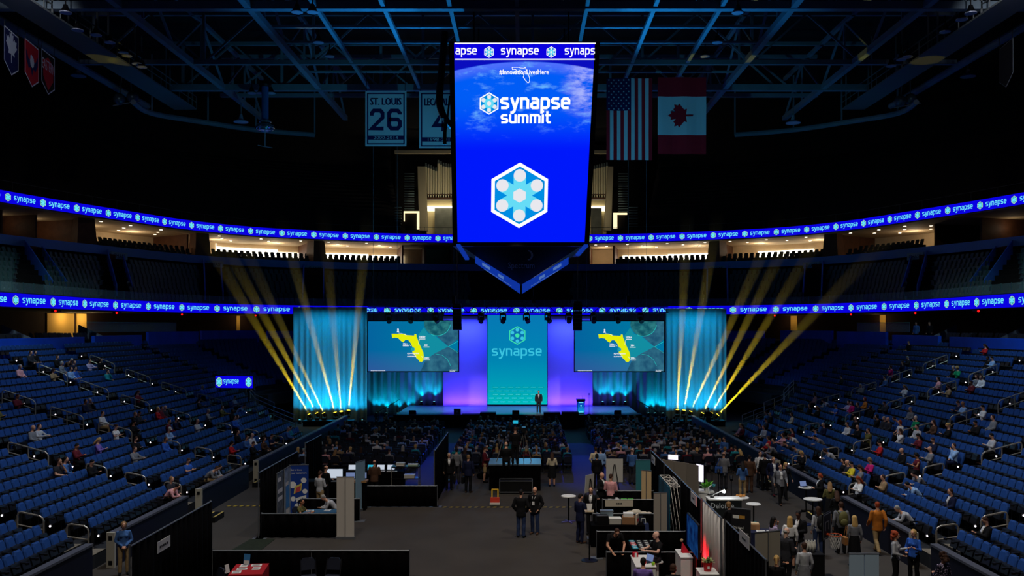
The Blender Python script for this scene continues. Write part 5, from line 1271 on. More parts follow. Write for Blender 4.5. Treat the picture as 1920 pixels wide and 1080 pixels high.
def inframe(x, y, z, m=0): 
    px = VX+x*F/y; py = VY+(EYE-z)*F/y; return -20-m < px < 1940+m and -20 < py < 1090+m
near = sorted([q for q in SPOTS if q[6] is None and inframe(q[2], q[3], q[4]+.7)], key=lambda q: q[2]**2+q[3]**2)[:300]
nearset = set((q[0], q[1], round(q[3], 2)) for q in near)
mb = seat_parts(); st0 = None
pd = MB(); pd.bx(-.21, .21, -.24, .16, .38, .44); pdo = pd.build('seat_pan', M_seatk); pan_down = pdo.data; COL.objects.unlink(pdo); bpy.data.objects.remove(pdo)
for q in near:
    s, n, x, y, z, rz, a = q
    lab = 'blue folding stadium seat in the %s row up from the %s boards, first section' % (ORD[n], 'left' if s < 0 else 'right')
    grp = 'blue seats in the %s row, %s stand' % (ORD[n], 'left' if s < 0 else 'right')
    if st0 is None:
        st0 = thing('stadium_seat', lab, 'seat', (x, y, z), rz, grp)
        mb[0].build('backrest', M_seatb, st0); mb[1].build('seat_pan', M_seatk, st0); mb[2].build('armrest', M_seatk, st0); mb[3].build('bracket', M_seatk, st0)
    else:
        t = copy_tree(st0, (x, y, z), rz, lab, grp)
        if (s, n, round(y, 2)) in OCC:
            t['label'] = lab.replace('blue folding', 'occupied blue folding')
            for ch in t.children:
                if ch.name.startswith('seat_pan'): ch.data = pan_down
b = MB(); bk = simple_seat(None)
for s, n, x, y, z, rz, a in SPOTS:
    if (s, n, round(y, 2)) in nearset and a is None: continue
    if not inframe(x, y, z+.7, 120): continue
    c, sn = math.cos(rz), math.sin(rz)
    R = lambda p: (x+p[0]*c-p[1]*sn, y+p[0]*sn+p[1]*c, z+p[2])
    far = [(p[0], p[1]+.06, p[2]) for p in bk]
    b.add([R(p) for p in bk+far], [(0,1,2,3,4,5), (0,6,7,1), (1,7,8,2), (2,8,9,3), (3,9,10,4), (4,10,11,5), (5,11,6,0), (11,10,9,8,7,6)], 0)
    if (s, n, round(y, 2)) in OCC and a is None:
        P_ = [(-.21,-.24,.38),(.21,-.24,.38),(.21,.16,.38),(-.21,.16,.38),(-.21,-.24,.44),(.21,-.24,.44),(.21,.16,.44),(-.21,.16,.44)]
        b.add([R(p) for p in P_], [(0,3,2,1),(4,5,6,7),(0,1,5,4),(1,2,6,5),(3,0,4,7)], 1)
    elif y < 75:
        P_ = [(-.2,-.0,.40),(.2,-.0,.40),(.2,.12,.38),(-.2,.12,.38),(-.2,.08,.64),(.2,.08,.64),(.2,.15,.64),(-.2,.15,.64)]
        b.add([R(p) for p in P_], [(0,3,2,1),(4,5,6,7),(0,1,5,4),(3,0,4,7),(1,2,6,5)], 1)
        P_ = [(-.27,-.15,.60),(-.22,-.15,.60),(-.22,.26,.60),(-.27,.26,.60),(-.27,-.15,.65),(-.22,-.15,.65),(-.22,.26,.65),(-.27,.26,.65)]
        b.add([R(p) for p in P_], [(0,3,2,1),(4,5,6,7),(0,1,5,4),(1,2,6,5),(3,0,4,7)], 1)
tag(b.build('stadium_seats', [M_seatb, M_seatk]), 'mass of blue folding stadium seats filling both lower stands behind the front rows', 'seats', None, 'stuff')

# club deck seats: nearest 200 one by one, the rest together
cs = []
for k in range(NK-1):
    t = (k+.45)/NK; L = 1.0; u = .0; P_ = [mid(i/400, t)[0] for i in range(401)]; pts_, Ln = resample(P_, 2)
    nn_ = int(Ln/.56)
    for i in range(nn_):
        u = (i+.5)/nn_; p, n = mid(u, t)
        px = VX+p.x*F/max(p.y, 1)
        if p.y < 45 or not -20 < px < 1940 or any(abs(px-v) < 15+1.2*F/p.y*.5 for v, _ in VOM) or (880 < px < 1070): continue
        cs.append((p.x, p.y, zmid(k), math.atan2(n.y, n.x)+PI/2, px))
cs.sort(key=lambda q: q[1]); csn = cs[:200]
bkc = [(-.2,.1,.38),(.2,.1,.38),(.22,.22,.85),(.14,.24,.93),(-.14,.24,.93),(-.22,.22,.85)]
def club_seat(b, x, y, z, rz):
    c, sn = math.cos(rz), math.sin(rz); R = lambda p: (x+p[0]*c-p[1]*sn, y+p[0]*sn+p[1]*c, z+p[2])
    b.add([R(p) for p in bkc+[(p[0], p[1]+.06, p[2]) for p in bkc]], [(0,1,2,3,4,5), (0,6,7,1), (1,7,8,2), (2,8,9,3), (3,9,10,4), (4,10,11,5), (5,11,6,0), (11,10,9,8,7,6)])
    b.add([R(p) for p in [(-.21,-.2,.40),(.21,-.2,.40),(.21,.12,.38),(-.21,.12,.38),(-.21,-.2,.46),(.21,-.2,.46),(.21,.12,.45),(-.21,.12,.45)]], [(0,3,2,1),(4,5,6,7),(0,1,5,4),(1,2,6,5),(3,0,4,7)])
    b.add([R(p) for p in [(-.2,-.1,0),(.2,-.1,0),(.2,.1,0),(-.2,.1,0),(-.2,-.1,.4),(.2,-.1,.4),(.2,.1,.4),(-.2,.1,.4)]], [(0,1,5,4),(1,2,6,5),(2,3,7,6),(3,0,4,7)])
M_club = mat('club_seat_green_grey', rgb(62, 92, 92), .5, spec=.4)
b = MB(); club_seat(b, 0, 0, 0, 0); me0 = None
for x, y, z, rz, px in csn:
    sd = 'left' if px < VX else 'right'
    if me0 is None: o = b.build('club_seat', M_club, None, (x, y, z), rz); me0 = o.data
    else: o = link('club_seat', me0, None, (x, y, z), rz)
    tag(o, 'dark green-grey club deck seat above the lower LED ribbon, near end of the %s side' % sd, 'seat', 'club seats at the %s end' % sd)
b = MB()
for q in cs[200:]: club_seat(b, *q[:4])
tag(b.build('club_seats', M_club), 'mass of dark club deck seats curving between the two LED ribbons', 'seats', None, 'stuff')
# chairs on the concourse behind the blue wall
b = MB(); club_seat(b, 0, 0, 0, 0); cm = None; M_cch = mat('concourse_chair_black', rgb(24, 24, 28), .6)
for x0, x1, k, r in ((2, 45, 6, 0), (88, 118, 7, 1), (120, 170, 7, 0), (60, 112, 6, 2), (1768, 1815, 7, 0), (1812, 1880, 9, 1), (1890, 1918, 5, 0)):
    for i in range(k):
        p, n = pt(LP, LN, u_of(LP, x0+(x1-x0)*(i+.5)/k, .9-1.4*r), .9-1.4*r); rz = math.atan2(n.y, n.x)+PI/2
        if cm is None: o = b.build('concourse_chair', M_cch, None, (p.x, p.y, 6.4), rz); cm = o.data
        else: o = link('concourse_chair', cm, None, (p.x, p.y, 6.4), rz)
        sd = 'left' if x0 < VX else 'right'; tag(o, 'black chair on the concourse above the blue wall at the %s' % sd, 'chair', 'concourse chairs, %s side' % sd)
# suite seats: dark backs along the bright suites
b = MB(); club_seat(b, 0, 0, 0, 0); sm = None
for x0, x1, nm in ((205, 372, 'beige suite'), (415, 585, 'bright suite'), (606, 752, 'bright suite'), (1150, 1330, 'bright suite'), (1350, 1530, 'bright suite'), (1575, 1690, 'beige suite')):
    ua, ub = u_of(UP, x0), u_of(UP, x1)
    for r in range(2):
        nn_ = int((ub-ua)*ULEN/.62)
        for i in range(nn_):
            p, n = pt(UP, UN, ua+(ub-ua)*(i+.5*(1+r))/nn_, -.9-1.3*r); rz = math.atan2(n.y, n.x)+PI/2
            if sm is None: o = b.build('suite_seat', M_seatd, None, (p.x, p.y, 15.05+.35*r), rz); sm = o.data
            else: o = link('suite_seat', sm, None, (p.x, p.y, 15.05+.35*r), rz)
            tag(o, 'dark seat in the %s row of the suites under the upper LED ribbon' % ('front' if r == 0 else 'back'), 'seat', 'suite seats, %s row' % ('front' if r == 0 else 'back'))
    bb = MB(); band(bb, UP, UN, 15.05, 15.78, -2.6, -2.9, ua, ub, K=8); struct(bb.build('trim_%d' % (40+int(x0) % 50), M_dark))

# ------------------------------------------------------------------ handrails, aisle lights, gate posts
M_rail = mat('rail_brushed', rgb(165, 158, 146), .4, metal=.5)
M_dot = emis('aisle_light_lens', rgb(255, 244, 255), 4.0, False); lt0 = None
for s in (-1, 1):
    sd = 'left' if s < 0 else 'right'
    for k, Y in enumerate(STAIRS):
        n = 0; c_ = 0
        while n < NROW-3:
            if Y+1 > YEND(n): n += 1; continue
            d0 = DR(n)+(.1 if n else .25); span = 1 if n < 5 else 2; d1 = DR(n)+.8*span+.15; z0, z1 = ZR(n), ZR(n+span)
            if n == 0: z1 = z0+.1
            lab = 'brushed tube handrail on the %s %s stairway, %s up from the boards' % (ORD[k], sd, ORD[c_])
            x0, x1 = XM(s, d0), XM(s, d1); y = Y-.1; h = .88
            g = thing('stair_handrail', lab, 'handrail', (x0, y, z0), 0, 'stair handrails, %s stand' % sd); dx = x1-x0; dz = z1-z0; q = .14*s
            P_ = [(0,0,0), (0,0,h-.14), (q*.3,0,h-.04), (q,0,h+.0+dz*.14/abs(dx)), (dx-q,0,h+dz-dz*.14/abs(dx)), (dx-q*.3,0,h+dz-.04), (dx,0,h+dz-.14), (dx,0,dz)]
            b = MB(); b.tube(P_, .03, 6); b.build('top_rail', M_rail, g)
            b = MB(); b.tube([(0,0,h*.52), (dx,0,h*.52+dz)], .025, 6); b.build('mid_rail', M_rail, g)
            if span > 1: b = MB(); b.cyl((dx/2,0,dz/2), (dx/2,0,h+dz/2), .026, n=6); b.build('post', M_rail, g)
            n += 2 if n < 4 else 3; c_ += 1
        for n in range(0, NROW-1, 2):
            if Y+1 > YEND(n): continue
            p = (XM(s, DR(n)+.3), Y+.70, ZR(n)+.40); lab = 'tiny white aisle light on the end seat, %s %s stairway, row %d up' % (ORD[k], sd, n+1)
            if lt0 is None:
                lt0 = thing('aisle_light', lab, 'aisle light', p, 0, 'aisle lights at the stairs'); b = MB(); b.bx(-.05, .05, -.0, .06, -.06, .06); b.build('housing', M_blackm, lt0)
                b = MB(); b.sph((0, -.02, 0), .031, 8, 6); b.build('lens', M_dot, lt0)
            else: copy_tree(lt0, p, 0, lab)
    for k, gy in enumerate(GATE[:3]):
        x = XM(s, 0); g = thing('gate_post', 'pale padded gate end post at the %s gate in the %s boards' % (ORD[k], sd), 'gate post', (x+s*.08, gy+.68, 0)); b = MB(); b.bx(-.13, .13, -.06, .06, .0, 1.14); b.build('post', mat('gate_pad', rgb(176, 172, 158), .6), g)
        [MB().bx(-.06, .06, -.075, -.055, q, q+.13).build('hinge_plate', M_blackm, g) for q in (.1, .9)]
        if k == 0: continue
        g = thing('gate_steps', 'small wooden step box at the %s gate in the %s boards' % (ORD[k], sd), 'steps', (x-s*.55, gy, 0)); b = MB(); b.bx(-.45, .45, -.55, .55, 0, .22); b.build('box', M_blackm, g)
        b = MB(); M_t = mat('step_edge_yellow', rgb(200, 176, 96), .6)
        for xx in (-.4, 0, .36): b.bx(xx, xx+.07, -.55, .55, .22, .226)
        b.build('tread_strip', M_t, g)
    # portal rails at the far end of the stand
    for k in range(3):
        n = 2+3*k; x0, x1 = XM(s, DR(n)), XM(s, DR(n+2)+.6); y0, y1 = YEND(n)+.25, YEND(n+2)+.5; z0, z1 = ZR(n), ZR(n+2)
        g = thing('portal_railing', 'three-bar tube railing at the %s corner portal, %s up' % (sd, ORD[k]), 'railing', (x0, y0, z0)); b = MB(); dx, dy, dz = x1-x0, y1-y0, z1-z0
        for h in (1.05, .75, .45): b.tube([(0,0,h), (dx, dy, h+dz)], .028, 5)
        b.build('rail', M_rail, g)
        for f in (0, .5, 1): MB().cyl((dx*f, dy*f, dz*f), (dx*f, dy*f, dz*f+1.05), .028, n=6).build('post', M_rail, g)
# ================================================================== PEOPLE
M_skin = tinted('skin', .6, .3); M_cloth = tinted('clothing', .85, .15); M_hair = tinted('hair', .7, .25); M_eye = mat('eye_dark', rgb(24, 18, 16), .5); M_lip = mat('lip', rgb(140, 70, 66), .6)
V3 = Vector
def capsule(b, p0, r0, p1, r1, n=10):
    p0 = V3(p0); p1 = V3(p1); b.cyl(p0, p1, r0, r1, n); b.sph(p0, r0, n, 6); b.sph(p1, r1, n, 6)
def oval_tube(b, secs, n=14):
    """closed tube through (centre, rx, ry) sections; sections stay level across x"""
    vs = []; k = len(secs)
    for i, (c, rx, ry) in enumerate(secs):
        c = V3(c); d = (V3(secs[min(i+1, k-1)][0])-V3(secs[max(i-1, 0)][0])).normalized(); x = V3((1,0,0)); y = d.cross(x).normalized()
        for j in range(n): t = 2*PI*j/n; vs.append(c+x*(rx*math.cos(t))+y*(ry*math.sin(t)))
    fs = [(i*n+j, i*n+(j+1) % n, (i+1)*n+(j+1) % n, (i+1)*n+j) for i in range(k-1) for j in range(n)]
    fs += [tuple(range(n))[::-1], tuple(range((k-1)*n, k*n))]; b.add(vs, fs)
def fuse(b, vox, smooth=3):
    """one continuous closed surface round the overlapping volumes"""
    me = bpy.data.meshes.new('tmp'); me.from_pydata(b.v, [], b.f); o = bpy.data.objects.new('tmp', me); WORK.collection.objects.link(o)
    r = o.modifiers.new('r', 'REMESH'); r.mode = 'VOXEL'; r.voxel_size = vox
    s = o.modifiers.new('s', 'SMOOTH'); s.factor = .5; s.iterations = smooth
    dg = work_dg(); ev = o.evaluated_get(dg); m2 = ev.to_mesh()
    out = MB(); out.add([v.co[:] for v in m2.vertices], [tuple(p.vertices) for p in m2.polygons], 0)
    ev.to_mesh_clear(); WORK.collection.objects.unlink(o); bpy.data.objects.remove(o); bpy.data.meshes.remove(me); return out
def mesh_of(b, name, mats):
    me = bpy.data.meshes.new(name); me.from_pydata(b.v, [], b.f)
    for m in mats: me.materials.append(m)
    if len(mats) > 1: me.polygons.foreach_set('material_index', b.m)
    me.polygons.foreach_set('use_smooth', [True]*len(b.f)); me.update(); return me
def pose(kind, fem):
    """joints in metres, figure faces -Y, feet on z = 0"""
    sh = .175 if fem else .195; hp = .10 if fem else .09
    J = dict(pel=V3((0,0,.95)), wai=V3((0,.0,1.10)), che=V3((0,.0,1.30)), nb=V3((0,.015,1.47)), hd=V3((0,-.02,1.645)), look=V3((0,-1,-.05)))
    for s, q in ((-1, 'l'), (1, 'r')):
        J['sh'+q] = V3((s*sh, .012, 1.405)); J['el'+q] = V3((s*(sh+.06), .04, 1.14)); J['wr'+q] = V3((s*(sh+.055), -.05, .905)); J['hi'+q] = V3((s*hp, 0, .92))
        J['kn'+q] = V3((s*(hp+.01), -.015, .50)); J['an'+q] = V3((s*(hp+.015), .03, .085)); J['to'+q] = V3((s*(hp+.04), -.13, .03))
    def arms(elb, wri, which='lr'):
        for s, q in ((-1, 'l'), (1, 'r')):
            if q in which: J['el'+q] = V3((s*elb[0], elb[1], elb[2])); J['wr'+q] = V3((s*wri[0], wri[1], wri[2]))
    if kind == 'front': arms((.25, -.02, 1.13), (.10, -.25, 1.12)); J['look'] = V3((0,-1,-.5))
    elif kind == 'clasp': arms((.25, .02, 1.13), (.05, -.19, .98))
    elif kind == 'cross': arms((.25, -.06, 1.14), (-.06, -.20, 1.20))
    elif kind == 'pocket': arms((.29, .05, 1.15), (.19, -.08, .95))
    elif kind == 'talk': arms((.26, -.06, 1.14), (.24, -.30, 1.22), 'r'); arms((.25, .0, 1.13), (.12, -.22, 1.06), 'l')
    elif kind == 'chin': arms((.20, -.14, 1.16), (.04, -.17, 1.45), 'r'); arms((.23, -.06, 1.14), (-.06, -.18, 1.10), 'l')
    elif kind == 'reach': arms((.30, -.18, 1.33), (.34, -.42, 1.38), 'r')
    elif kind == 'walk':
        J['knl'] = V3((-hp, -.20, .53)); J['anl'] = V3((-hp, -.26, .10)); J['tol'] = V3((-hp-.01, -.42, .05)); J['knr'] = V3((hp, .06, .49)); J['anr'] = V3((hp, .30, .14)); J['tor'] = V3((hp+.01, .16, .03))
        arms((.25, .12, 1.16), (.25, .06, .92), 'l'); arms((.25, -.02, 1.14), (.24, -.2, .96), 'r')
    elif kind == 'lean':
        J['che'] = V3((0,-.16,1.26)); J['wai'] = V3((0,-.03,1.09)); J['nb'] = V3((0,-.30,1.37)); J['hd'] = V3((0,-.42,1.48)); J['look'] = V3((0,-1,-1.0))
        for s, q in ((-1, 'l'), (1, 'r')): J['sh'+q] = V3((s*sh, -.25, 1.35)); J['el'+q] = V3((s*(sh+.08), -.33, 1.07)); J['wr'+q] = V3((s*(sh-.02), -.50, .90))
    elif kind.startswith('sit'):
        dz = -.44
        for k in ('pel','wai','che','nb','hd'): J[k] = J[k]+V3((0,0,dz))
        J['che'] += V3((0,.03,0)); J['nb'] += V3((0,.02,0)); J['hd'] += V3((0,.0,0))
        for s, q in ((-1, 'l'), (1, 'r')):
            J['sh'+q] += V3((0,.03,dz)); J['hi'+q] = V3((s*hp, -.02, .50)); J['kn'+q] = V3((s*(hp+.03), -.44, .50)); J['an'+q] = V3((s*(hp+.03), -.42, .085)); J['to'+q] = V3((s*(hp+.05), -.58, .03))
        arms((.24, -.04, .72), (.12, -.28, .64))
        if kind == 'sitphone': arms((.23, -.08, .74), (.07, -.30, .82)); J['look'] = V3((0,-1,-.7))
        if kind == 'sitchin': arms((.20, -.16, .76), (.03, -.15, 1.02), 'r'); arms((.22, -.06, .71), (-.04, -.24, .66), 'l')
        if kind == 'sitcross':
            arms((.23, -.06, .74), (-.05, -.20, .80)); J['knr'] = V3((.02, -.44, .60)); J['anr'] = V3((-.14, -.60, .36)); J['tor'] = V3((-.16, -.74, .34))
        if kind == 'sitlean':
            J['che'] += V3((0,-.22,-.08)); J['wai'] += V3((0,-.06,-.02)); J['nb'] += V3((0,-.36,-.16)); J['hd'] += V3((0,-.46,-.20)); J['look'] = V3((0,-1,-.8))
            for s, q in ((-1, 'l'), (1, 'r')): J['sh'+q] += V3((0,-.33,-.13)); J['el'+q] = V3((s*.17, -.38, .62)); J['wr'+q] = V3((s*.05, -.56, .62))
        if kind == 'situp': arms((.30, -.12, .78), (.10, -.42, .80))
    return J
FIG = {}
def figure(kind, fem, top, bot, hair, lod):
    """lod 0 near, 1 middle, 2 far: meshes for body, top, bottom, shoes, hair (+ extras)"""
    key = (kind, fem, top, bot, hair, lod)
    if key in FIG: return FIG[key]
    J = pose(kind, fem); vox = (.0135, .022, .03)[lod]; out = {}
    sw = .90 if fem else 1.0
    def torso(b, g, lo=None, hi=True):
        b_ = [(J['pel']+V3((0,0,-.10)), .125+g, .10+g), (J['pel'], (.165 if fem else .158)+g, .118+g), (J['wai'], (.128 if fem else .145)+g, .098+g), (J['che'], .168*sw+g, .118+g)]
        if lo is not None: b_[0] = (J['pel']+V3((0,0,lo)), (.17 if fem else .165)+g, .125+g)
        m = (J['shl']+J['shr'])/2; b_ += [(m+V3((0,.0,-.03)), .175*sw+g, .105+g), (m+V3((0,0,.035)), .125+g, .075+g), (J['nb'], .062+g*.6, .062+g*.6)]
        oval_tube(b, b_)
        if fem:
            for s in (-1, 1): b.sph(J['che']+V3((s*.07, -.075-g, .0)), .058+g*.4, 10, 6)
    def arm(b, g, q, frac=1.0):
        s_, e_, w_ = J['sh'+q], J['el'+q], J['wr'+q]; r = (.045, .038, .027) if fem else (.052, .043, .031)
        if frac >= 1: capsule(b, s_, r[0]+g, e_, r[1]+g); capsule(b, e_, r[1]+g, w_+(e_-w_).normalized()*.02, r[2]+g)
        else: capsule(b, s_, r[0]+g, s_.lerp(e_, frac), r[0]*.95+g)
    def leg(b, g, q, foot=True):
        capsule(b, J['hi'+q], .085+g, J['kn'+q], .056+g, 12); k = J['kn'+q]; a = J['an'+q]; m = k.lerp(a, .3)+(V3((0,.02,0)) if not kind.startswith('sit') else V3((0,.015,0)))
        capsule(b, k, .055+g, m, .058+g); capsule(b, m, .058+g, a, .04+g)
        if foot: capsule(b, a+V3((0,.02,-.03)), .04+g, J['to'+q], .03+g)
    hd = J['hd']; ld = J['look'].normalized(); up = V3((0,0,1)); rt = ld.cross(up).normalized(); up2 = rt.cross(ld)
    RH = Matrix((rt, -ld, up2)).transposed()                 # head frame: x right, -y face, z up
    def hp(x, y, z): return hd+RH @ V3((x, y, z))
    # body
    b = MB(); torso(b, 0)
    for q in 'lr': arm(b, 0, q); leg(b, 0, q)
    capsule(b, J['nb']+V3((0,0,-.02)), .058, hp(0, .02, -.06), .052)
    b.sph(hd, (.074, .094, .108), 14, 10, R=RH); b.sph(hp(0, -.022, -.055), (.058, .07, .062), 12, 8, R=RH); b.sph(hp(0, .025, .02), (.076, .085, .092), 12, 8, R=RH)
    for q in 'lr':
        w_ = J['wr'+q]; d = (w_-J['el'+q]).normalized(); b.sph(w_+d*.05, .036 if lod else .033, 8, 6)
    if lod == 0:
        capsule(b, hp(0, -.088, .008), .011, hp(0, -.108, -.022), .016, 8); b.sph(hp(0, -.08, .035), (.05, .02, .012), 8, 6, R=RH)
        for s in (-1, 1): b.sph(hp(s*.078, .008, -.005), (.012, .022, .032), 8, 6, R=RH)
    o = fuse(b, vox, 2)
    if lod < 2:
        for s in (-1, 1): o.sph(hp(s*.031, -.088, .012), (.013, .009, .009), 8, 5, 1, RH)
        o.sph(hp(0, -.088, -.058), (.024, .009, .007), 8, 5, 2, RH)
    for q, s in (('l', -1), ('r', 1)):                         # hands: palm, four curled fingers, thumb from its side
        w_ = J['wr'+q]; d = (w_-J['el'+q]).normalized(); side = d.cross(V3((0,0,1)));  side = side.normalized() if side.length > .2 else V3((0,-1,0)); nrm = side.cross(d).normalized()
        if kind in ('stand', 'walk', 'pocket'): side = V3((0,-1,0)); nrm = V3((-s,0,0))
        Rm = Matrix((side, d, nrm)).transposed(); c = w_+d*.055
        if lod == 0:
            o.sph(c, (.04, .05, .016), 10, 6, 0, Rm)
            for i, ln in enumerate((.068, .078, .072, .056)):
                p0 = c+side*(.028-.019*i)+d*.04; p1 = p0+d*ln*.5+nrm*.006; p2 = p1+d*ln*.32+nrm*.028; o.tube([p0-d*.01, p1, p2], [.0095, .0085, .0065], 6, 0)
            t0 = c+side*.034-d*.02; t1 = t0+side*.024+d*.028+nrm*.01; t2 = t1+side*.006+d*.028+nrm*.012; o.tube([t0-side*.01, t1, t2], [.012, .0105, .008], 6, 0)
        elif lod == 1:
            for i in range(4): p0 = c+side*(.028-.019*i)+d*.03; o.tube([p0, p0+d*.065+nrm*.02], [.010, .008], 4, 0)
            o.tube([c+side*.03-d*.02, c+side*.055+d*.03], [.012, .009], 4, 0)
        else: o.sph(c+d*.03, (.03, .05, .02), 6, 4, 0, Rm)
    out['body'] = mesh_of(o, 'body', [M_skin, M_eye, M_lip])
    # top
    if top:
        b = MB(); g = {'tee': .014, 'shirt': .015, 'jacket': .026, 'sleeveless': .013, 'dress': .016}[top]
        lo = {'jacket': -.16, 'dress': -.14}.get(top, -.06)
        if kind.startswith('sit'): lo = max(lo, -.07)
        torso(b, g, lo)
        for q in 'lr': arm(b, g*.85, q, {'tee': .55, 'sleeveless': .12}.get(top, 1.0))
        if top == 'jacket':
            for s in (-1, 1): capsule(b, J['nb']+V3((s*.05, .02, .02)), .022, J['nb']+V3((s*.035, -.07, -.06)), .02, 8)
        out['top'] = mesh_of(fuse(b, vox*1.15, 2), 'top', [M_cloth])
        if top == 'jacket' and lod < 2:                        # shirt front in the open collar
            m = J['che']; b = MB(); nb = J['nb']; y = min(nb.y, m.y)
            f = [nb+V3((-.055, -.078, .005)), nb+V3((.055, -.078, .005)), m+V3((.055, -.168, .02)), m+V3((0, -.165, -.19)), m+V3((-.055, -.168, .02))]
            b.add(f+[p+V3((0,.03,0)) for p in f], [(0,4,3,2,1), (5,6,7,8,9)]+[(i, (i+1) % 5, 5+(i+1) % 5, 5+i) for i in range(5)]); out['front'] = mesh_of(b, 'front', [M_cloth])
    # bottom
    b = MB(); g = .014
    if bot == 'trousers':
        oval_tube(b, [(J['pel']+V3((0,0,-.12)), .14+g, .105+g), (J['pel'], .160+g, .118+g), (J['wai']+V3((0,0,-.04)), .146+g, .102+g)])
        for q in 'lr':
            leg(b, g, q, False)
            capsule(b, J['kn'+q], .06+g, J['an'+q], .05+g)
    elif bot == 'skirt':
        kz = (J['knl']+J['knr'])/2
        if kind.startswith('sit'): oval_tube(b, [(J['pel']+V3((0,.06,.0)), .17+g, .12+g), (J['pel']+V3((0,-.15,-.0)), .19, .11), (kz+V3((0,-.05,.0)), .19, .09)]); oval_tube(b, [(J['pel']+V3((0,0,-.05)), .17+g, .12+g), (J['wai'], .14+g, .105+g)])
        else: oval_tube(b, [(kz+V3((0,0,-.04)), .235, .20), (J['pel']+V3((0,0,-.08)), .19, .145), (J['pel'], .172+g, .125+g), (J['wai'], .135+g, .103+g)])
    elif bot == 'shorts':
        oval_tube(b, [(J['pel']+V3((0,0,-.12)), .14+g, .105+g), (J['pel'], .160+g, .118+g), (J['wai']+V3((0,0,-.04)), .146+g, .102+g)])
        for q in 'lr': capsule(b, J['hi'+q], .09+g, J['hi'+q].lerp(J['kn'+q], .9), .075+g)
    out['bottom'] = mesh_of(fuse(b, vox*1.15, 2), 'bottom', [M_cloth])
    if lod < 2:
        b = MB()
        for q in 'lr': capsule(b, J['an'+q]+V3((0,.025,-.035)), .045, J['to'+q]+V3((0,-.02,.005)), .036); b.sph(J['an'+q]+V3((0,0,-.01)), .05, 8, 6)
        out['shoes'] = mesh_of(fuse(b, vox, 1), 'shoes', [M_cloth])
    if hair:
        b = MB()
        if hair == 'short': b.sph(hp(0, .022, .03), (.083, .092, .093), 14, 8, R=RH); b.sph(hp(0, .05, -.02), (.07, .06, .07), 10, 6, R=RH)
        elif hair == 'rim': b.sph(hp(0, .06, -.02), (.081, .055, .05), 12, 6, R=RH)
        elif hair == 'long':
            b.sph(hp(0, .022, .03), (.092, .098, .10), 14, 8, R=RH); oval_tube(b, [(hp(0, .05, .05), .085, .06), (hp(0, .07, -.08), .10, .06), (hp(0, .085, -.22), .105, .05), (hp(0, .085, -.33), .07, .03)])
        elif hair == 'bob': b.sph(hp(0, .025, .02), (.098, .10, .11), 14, 8, R=RH); b.sph(hp(0, .05, -.06), (.10, .075, .075), 12, 6, R=RH)
        elif hair == 'curly':
            rr = random.Random(3); b.sph(hp(0, .03, .03), (.11, .11, .115), 12, 8, R=RH)
            for i in range(26): t = rr.uniform(0, 2*PI); z = rr.uniform(-.16, .12); b.sph(hp(.10*math.cos(t), .05+.09*abs(math.sin(t)), z), .04, 6, 5)
        elif hair == 'tail':
            b.sph(hp(0, .02, .03), (.084, .092, .094), 14, 8, R=RH); oval_tube(b, [(hp(0, .09, .06), .03, .03), (hp(0, .15, .0), .035, .03), (hp(0, .13, -.18), .028, .02)])
        elif hair == 'cap': b.sph(hp(0, .01, .045), (.086, .098, .08), 14, 8, R=RH); b.sph(hp(0, -.10, .05), (.06, .06, .012), 10, 6, R=RH)
        # keep the face free
        o = fuse(b, max(vox, .014), 1) if hair != 'cap' else b
        out['hair'] = mesh_of(o, 'hair', [M_hair])
    out['J'] = J; out['head'] = hd; FIG[key] = out; return out
SKINS = {'light': rgb(214, 160, 132), 'tan': rgb(182, 124, 92), 'dark': rgb(96, 62, 46), 'pale': rgb(226, 180, 158)}
HAIRS = {'black': rgb(22, 18, 18), 'brown': rgb(64, 40, 28), 'grey': rgb(150, 146, 142), 'blond': rgb(196, 158, 96), 'red': rgb(150, 60, 26), 'darkblond': rgb(138, 104, 66), 'white': rgb(208, 204, 200)}
COLS = {'black': (20,20,23), 'navy': (24,30,58), 'charcoal': (48,48,54), 'grey': (120,122,128), 'lightgrey': (176,178,184), 'white': (226,226,226), 'blue': (48,96,190), 'lightblue': (142,178,224), 'red': (186,34,40), 'pink': (222,160,164),
        'magenta': (190,30,110), 'green': (20,140,90), 'teal': (40,150,160), 'khaki': (168,142,102), 'brown': (82,58,44), 'orange': (190,112,40), 'yellow': (220,200,50), 'purple': (120,96,176), 'jeans': (44,58,92), 'cream': (220,206,176),
        'olive': (96,92,52), 'maroon': (96,28,40), 'denim': (70,110,170), 'lilac': (186,170,206), 'tan': (150,124,92)}
def C(n): return rgb(*COLS[n])
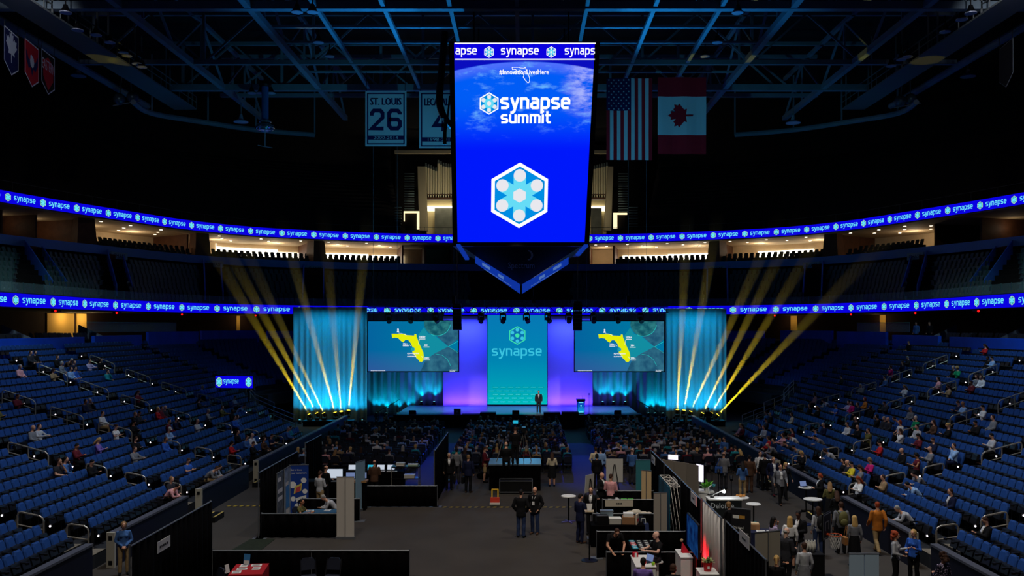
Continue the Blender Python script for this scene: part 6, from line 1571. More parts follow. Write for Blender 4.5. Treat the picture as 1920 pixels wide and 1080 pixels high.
def person(x, y, z, rz, label, kind='stand', fem=False, top=('jacket', 'black'), bot=('trousers', 'black'), hair=('short', 'brown'), skin='light', front=None, lod=1, size=1.0, group=None, shoes='black', badge=False):
    f = figure(kind, fem, top[0], bot[0], hair[0] if hair else None, lod)
    g = thing('person', label, 'person', (x, y, z), rz, group); g.scale = (size, size, size)
    link('body', f['body'], g, color=SKINS[skin]); link({'tee': 'shirt', 'sleeveless': 'shirt'}.get(top[0], top[0]), f['top'], g, color=C(top[1]))
    link(bot[0], f['bottom'], g, color=C(bot[1]))
    if 'front' in f: link('shirt_front', f['front'], g, color=C(front or 'white'))
    if 'shoes' in f: link('shoes', f['shoes'], g, color=C(shoes))
    if hair: link('hat' if hair[0] == 'cap' else 'hair', f['hair'], g, color=HAIRS.get(hair[1]) or C(hair[1]))
    if badge:
        J = f['J']; b = MB(); m = J['che']+V3((0,-.16,-.12)); n_ = J['nb']
        for s in (-1, 1): b.tube([n_+V3((s*.06,-.03,.02)), J['che']+V3((s*.05,-.155,.06)), m+V3((s*.01,0,.06))], .006, 4)
        b.build('lanyard', M_cloth, g, color=C('white')); b = MB(); b.bx(m.x-.05, m.x+.05, m.y-.012, m.y-.004, m.z-.07, m.z+.06); b.build('badge', M_cloth, g, color=C('white'))
    return g
# ================================================================== PEOPLE IN THE STANDS
NUM = ['no','one','two','three','four','five','six','seven','eight','nine','ten','eleven','twelve','thirteen','fourteen','fifteen','sixteen']
def toplab(top, col, fem):
    t = {'tee': 't-shirt', 'shirt': 'blouse' if fem else 'shirt', 'jacket': 'jacket', 'sleeveless': 'vest', 'dress': 'dress'}[top]
    cn_ = {'lightblue': 'pale blue', 'lightgrey': 'pale grey', 'denim': 'denim blue'}.get(col, col); return cn_+' '+t
for s, n, y, q in SEATED:
    px, py, fem, kind, top, col, bot, hair, hc, skin, front = q
    k = min(range(5), key=lambda i: abs(STAIRS[i]-y)); m = max(1, int(abs(STAIRS[k]-y)/.5)-0); pos = '%s seats %s' % (NUM[min(m, 16)], 'beyond' if y > STAIRS[k] else 'before')
    lab = 'person in %s, %s stand, %s row up, %s %s stairway' % (toplab(top, col, fem), 'left' if s < 0 else 'right', ORD[n], pos, ORD[k])
    x = XM(s, DR(n)+.38); rz = PI/2 if s < 0 else -PI/2
    rz += s*random.Random(px).uniform(-.1, .35)
    near_ = y < 36
    person(x, y, ZR(n), rz, lab, kind, bool(fem), (top, col), ('trousers', bot), (hair, hc), skin, front, 1 if near_ else 2, 1.0, 'people seated in the %s stand' % ('left' if s < 0 else 'right'))

# ------------------------------------------------------------------ floor audience on folding chairs
M_chair = mat('chair_navy_vinyl', rgb(34, 38, 54), .6); M_chm = mat('chair_frame_dark', rgb(40, 40, 44), .4, metal=.5)
def chair_mbs():
    a = MB(); a.obx((0, -.02, .45), (.42, .40, .05)); b_ = MB(); b_.add([(-.21,.2,.60),(.21,.2,.60),(.215,.245,.84),(.14,.26,.94),(-.14,.26,.94),(-.215,.245,.84),(-.21,.24,.60),(.21,.24,.60),(.215,.285,.84),(.14,.30,.94),(-.14,.30,.94),(-.215,.285,.84)], [(0,1,2,3,4,5),(6,11,10,9,8,7),(0,6,7,1),(1,7,8,2),(2,8,9,3),(3,9,10,4),(4,10,11,5),(5,11,6,0)])
    f = MB()
    for s in (-1, 1): f.tube([(s*.22,-.22,.0),(s*.22,.1,.46),(s*.215,.27,.92)], .014, 5); f.tube([(s*.2,.26,.0),(s*.2,-.18,.46)], .014, 5)
    f.cyl((-.22,-.2,.03), (.22,-.2,.03), .01, n=4); f.cyl((-.2,.24,.04), (.2,.24,.04), .01, n=4); return a, b_, f
ch0 = None
def folding_chair(x, y, rz, lab, grp):
    global ch0
    if ch0 is None:
        ch0 = thing('folding_chair', lab, 'chair', (x, y, 0), rz, grp); a, b_, f = chair_mbs(); a.build('seat', M_chair, ch0, bevel=.012); b_.build('backrest', M_chair, ch0); f.build('frame', M_chm, ch0)
        return ch0
    return copy_tree(ch0, (x, y, 0), rz, lab, grp)
BLOCKS = [('left', -12.6, -5.75, .40), ('middle', -4.0, 2.55, .74), ('right', 4.35, 11.7, .80)]
rA = random.Random(11); crowd = MB(); chairs = MB()
SLOTS = [mat('crowd_skin', rgb(205, 154, 126), .6), mat('crowd_hair_dark', rgb(34, 24, 20), .7), mat('crowd_hair_blond', rgb(170, 130, 80), .7), mat('crowd_hair_grey', rgb(160, 156, 150), .7)]
CC = ['black', 'charcoal', 'navy', 'grey', 'lightblue', 'white', 'maroon', 'teal', 'denim', 'tan']
SLOTS += [mat('crowd_'+c, C(c), .85) for c in CC]
def crowd_person(x, y, rz, r):
    c, sn = math.cos(rz), math.sin(rz); T = lambda p: V3((x+p[0]*c-p[1]*sn, y+p[0]*sn+p[1]*c, p[2])); q = MB()
    k = 4+r.choice([0,0,0,1,1,2,2,3,4,5,5,6,7,8,9]); h = r.choice([1,1,1,1,2,2,3]); fem = r.random() < .45
    oval_tube(q, [((0,0,.46), .17, .13), ((0,.0,.66), .15, .11), ((0,.03,.86), .18, .12), ((0,.04,.98), .17, .10), ((0,.05,1.04), .06, .06)], 8); q.m = [k]*len(q.f); n0 = len(q.f)
    for s in (-1, 1): q.tube([(s*.19,.04,.97), (s*.25,-.04,.70), (s*.12,-.27,.64)], [.055,.05,.035], 6, k); q.tube([(s*.1,-.02,.50), (s*.12,-.42,.50), (s*.12,-.40,.06)], [.08,.065,.05], 6, 4)
    q.cyl((0,.04,1.0), (0,.02,1.12), .05, n=6, mi=0); q.sph((0,.0,1.2), (.075,.09,.11), 8, 6, 0); q.sph((0,.03,1.225), (.085,.09,.10), 8, 6, h)
    if fem: q.sph((0,.07,1.1), (.09,.05,.15), 8, 6, h)
    sc = r.uniform(.93, 1.05); crowd.add([T((p[0]*sc, p[1]*sc, p[2]*sc)) for p in q.v], q.f); crowd.m[-len(q.f):] = q.m
TOPS = [('shirt','navy'),('jacket','black'),('shirt','lightblue'),('shirt','grey'),('jacket','charcoal'),('shirt','maroon'),('shirt','white'),('tee','denim'),('shirt','tan'),('shirt','pink'),('jacket','navy'),('shirt','teal')]
for bn, xa, xb, occ in BLOCKS:
    for r in range(19):
        Y = 48.2+r*.98; K = int((xb-xa)/.53)
        for i in range(K):
            x = xa+(i+.5)*(xb-xa)/K+rA.uniform(-.03, .03); y = Y+rA.uniform(-.04, .04)
            o_ = occ*(.5 if (bn == 'left' and r < 2) else 1.0)
            if bn == 'middle' and r == 0: o_ = .4
            taken = rA.random() < o_
            if r < 3:
                folding_chair(x, y, PI+rA.uniform(-.06, .06), 'dark folding chair in the %s floor block, %s row from the back' % (bn, ORD[r]), 'floor chairs, %s block, %s row from back' % (bn, ORD[r]))
                if taken:
                    fem = rA.random() < .45; tp = rA.choice(TOPS); hr = (rA.choice(['long','bob','tail']) if fem else rA.choice(['short','short','rim'])), rA.choice(['black','brown','brown','grey','blond','darkblond'])
                    lab = 'attendee in %s, %s floor block, %s row from back, %s chair along' % (toplab(tp[0], tp[1], fem), bn, ORD[r], ORD[i])
                    person(x, y-.02, 0, PI+rA.uniform(-.25, .25), lab, rA.choice(['sit','sitphone','sit','sitchin','sitcross']), fem, tp, ('trousers', rA.choice(['black','charcoal','navy'])), hr, rA.choice(['light','light','tan','pale','dark']), None, 2, rA.uniform(.95, 1.04), 'audience on the floor, %s block' % bn)
            else:
                chairs.obx((x, y+.02, .45), (.42, .40, .05)); chairs.obx((x, y-.24, .76), (.42, .045, .34)); chairs.obx((x-.2, y, .22), (.03, .4, .44)); chairs.obx((x+.2, y, .22), (.03, .4, .44))
                if taken: crowd_person(x, y, PI+rA.uniform(-.25, .25), rA)
tag(crowd.build('seated_crowd', SLOTS, smooth=True), 'mass of seated listeners on the floor in front of the stage', 'crowd', None, 'stuff')
tag(chairs.build('folding_chairs', M_chair), 'mass of dark folding chairs under the listeners in front of the stage', 'chairs', None, 'stuff')

# ------------------------------------------------------------------ people standing
def stand(px, top, label, kind='stand', rz=0.0, fem=False, tp=('jacket','black'), bt=('trousers','black'), hr=('short','brown'), skin='light', front=None, h=None, z=0.0, badge=False, shoes='black', lod=0, dh=0.0):
    """px column, top row of the head; h standing height (dh lowers seated or bent figures)"""
    h = h or (1.66 if fem else 1.77); sz = h/1.755; hh = (h if not kind.startswith('sit') else 1.31*sz) if kind != 'lean' else 1.58*sz
    Y = (EYE-z-hh)*F/(top-VY); p = at(px, 0, Y)
    return person(p.x, Y, z, rz, label, kind, fem, tp, bt, hr, skin, front, lod, sz, None, shoes, badge)
Bk = PI
stand(232, 978, 'woman usher in blue shirt and khaki trousers at the first left boards gate', 'clasp', .45, True, ('shirt','denim'), ('trousers','khaki'), ('bob','darkblond'))
stand(977, 918, 'person in black jacket and jeans seen from behind, standing with a bald man', 'pocket', Bk-.25, False, ('jacket','black'), ('trousers','jeans'), ('short','black'))
stand(1003, 913, 'bald man in black jacket, jeans and badge lanyard facing his companion on the open floor', 'pocket', -.4, False, ('jacket','black'), ('trousers','jeans'), ('rim','brown'), badge=True, front='black', shoes='brown')
stand(1088, 926, 'man in navy suit standing beside the white cocktail table with head down', 'front', Bk-.9, False, ('jacket','navy'), ('trousers','navy'), ('short','black'), shoes='brown')
stand(1035, 848, 'woman in cream top and black skirt seen from behind near the camera platform', 'front', Bk, True, ('shirt','cream'), ('skirt','black'), ('long','brown'))
stand(842, 849, 'grey-haired man in black suit and white shirt carrying a briefcase in the aisle', 'stand', .1, False, ('jacket','black'), ('trousers','black'), ('short','grey'))
stand(856, 840, 'person in grey shirt behind the man with the briefcase, seen from behind', 'stand', Bk, False, ('shirt','grey'), ('trousers','charcoal'), ('short','black'))
stand(878, 853, 'man in navy suit seen from behind carrying a dark bag', 'stand', Bk-.3, False, ('jacket','navy'), ('trousers','black'), ('short','darkblond'), shoes='brown')
stand(909, 838, 'person in maroon jacket and tan shorts standing at the camera platform corner', 'front', PI/2, False, ('jacket','maroon'), ('shorts','khaki'), ('short','brown'))
stand(600, 883, 'man in pale grey shirt seen from behind at the control desk', 'front', Bk-.5, False, ('shirt','lightgrey'), ('trousers','khaki'), ('short','brown'), lod=1)
stand(611, 873, 'man in black top standing beyond the man in the pale grey shirt', 'front', Bk-.7, False, ('shirt','black'), ('trousers','black'), ('rim','brown'), lod=1)
stand(702, 863, 'man in brown-black jacket seen from behind at the laptop table', 'front', Bk, False, ('jacket','brown'), ('trousers','black'), ('rim','brown'), lod=1)
stand(1010, 732, 'speaker in dark suit and open white shirt standing on the stage', 'stand', 0, False, ('jacket','charcoal'), ('trousers','charcoal'), ('short','brown'), z=ZS, lod=1, h=1.756)
stand(966, 801, 'camera operator in black shirt standing on the camera platform', 'front', Bk, False, ('shirt','black'), ('trousers','black'), ('short','brown'), z=1.27, lod=1)
stand(949, 829, 'crew member in black sitting low on the camera platform', 'sit', Bk, False, ('shirt','black'), ('trousers','black'), ('rim','grey'), z=1.27-.1, lod=1)
stand(1145, 889, 'man in pink shirt seen from behind leaning at a booth table with papers', 'front', Bk-.4, False, ('shirt','pink'), ('trousers','black'), ('short','brown'))
stand(1128, 886, 'balding man in black suit looking down beside the man in pink', 'front', .9, False, ('jacket','black'), ('trousers','black'), ('rim','darkblond'))
stand(1185, 841, 'bald man in blue-grey shirt seen from behind near the teal banner', 'front', Bk-.5, False, ('shirt','denim'), ('trousers','charcoal'), ('rim','brown'), 'pale')
stand(1117, 838, 'man in cream shirt seen from behind in the aisle past the easel boards', 'pocket', Bk, False, ('shirt','cream'), ('trousers','charcoal'), ('short','brown'), lod=1)
stand(1126, 839, 'person in pale blue shirt half hidden behind the man in cream', 'stand', Bk, False, ('shirt','lightblue'), ('trousers','navy'), ('short','brown'), lod=1)
stand(1119, 851, 'woman with a teal bag seen from behind, in front of the man in cream', 'stand', Bk, True, ('jacket','black'), ('trousers','black'), ('bob','black'), lod=1)
stand(1108, 913, 'person in black suit reaching out an arm beside the tall tablet stand', 'reach', -.2, False, ('jacket','black'), ('trousers','black'), ('short','brown'))
stand(1148, 986, 'person in black t-shirt leaning over the front booth table', 'lean', .25, False, ('tee','black'), ('trousers','black'), ('short','brown'), badge=False)
stand(1231, 997, 'bald man in black polo and grey shorts sitting on a white stool at the counter', 'situp', -PI/2+.35, False, ('tee','black'), ('shorts','charcoal'), ('rim','brown'), 'pale', z=.28)
stand(1206, 1046, 'person in purple shirt seen from behind at the white counter, cut by the frame', 'sit', Bk-.2, False, ('shirt','purple'), ('trousers','black'), ('short','black'), z=.25)
stand(1262, 1058, 'brown-haired person sitting low beyond the white counter, only the head showing', 'sit', Bk, True, ('shirt','black'), ('trousers','black'), ('bob','brown'))
stand(1357, 848, 'bald man in grey jacket with a blue bag seen from behind by the light stands', 'front', Bk-.3, False, ('jacket','grey'), ('trousers','charcoal'), ('rim','brown'))
stand(1358, 819, 'young man in blue shirt with backpack straps standing by the right boards', 'front', -.9, False, ('shirt','denim'), ('trousers','navy'), ('short','brown'), lod=1)
stand(1392, 866, 'woman in blue top and khaki trousers with long black hair seen from behind', 'front', Bk, True, ('shirt','denim'), ('trousers','khaki'), ('long','black'))
stand(1405, 853, 'man in brown suit seen from behind facing the man in white shirt', 'stand', Bk-.3, False, ('jacket','brown'), ('trousers','brown'), ('short','black'))
stand(1425, 846, 'man in white shirt and lanyard stretching out an arm at the right boards', 'reach', .3, False, ('shirt','white'), ('trousers','charcoal'), ('short','brown'), badge=True)
stand(1434, 850, 'man in black suit seen from behind in front of the man in white shirt', 'stand', Bk, False, ('jacket','black'), ('trousers','black'), ('short','black'))
stand(1450, 857, 'man in navy blazer and lanyard walking behind the man in grey blazer', 'walk', .1, False, ('jacket','navy'), ('trousers','charcoal'), ('short','darkblond'), badge=True, shoes='maroon')
stand(1463, 870, 'man in grey blazer and white shirt walking towards the booths', 'walk', .05, False, ('jacket','grey'), ('trousers','black'), ('short','brown'), shoes='brown', badge=True)
stand(1473, 867, 'woman with long blond hair walking beside the man in grey blazer', 'walk', .2, True, ('shirt','black'), ('trousers','black'), ('long','blond'))
stand(1366, 941, 'blond person in black seen from behind at the dark reception desk', 'sit', Bk+.6, True, ('shirt','black'), ('trousers','black'), ('bob','darkblond'), z=.3)
stand(1450, 969, 'woman with dark hair and lilac top holding a hand to her face', 'chin', PI/2+.3, True, ('shirt','lilac'), ('trousers','black'), ('long','black'), 'tan')
stand(1481, 968, 'woman with long blond hair in white seen from behind in the booth crowd', 'stand', Bk-.3, True, ('shirt','white'), ('skirt','black'), ('long','blond'))
stand(1497, 958, 'man in black jacket looking down behind the white bottles', 'front', -.7, False, ('jacket','black'), ('trousers','grey'), ('short','black'), 'dark')
stand(1474, 990, 'balding man in dark green-black suit checking a phone in the booth crowd', 'front', Bk-1.0, False, ('jacket','charcoal'), ('trousers','black'), ('rim','grey'), 'pale')
stand(1455, 1017, 'woman with black tied hair in black looking at her phone', 'front', PI/2+.2, True, ('shirt','black'), ('trousers','black'), ('tail','black'), 'tan')
stand(1456, 1042, 'blond person with tied hair at the bottom edge holding a phone', 'front', Bk-.3, True, ('shirt','black'), ('trousers','black'), ('tail','blond'))
stand(1508, 1017, 'short-haired woman in pale grey cardigan seen from behind beside the black pedestal', 'stand', Bk+.1, True, ('shirt','lightgrey'), ('skirt','grey'), ('short','brown'))
stand(1534, 950, 'woman in pale top with a black backpack beside the basketball hoop', 'stand', Bk+.2, True, ('shirt','lightgrey'), ('trousers','jeans'), ('long','brown'))
stand(1577, 941, 'man in grey jacket with an olive backpack seen from behind', 'stand', Bk, False, ('shirt','grey'), ('trousers','black'), ('short','brown'))
stand(1602, 967, 'blond woman in grey top and black skirt with a tan bag', 'stand', Bk-.1, True, ('shirt','grey'), ('skirt','black'), ('long','blond'))
stand(1645, 941, 'man in orange-brown blazer and khaki trousers walking away by the boards', 'walk', Bk+.1, False, ('jacket','orange'), ('trousers','khaki'), ('short','red'), shoes='brown')
stand(1679, 997, 'woman with red curly hair and pale cardigan talking by the boards', 'talk', 1.0, True, ('shirt','lightgrey'), ('trousers','black'), ('curly','red'))
stand(1713, 993, 'woman with blond bob and blue sweater talking to the red-haired woman', 'talk', -.9, True, ('shirt','blue'), ('trousers','black'), ('bob','blond'))
stand(1768, 1037, 'curly-haired woman in dark floral top at the bottom edge by the boards', 'front', Bk+.3, True, ('shirt','navy'), ('trousers','black'), ('curly','brown'))
stand(1538, 888, 'woman with a laptop at the white round table by the right boards gate', 'front', -PI/2, True, ('jacket','black'), ('trousers','black'), ('bob','red'))
stand(1556, 904, 'woman with long blond hair and olive top seen from behind near the boards gate', 'front', Bk-.3, True, ('shirt','olive'), ('skirt','black'), ('long','darkblond'))
stand(1569, 921, 'brown-haired woman in black bending behind the olive backpack', 'front', Bk-.2, True, ('shirt','black'), ('trousers','black'), ('long','brown'))
stand(565, 936, 'seated booth attendant in olive t-shirt with arms on the blue-covered table', 'situp', PI/2-.2, True, ('tee','olive'), ('trousers','black'), ('tail','black'), 'tan')
stand(629, 917, 'person in grey bending low behind the tall white roll-up', 'sitlean', -1.2, False, ('shirt','lightgrey'), ('trousers','black'), ('short','grey'), lod=1)
stand(1328, 764, 'dark figure standing among the yellow beam lights', 'front', 0, False, ('shirt','black'), ('trousers','black'), ('short','black'), z=.25, lod=1)
for px, top, cl, lab in ((1731, 604, 'denim', 'person in blue standing on the right concourse above the blue wall'), (1757, 597, 'black', 'person in dark jacket standing on the right concourse by the passage')):
    u = u_of(LP, px); p, n = pt(LP, LN, u, .6); person(p.x, p.y, 6.4, -PI/3, lab, 'stand', False, ('jacket', cl), ('trousers', 'black'), ('short', 'brown'), lod=2)

M_floral = mat('floral_cloth', rgb(20, 24, 48), .85); _n = M_floral.node_tree; _v = _n.nodes.new('ShaderNodeTexVoronoi'); _v.inputs['Scale'].default_value = 22; _t = _n.nodes.new('ShaderNodeTexCoord'); _r = _n.nodes.new('ShaderNodeValToRGB')
_n.links.new(_t.outputs['Object'], _v.inputs['Vector']); _n.links.new(_v.outputs['Distance'], _r.inputs[0]); _n.links.new(_r.outputs[0], _n.nodes['Principled BSDF'].inputs['Base Color'])
_r.color_ramp.elements[0].color = rgb(190, 170, 200); _r.color_ramp.elements[0].position = .25; _r.color_ramp.elements[1].color = rgb(16, 20, 40); _r.color_ramp.elements[1].position = .42
for o in list(COL.objects):
    if o.get('label', '').startswith('curly-haired woman in dark floral'):
        for ch in o.children:
            if ch.name.startswith('shirt'): ch.data = ch.data.copy(); ch.data.materials[0] = M_floral
# ================================================================== EXHIBITION FLOOR
def illegible(b, O, U, V, w, h, mi=0):
    """a few dark dashes standing for print too small to read"""
    for k, (x, l) in enumerate(((-.5, .16), (-.3, .1), (-.16, .2), (.08, .12), (.24, .2))): b.poly([(x*w, -h/2), ((x+l)*w, -h/2), ((x+l)*w, h/2), (x*w, h/2)], O, U, V, .006, mi)
M_ink = mat('ink', rgb(30, 30, 36), .7)
def pipe_drape(label, p0, p1, h, m=None, poles=2, name='pipe_and_drape', seed=1, amp=.035):
    a = V3((p0[0], p0[1], 0)); c = V3((p1[0], p1[1], 0)); d = c-a; L = d.length; U = d/L; Nn = V3((U.y, -U.x, 0)); g = thing(name, label, 'drape wall', a); rnd = random.Random(seed)
    b = MB(); n = max(6, int(L/.06)); ph = 0; vs = []
    row = []
    for i in range(n+1): ph += rnd.uniform(.5, 1.3); row.append(U*(L*i/n)+Nn*(amp*math.sin(ph)))
    for z in (.02, h*.5, h-.03): vs += [(p.x, p.y, z) for p in row]
    b.add(vs, [(k*(n+1)+i, k*(n+1)+i+1, (k+1)*(n+1)+i+1, (k+1)*(n+1)+i) for k in range(2) for i in range(n)]); o = b.build('cloth', m or M_black, g, smooth=True); md = o.modifiers.new('t', 'SOLIDIFY'); md.thickness = .006
    b = MB(); b.cyl((0,0,h-.02), tuple(U*L+V3((0,0,h-.02))), .022, n=6); b.build('crossbar', M_greymetal, g)
    for k in range(poles):
        q = U*(L*k/max(1, poles-1))-Nn*.03; b = MB(); b.cyl((q.x, q.y, 0), (q.x, q.y, h+.02), .024, n=6); pp = b.build('pole', M_greymetal, g); b = MB(); b.bx(q.x-.2, q.x+.2, q.y-.2, q.y+.2, 0, .012); b.build('base_plate', M_greymetal, pp)
    return g
def rollup(label, x, y, rz, w, h, front, back=None, art=None, seam=False, name='rollup_banner'):
    """stands on z = 0, picture faces local -Y"""
    g = thing(name, label, 'banner', (x, y, 0), rz); back = back or mat('banner_back_grey', rgb(168, 164, 158), .8)
    b = MB(); b.bx(-w/2-.03, w/2+.03, -.06, .06, 0, .09); b.build('base', M_greymetal, g)
    b = MB(); b.bx(-w/2, w/2, -.012, -.002, .09, h); b.build('print', front, g)
    b = MB(); b.bx(-w/2, w/2, .0, .006, .09, h)
    if seam: b.bx(-.006, .006, .006, .012, .09, h, 1)
    b.build('backing', [back, M_ink], g); b = MB(); b.bx(-w/2-.01, w/2+.01, -.02, .014, h, h+.025); b.build('top_bar', M_greymetal, g)
    b = MB(); b.cyl((0,.03,.05), (0,.03,h), .01, n=5); b.build('support_pole', M_greymetal, g)
    if art: art(g, w, h)
    return g
def table(label, x, y, rz, w, d, h, cloth_, name='draped_table', top=None):
    g = thing(name, label, 'table', (x, y, 0), rz); b = MB(); b.bx(-w/2, w/2, -d/2, d/2, h-.03, h); b.build('tabletop', top or cloth_, g)
    b = MB(); n = 14
    for (x0, y0, x1, y1) in ((-w/2,-d/2,w/2,-d/2), (w/2,-d/2,w/2,d/2), (w/2,d/2,-w/2,d/2), (-w/2,d/2,-w/2,-d/2)):
        vs = []
        for z in (.01, h-.03):
            for i in range(n+1):
                t = i/n; o = .02*math.sin(i*2.1)*(1 if z < .1 else .2); nx, ny = (y1-y0), -(x1-x0); ln = math.hypot(nx, ny); vs.append((x0+(x1-x0)*t+nx/ln*o, y0+(y1-y0)*t+ny/ln*o, z))
        b.add(vs, [(i, i+1, n+2+i, n+1+i) for i in range(n)])
    b.build('skirt', cloth_, g, smooth=True); return g
def box_thing(name, label, cat, x, y, z, sx, sy, sz, m, rz=0.0, extra=None, bev=0.008):
    g = thing(name, label, cat, (x, y, z), rz); b = MB(); b.bx(-sx/2, sx/2, -sy/2, sy/2, 0, sz); b.build('body', m, g, bevel=bev)
    if extra: extra(g)
    return g
def papers(label, x, y, z, spots, m=None):
    for i, (dx, dy, w, d, rz) in enumerate(spots):
        g = thing('paper', label+', '+ORD[i]+' sheet', 'paper', (x+dx, y+dy, z), rz); b = MB(); b.bx(-w/2, w/2, -d/2, d/2, 0.001, .012); b.build('sheet', m or M_white, g); b = MB()
        for k in range(4): b.bx(-w*.38, w*.3, d*(.3-.18*k)-.01, d*(.3-.18*k)+.012, .012, .0125)
        b.build('lettering', M_ink, g)
def cocktail(label, x, y, h=1.06, r=.30, base=None, name='cocktail_table'):
    g = thing(name, label, 'table', (x, y, 0)); b = MB(); b.lathe([(r, h-.035), (r, h-.01), (r-.02, h)], n=24); b.build('tabletop', M_white, g); b = MB(); b.cyl((0,0,.03), (0,0,h-.03), .03, n=8); b.build('column', M_blackm, g)
    b = MB(); bm = base or M_blackm
    for k in range(4): t = k*PI/2+.4; b.beam((0,0,.04), (.3*math.cos(t), .3*math.sin(t), .025), .05, .04)
    b.build('foot', bm, g); return g
M_scr = emis('monitor_white', rgb(205, 215, 230), .85, False); M_scrc = emis('monitor_cyan', rgb(40, 190, 225), .8, False); M_scrb = emis('monitor_blue', rgb(130, 150, 200), .6, False)
def laptop(label, x, y, z, rz, m, s=1.0):
    g = thing('laptop', label, 'laptop', (x, y, z), rz); b = MB(); b.bx(-.17*s, .17*s, -.12*s, .12*s, 0, .018); b.build('keyboard_base', M_blackm, g)
    b = MB(); b.obx((0,.15*s,.12*s), (.34*s, .012, .23*s), rx=-.28); lid = b.build('lid', M_blackm, g); b = MB(); b.obx((0,.142*s,.12*s), (.32*s, .004, .205*s), rx=-.28); b.build('screen', m, lid); return g
def ztab(px, py, z): return onz(px, py, z)

# ---- west side
gd = pipe_drape('tall black drape wall along the left boards nearest the camera, with a white sign', (-9.65, 22.2), (-9.65, 27.9), 2.44, poles=2, seed=2)
g = thing('hanging_sign', 'white tilted sign hung on the tall black drape beside the left boards', 'sign', (-9.6, 24.1, 2.0)); b = MB(); b.bx(0, .012, -.42, .42, -.14, .16); b.build('board', M_white, g); b = MB(); illegible(b, (.012,0,0), (0,1,0), (0,0,1), .6, .06); b.build('lettering', M_ink, g)
pipe_drape('low black drape wall at the bottom edge in front of the open floor', (-9.6, 27.9), (-3.56, 27.9), .92, poles=3, seed=3)
pipe_drape('tall black side drape of the booth with the blue customer banner', (-9.78, 33.4), (-9.78, 39.0), 2.44, poles=2, seed=4)
pipe_drape('low black front drape of the booth with the seated attendant', (-9.7, 33.4), (-6.7, 33.4), .92, poles=2, seed=5)
pipe_drape('low black drape dividing the attendant booth from the control desk', (-8.9, 36.3), (-6.6, 36.3), .92, poles=2, seed=6)
pipe_drape('tall narrow black drape beside the control desk near the left boards', (-10.1, 41.8), (-10.1, 45.0), 2.44, poles=2, seed=7)
pipe_drape('low black drape in front of the laptop and printer tables', (-6.85, 39.2), (-3.8, 39.2), .92, poles=2, seed=8)
pipe_drape('tall black side drape between the laptop tables and the aisle', (-3.9, 39.3), (-3.9, 46.0), 2.44, poles=2, seed=9)
def art_know(g, w, h):
    b = MB(); 
    for k, s_ in enumerate(('Get to know', 'your customers')):
        t1, w1 = text(s_); b.geo2(scale2(t1, .1, -w*.42, h-.22-.13*k, w*(.6 if k == 0 else .82)/w1), (0,-.013,0), (1,0,0), (0,0,1), .001)
    b.build('lettering', M_white, g); b = MB()
    for cx, cz, r, mi in ((.2, 1.5, .11, 0), (-.24, 1.32, .14, 0), (-.22, .75, .1, 0), (.25, 1.05, .1, 0), (-.05, .45, .12, 0)): b.poly(ngon(r, 16, 0, cx, cz), (0,-.013,0), (1,0,0), (0,0,1), .002, mi)
    b.poly([(-.2,.95),(.1,1.08),(.14,1.4),(-.16,1.25)], (0,-.013,0), (1,0,0), (0,0,1), .004, 1); b.poly([(-.14,.98),(.06,1.07),(.09,1.3),(-.1,1.2)], (0,-.013,0), (1,0,0), (0,0,1), .006, 2); b.poly([(-.1,.6),(.3,.75),(.3,.9),(-.1,.78)], (0,-.013,0), (1,0,0), (0,0,1), .004, 0)
    b.build('picture_print', [M_white, mat('print_yellow', rgb(210, 190, 90), .7), mat('print_red', rgb(196, 70, 74), .7)], g)
rollup('blue roll-up banner about knowing your customers standing by the side drape', -9.25, 37.1, .12, .78, 2.12, mat('print_blue', rgb(22, 58, 140), .6), None, art_know)
def art_phone(g, w, h):
    b = MB(); b.poly(quad(-w*.3, .5, w*.25, 1.5), (0,-.013,0), (1,0,0), (0,0,1), .001); b.build('picture_print', mat('print_sky', rgb(60, 140, 210), .6), g); b = MB(); b.poly(quad(-w*.35, h-.7, w*.1, h-.55), (0,-.013,0), (1,0,0), (0,0,1), .002); b.poly(quad(-w*.3, .2, w*.3, .45), (0,-.013,0), (1,0,0), (0,0,1), .002); b.build('label_print', M_white, g)
def art_town(g, w, h):
    b = MB(); 
    for z, ww in ((h-.35, .5), (h-.8, .7), (h-1.1, .7)): b.poly(quad(-w*.4, z, -w*.4+w*ww, z+.16), (0,-.013,0), (1,0,0), (0,0,1), .002)
    b.build('label_print', M_white, g)
rollup('grey photo banner against the side drape, nearer of two', -9.58, 35.5, PI/2, .95, 2.1, mat('print_street', rgb(96, 104, 112), .7, var=.5, scale=4), None, art_town)
rollup('pale photo banner with a blue phone against the side drape, farther of two', -9.58, 36.6, PI/2, .95, 2.1, mat('print_pale', rgb(140, 156, 176), .7, var=.3, scale=4), None, art_phone)
rollup('tall grey-white roll-up seen from behind at the booth corner by the open floor', -6.58, 33.25, PI, .64, 2.27, M_white, mat('banner_back_white', rgb(196, 190, 182), .8), None, True)
rollup('edge-on green and pale blue roll-up behind the grey-white roll-up', -6.95, 38.3, 1.25, .8, 2.1, mat('print_paleblue', rgb(140, 176, 200), .6), mat('print_paleblue2', rgb(120, 160, 176), .6), None)
table('small table under blue cloth in the attendant booth', -7.9, 34.6, 0, 1.5, .7, .76, mat('cloth_dusk_blue', rgb(44, 84, 116), .85))
q = [o for o in COL.objects if o.get('label', '').startswith('seated booth attendant')][0].location
folding_chair(q.x, q.y, PI/2-.2, 'dark folding chair under the seated attendant in olive', None)
papers('white paper on the blue-covered attendant table', -7.9, 34.6, .76, ((-.3, 0, .3, .22, .2), (.35, .1, .22, .3, -.1)))
cloth_red = mat('cloth_red', rgb(170, 20, 28), .85)
table('red-covered table with printed sheets at the bottom edge', -8.0, 26.3, .12, .95, 1.2, .76, cloth_red)
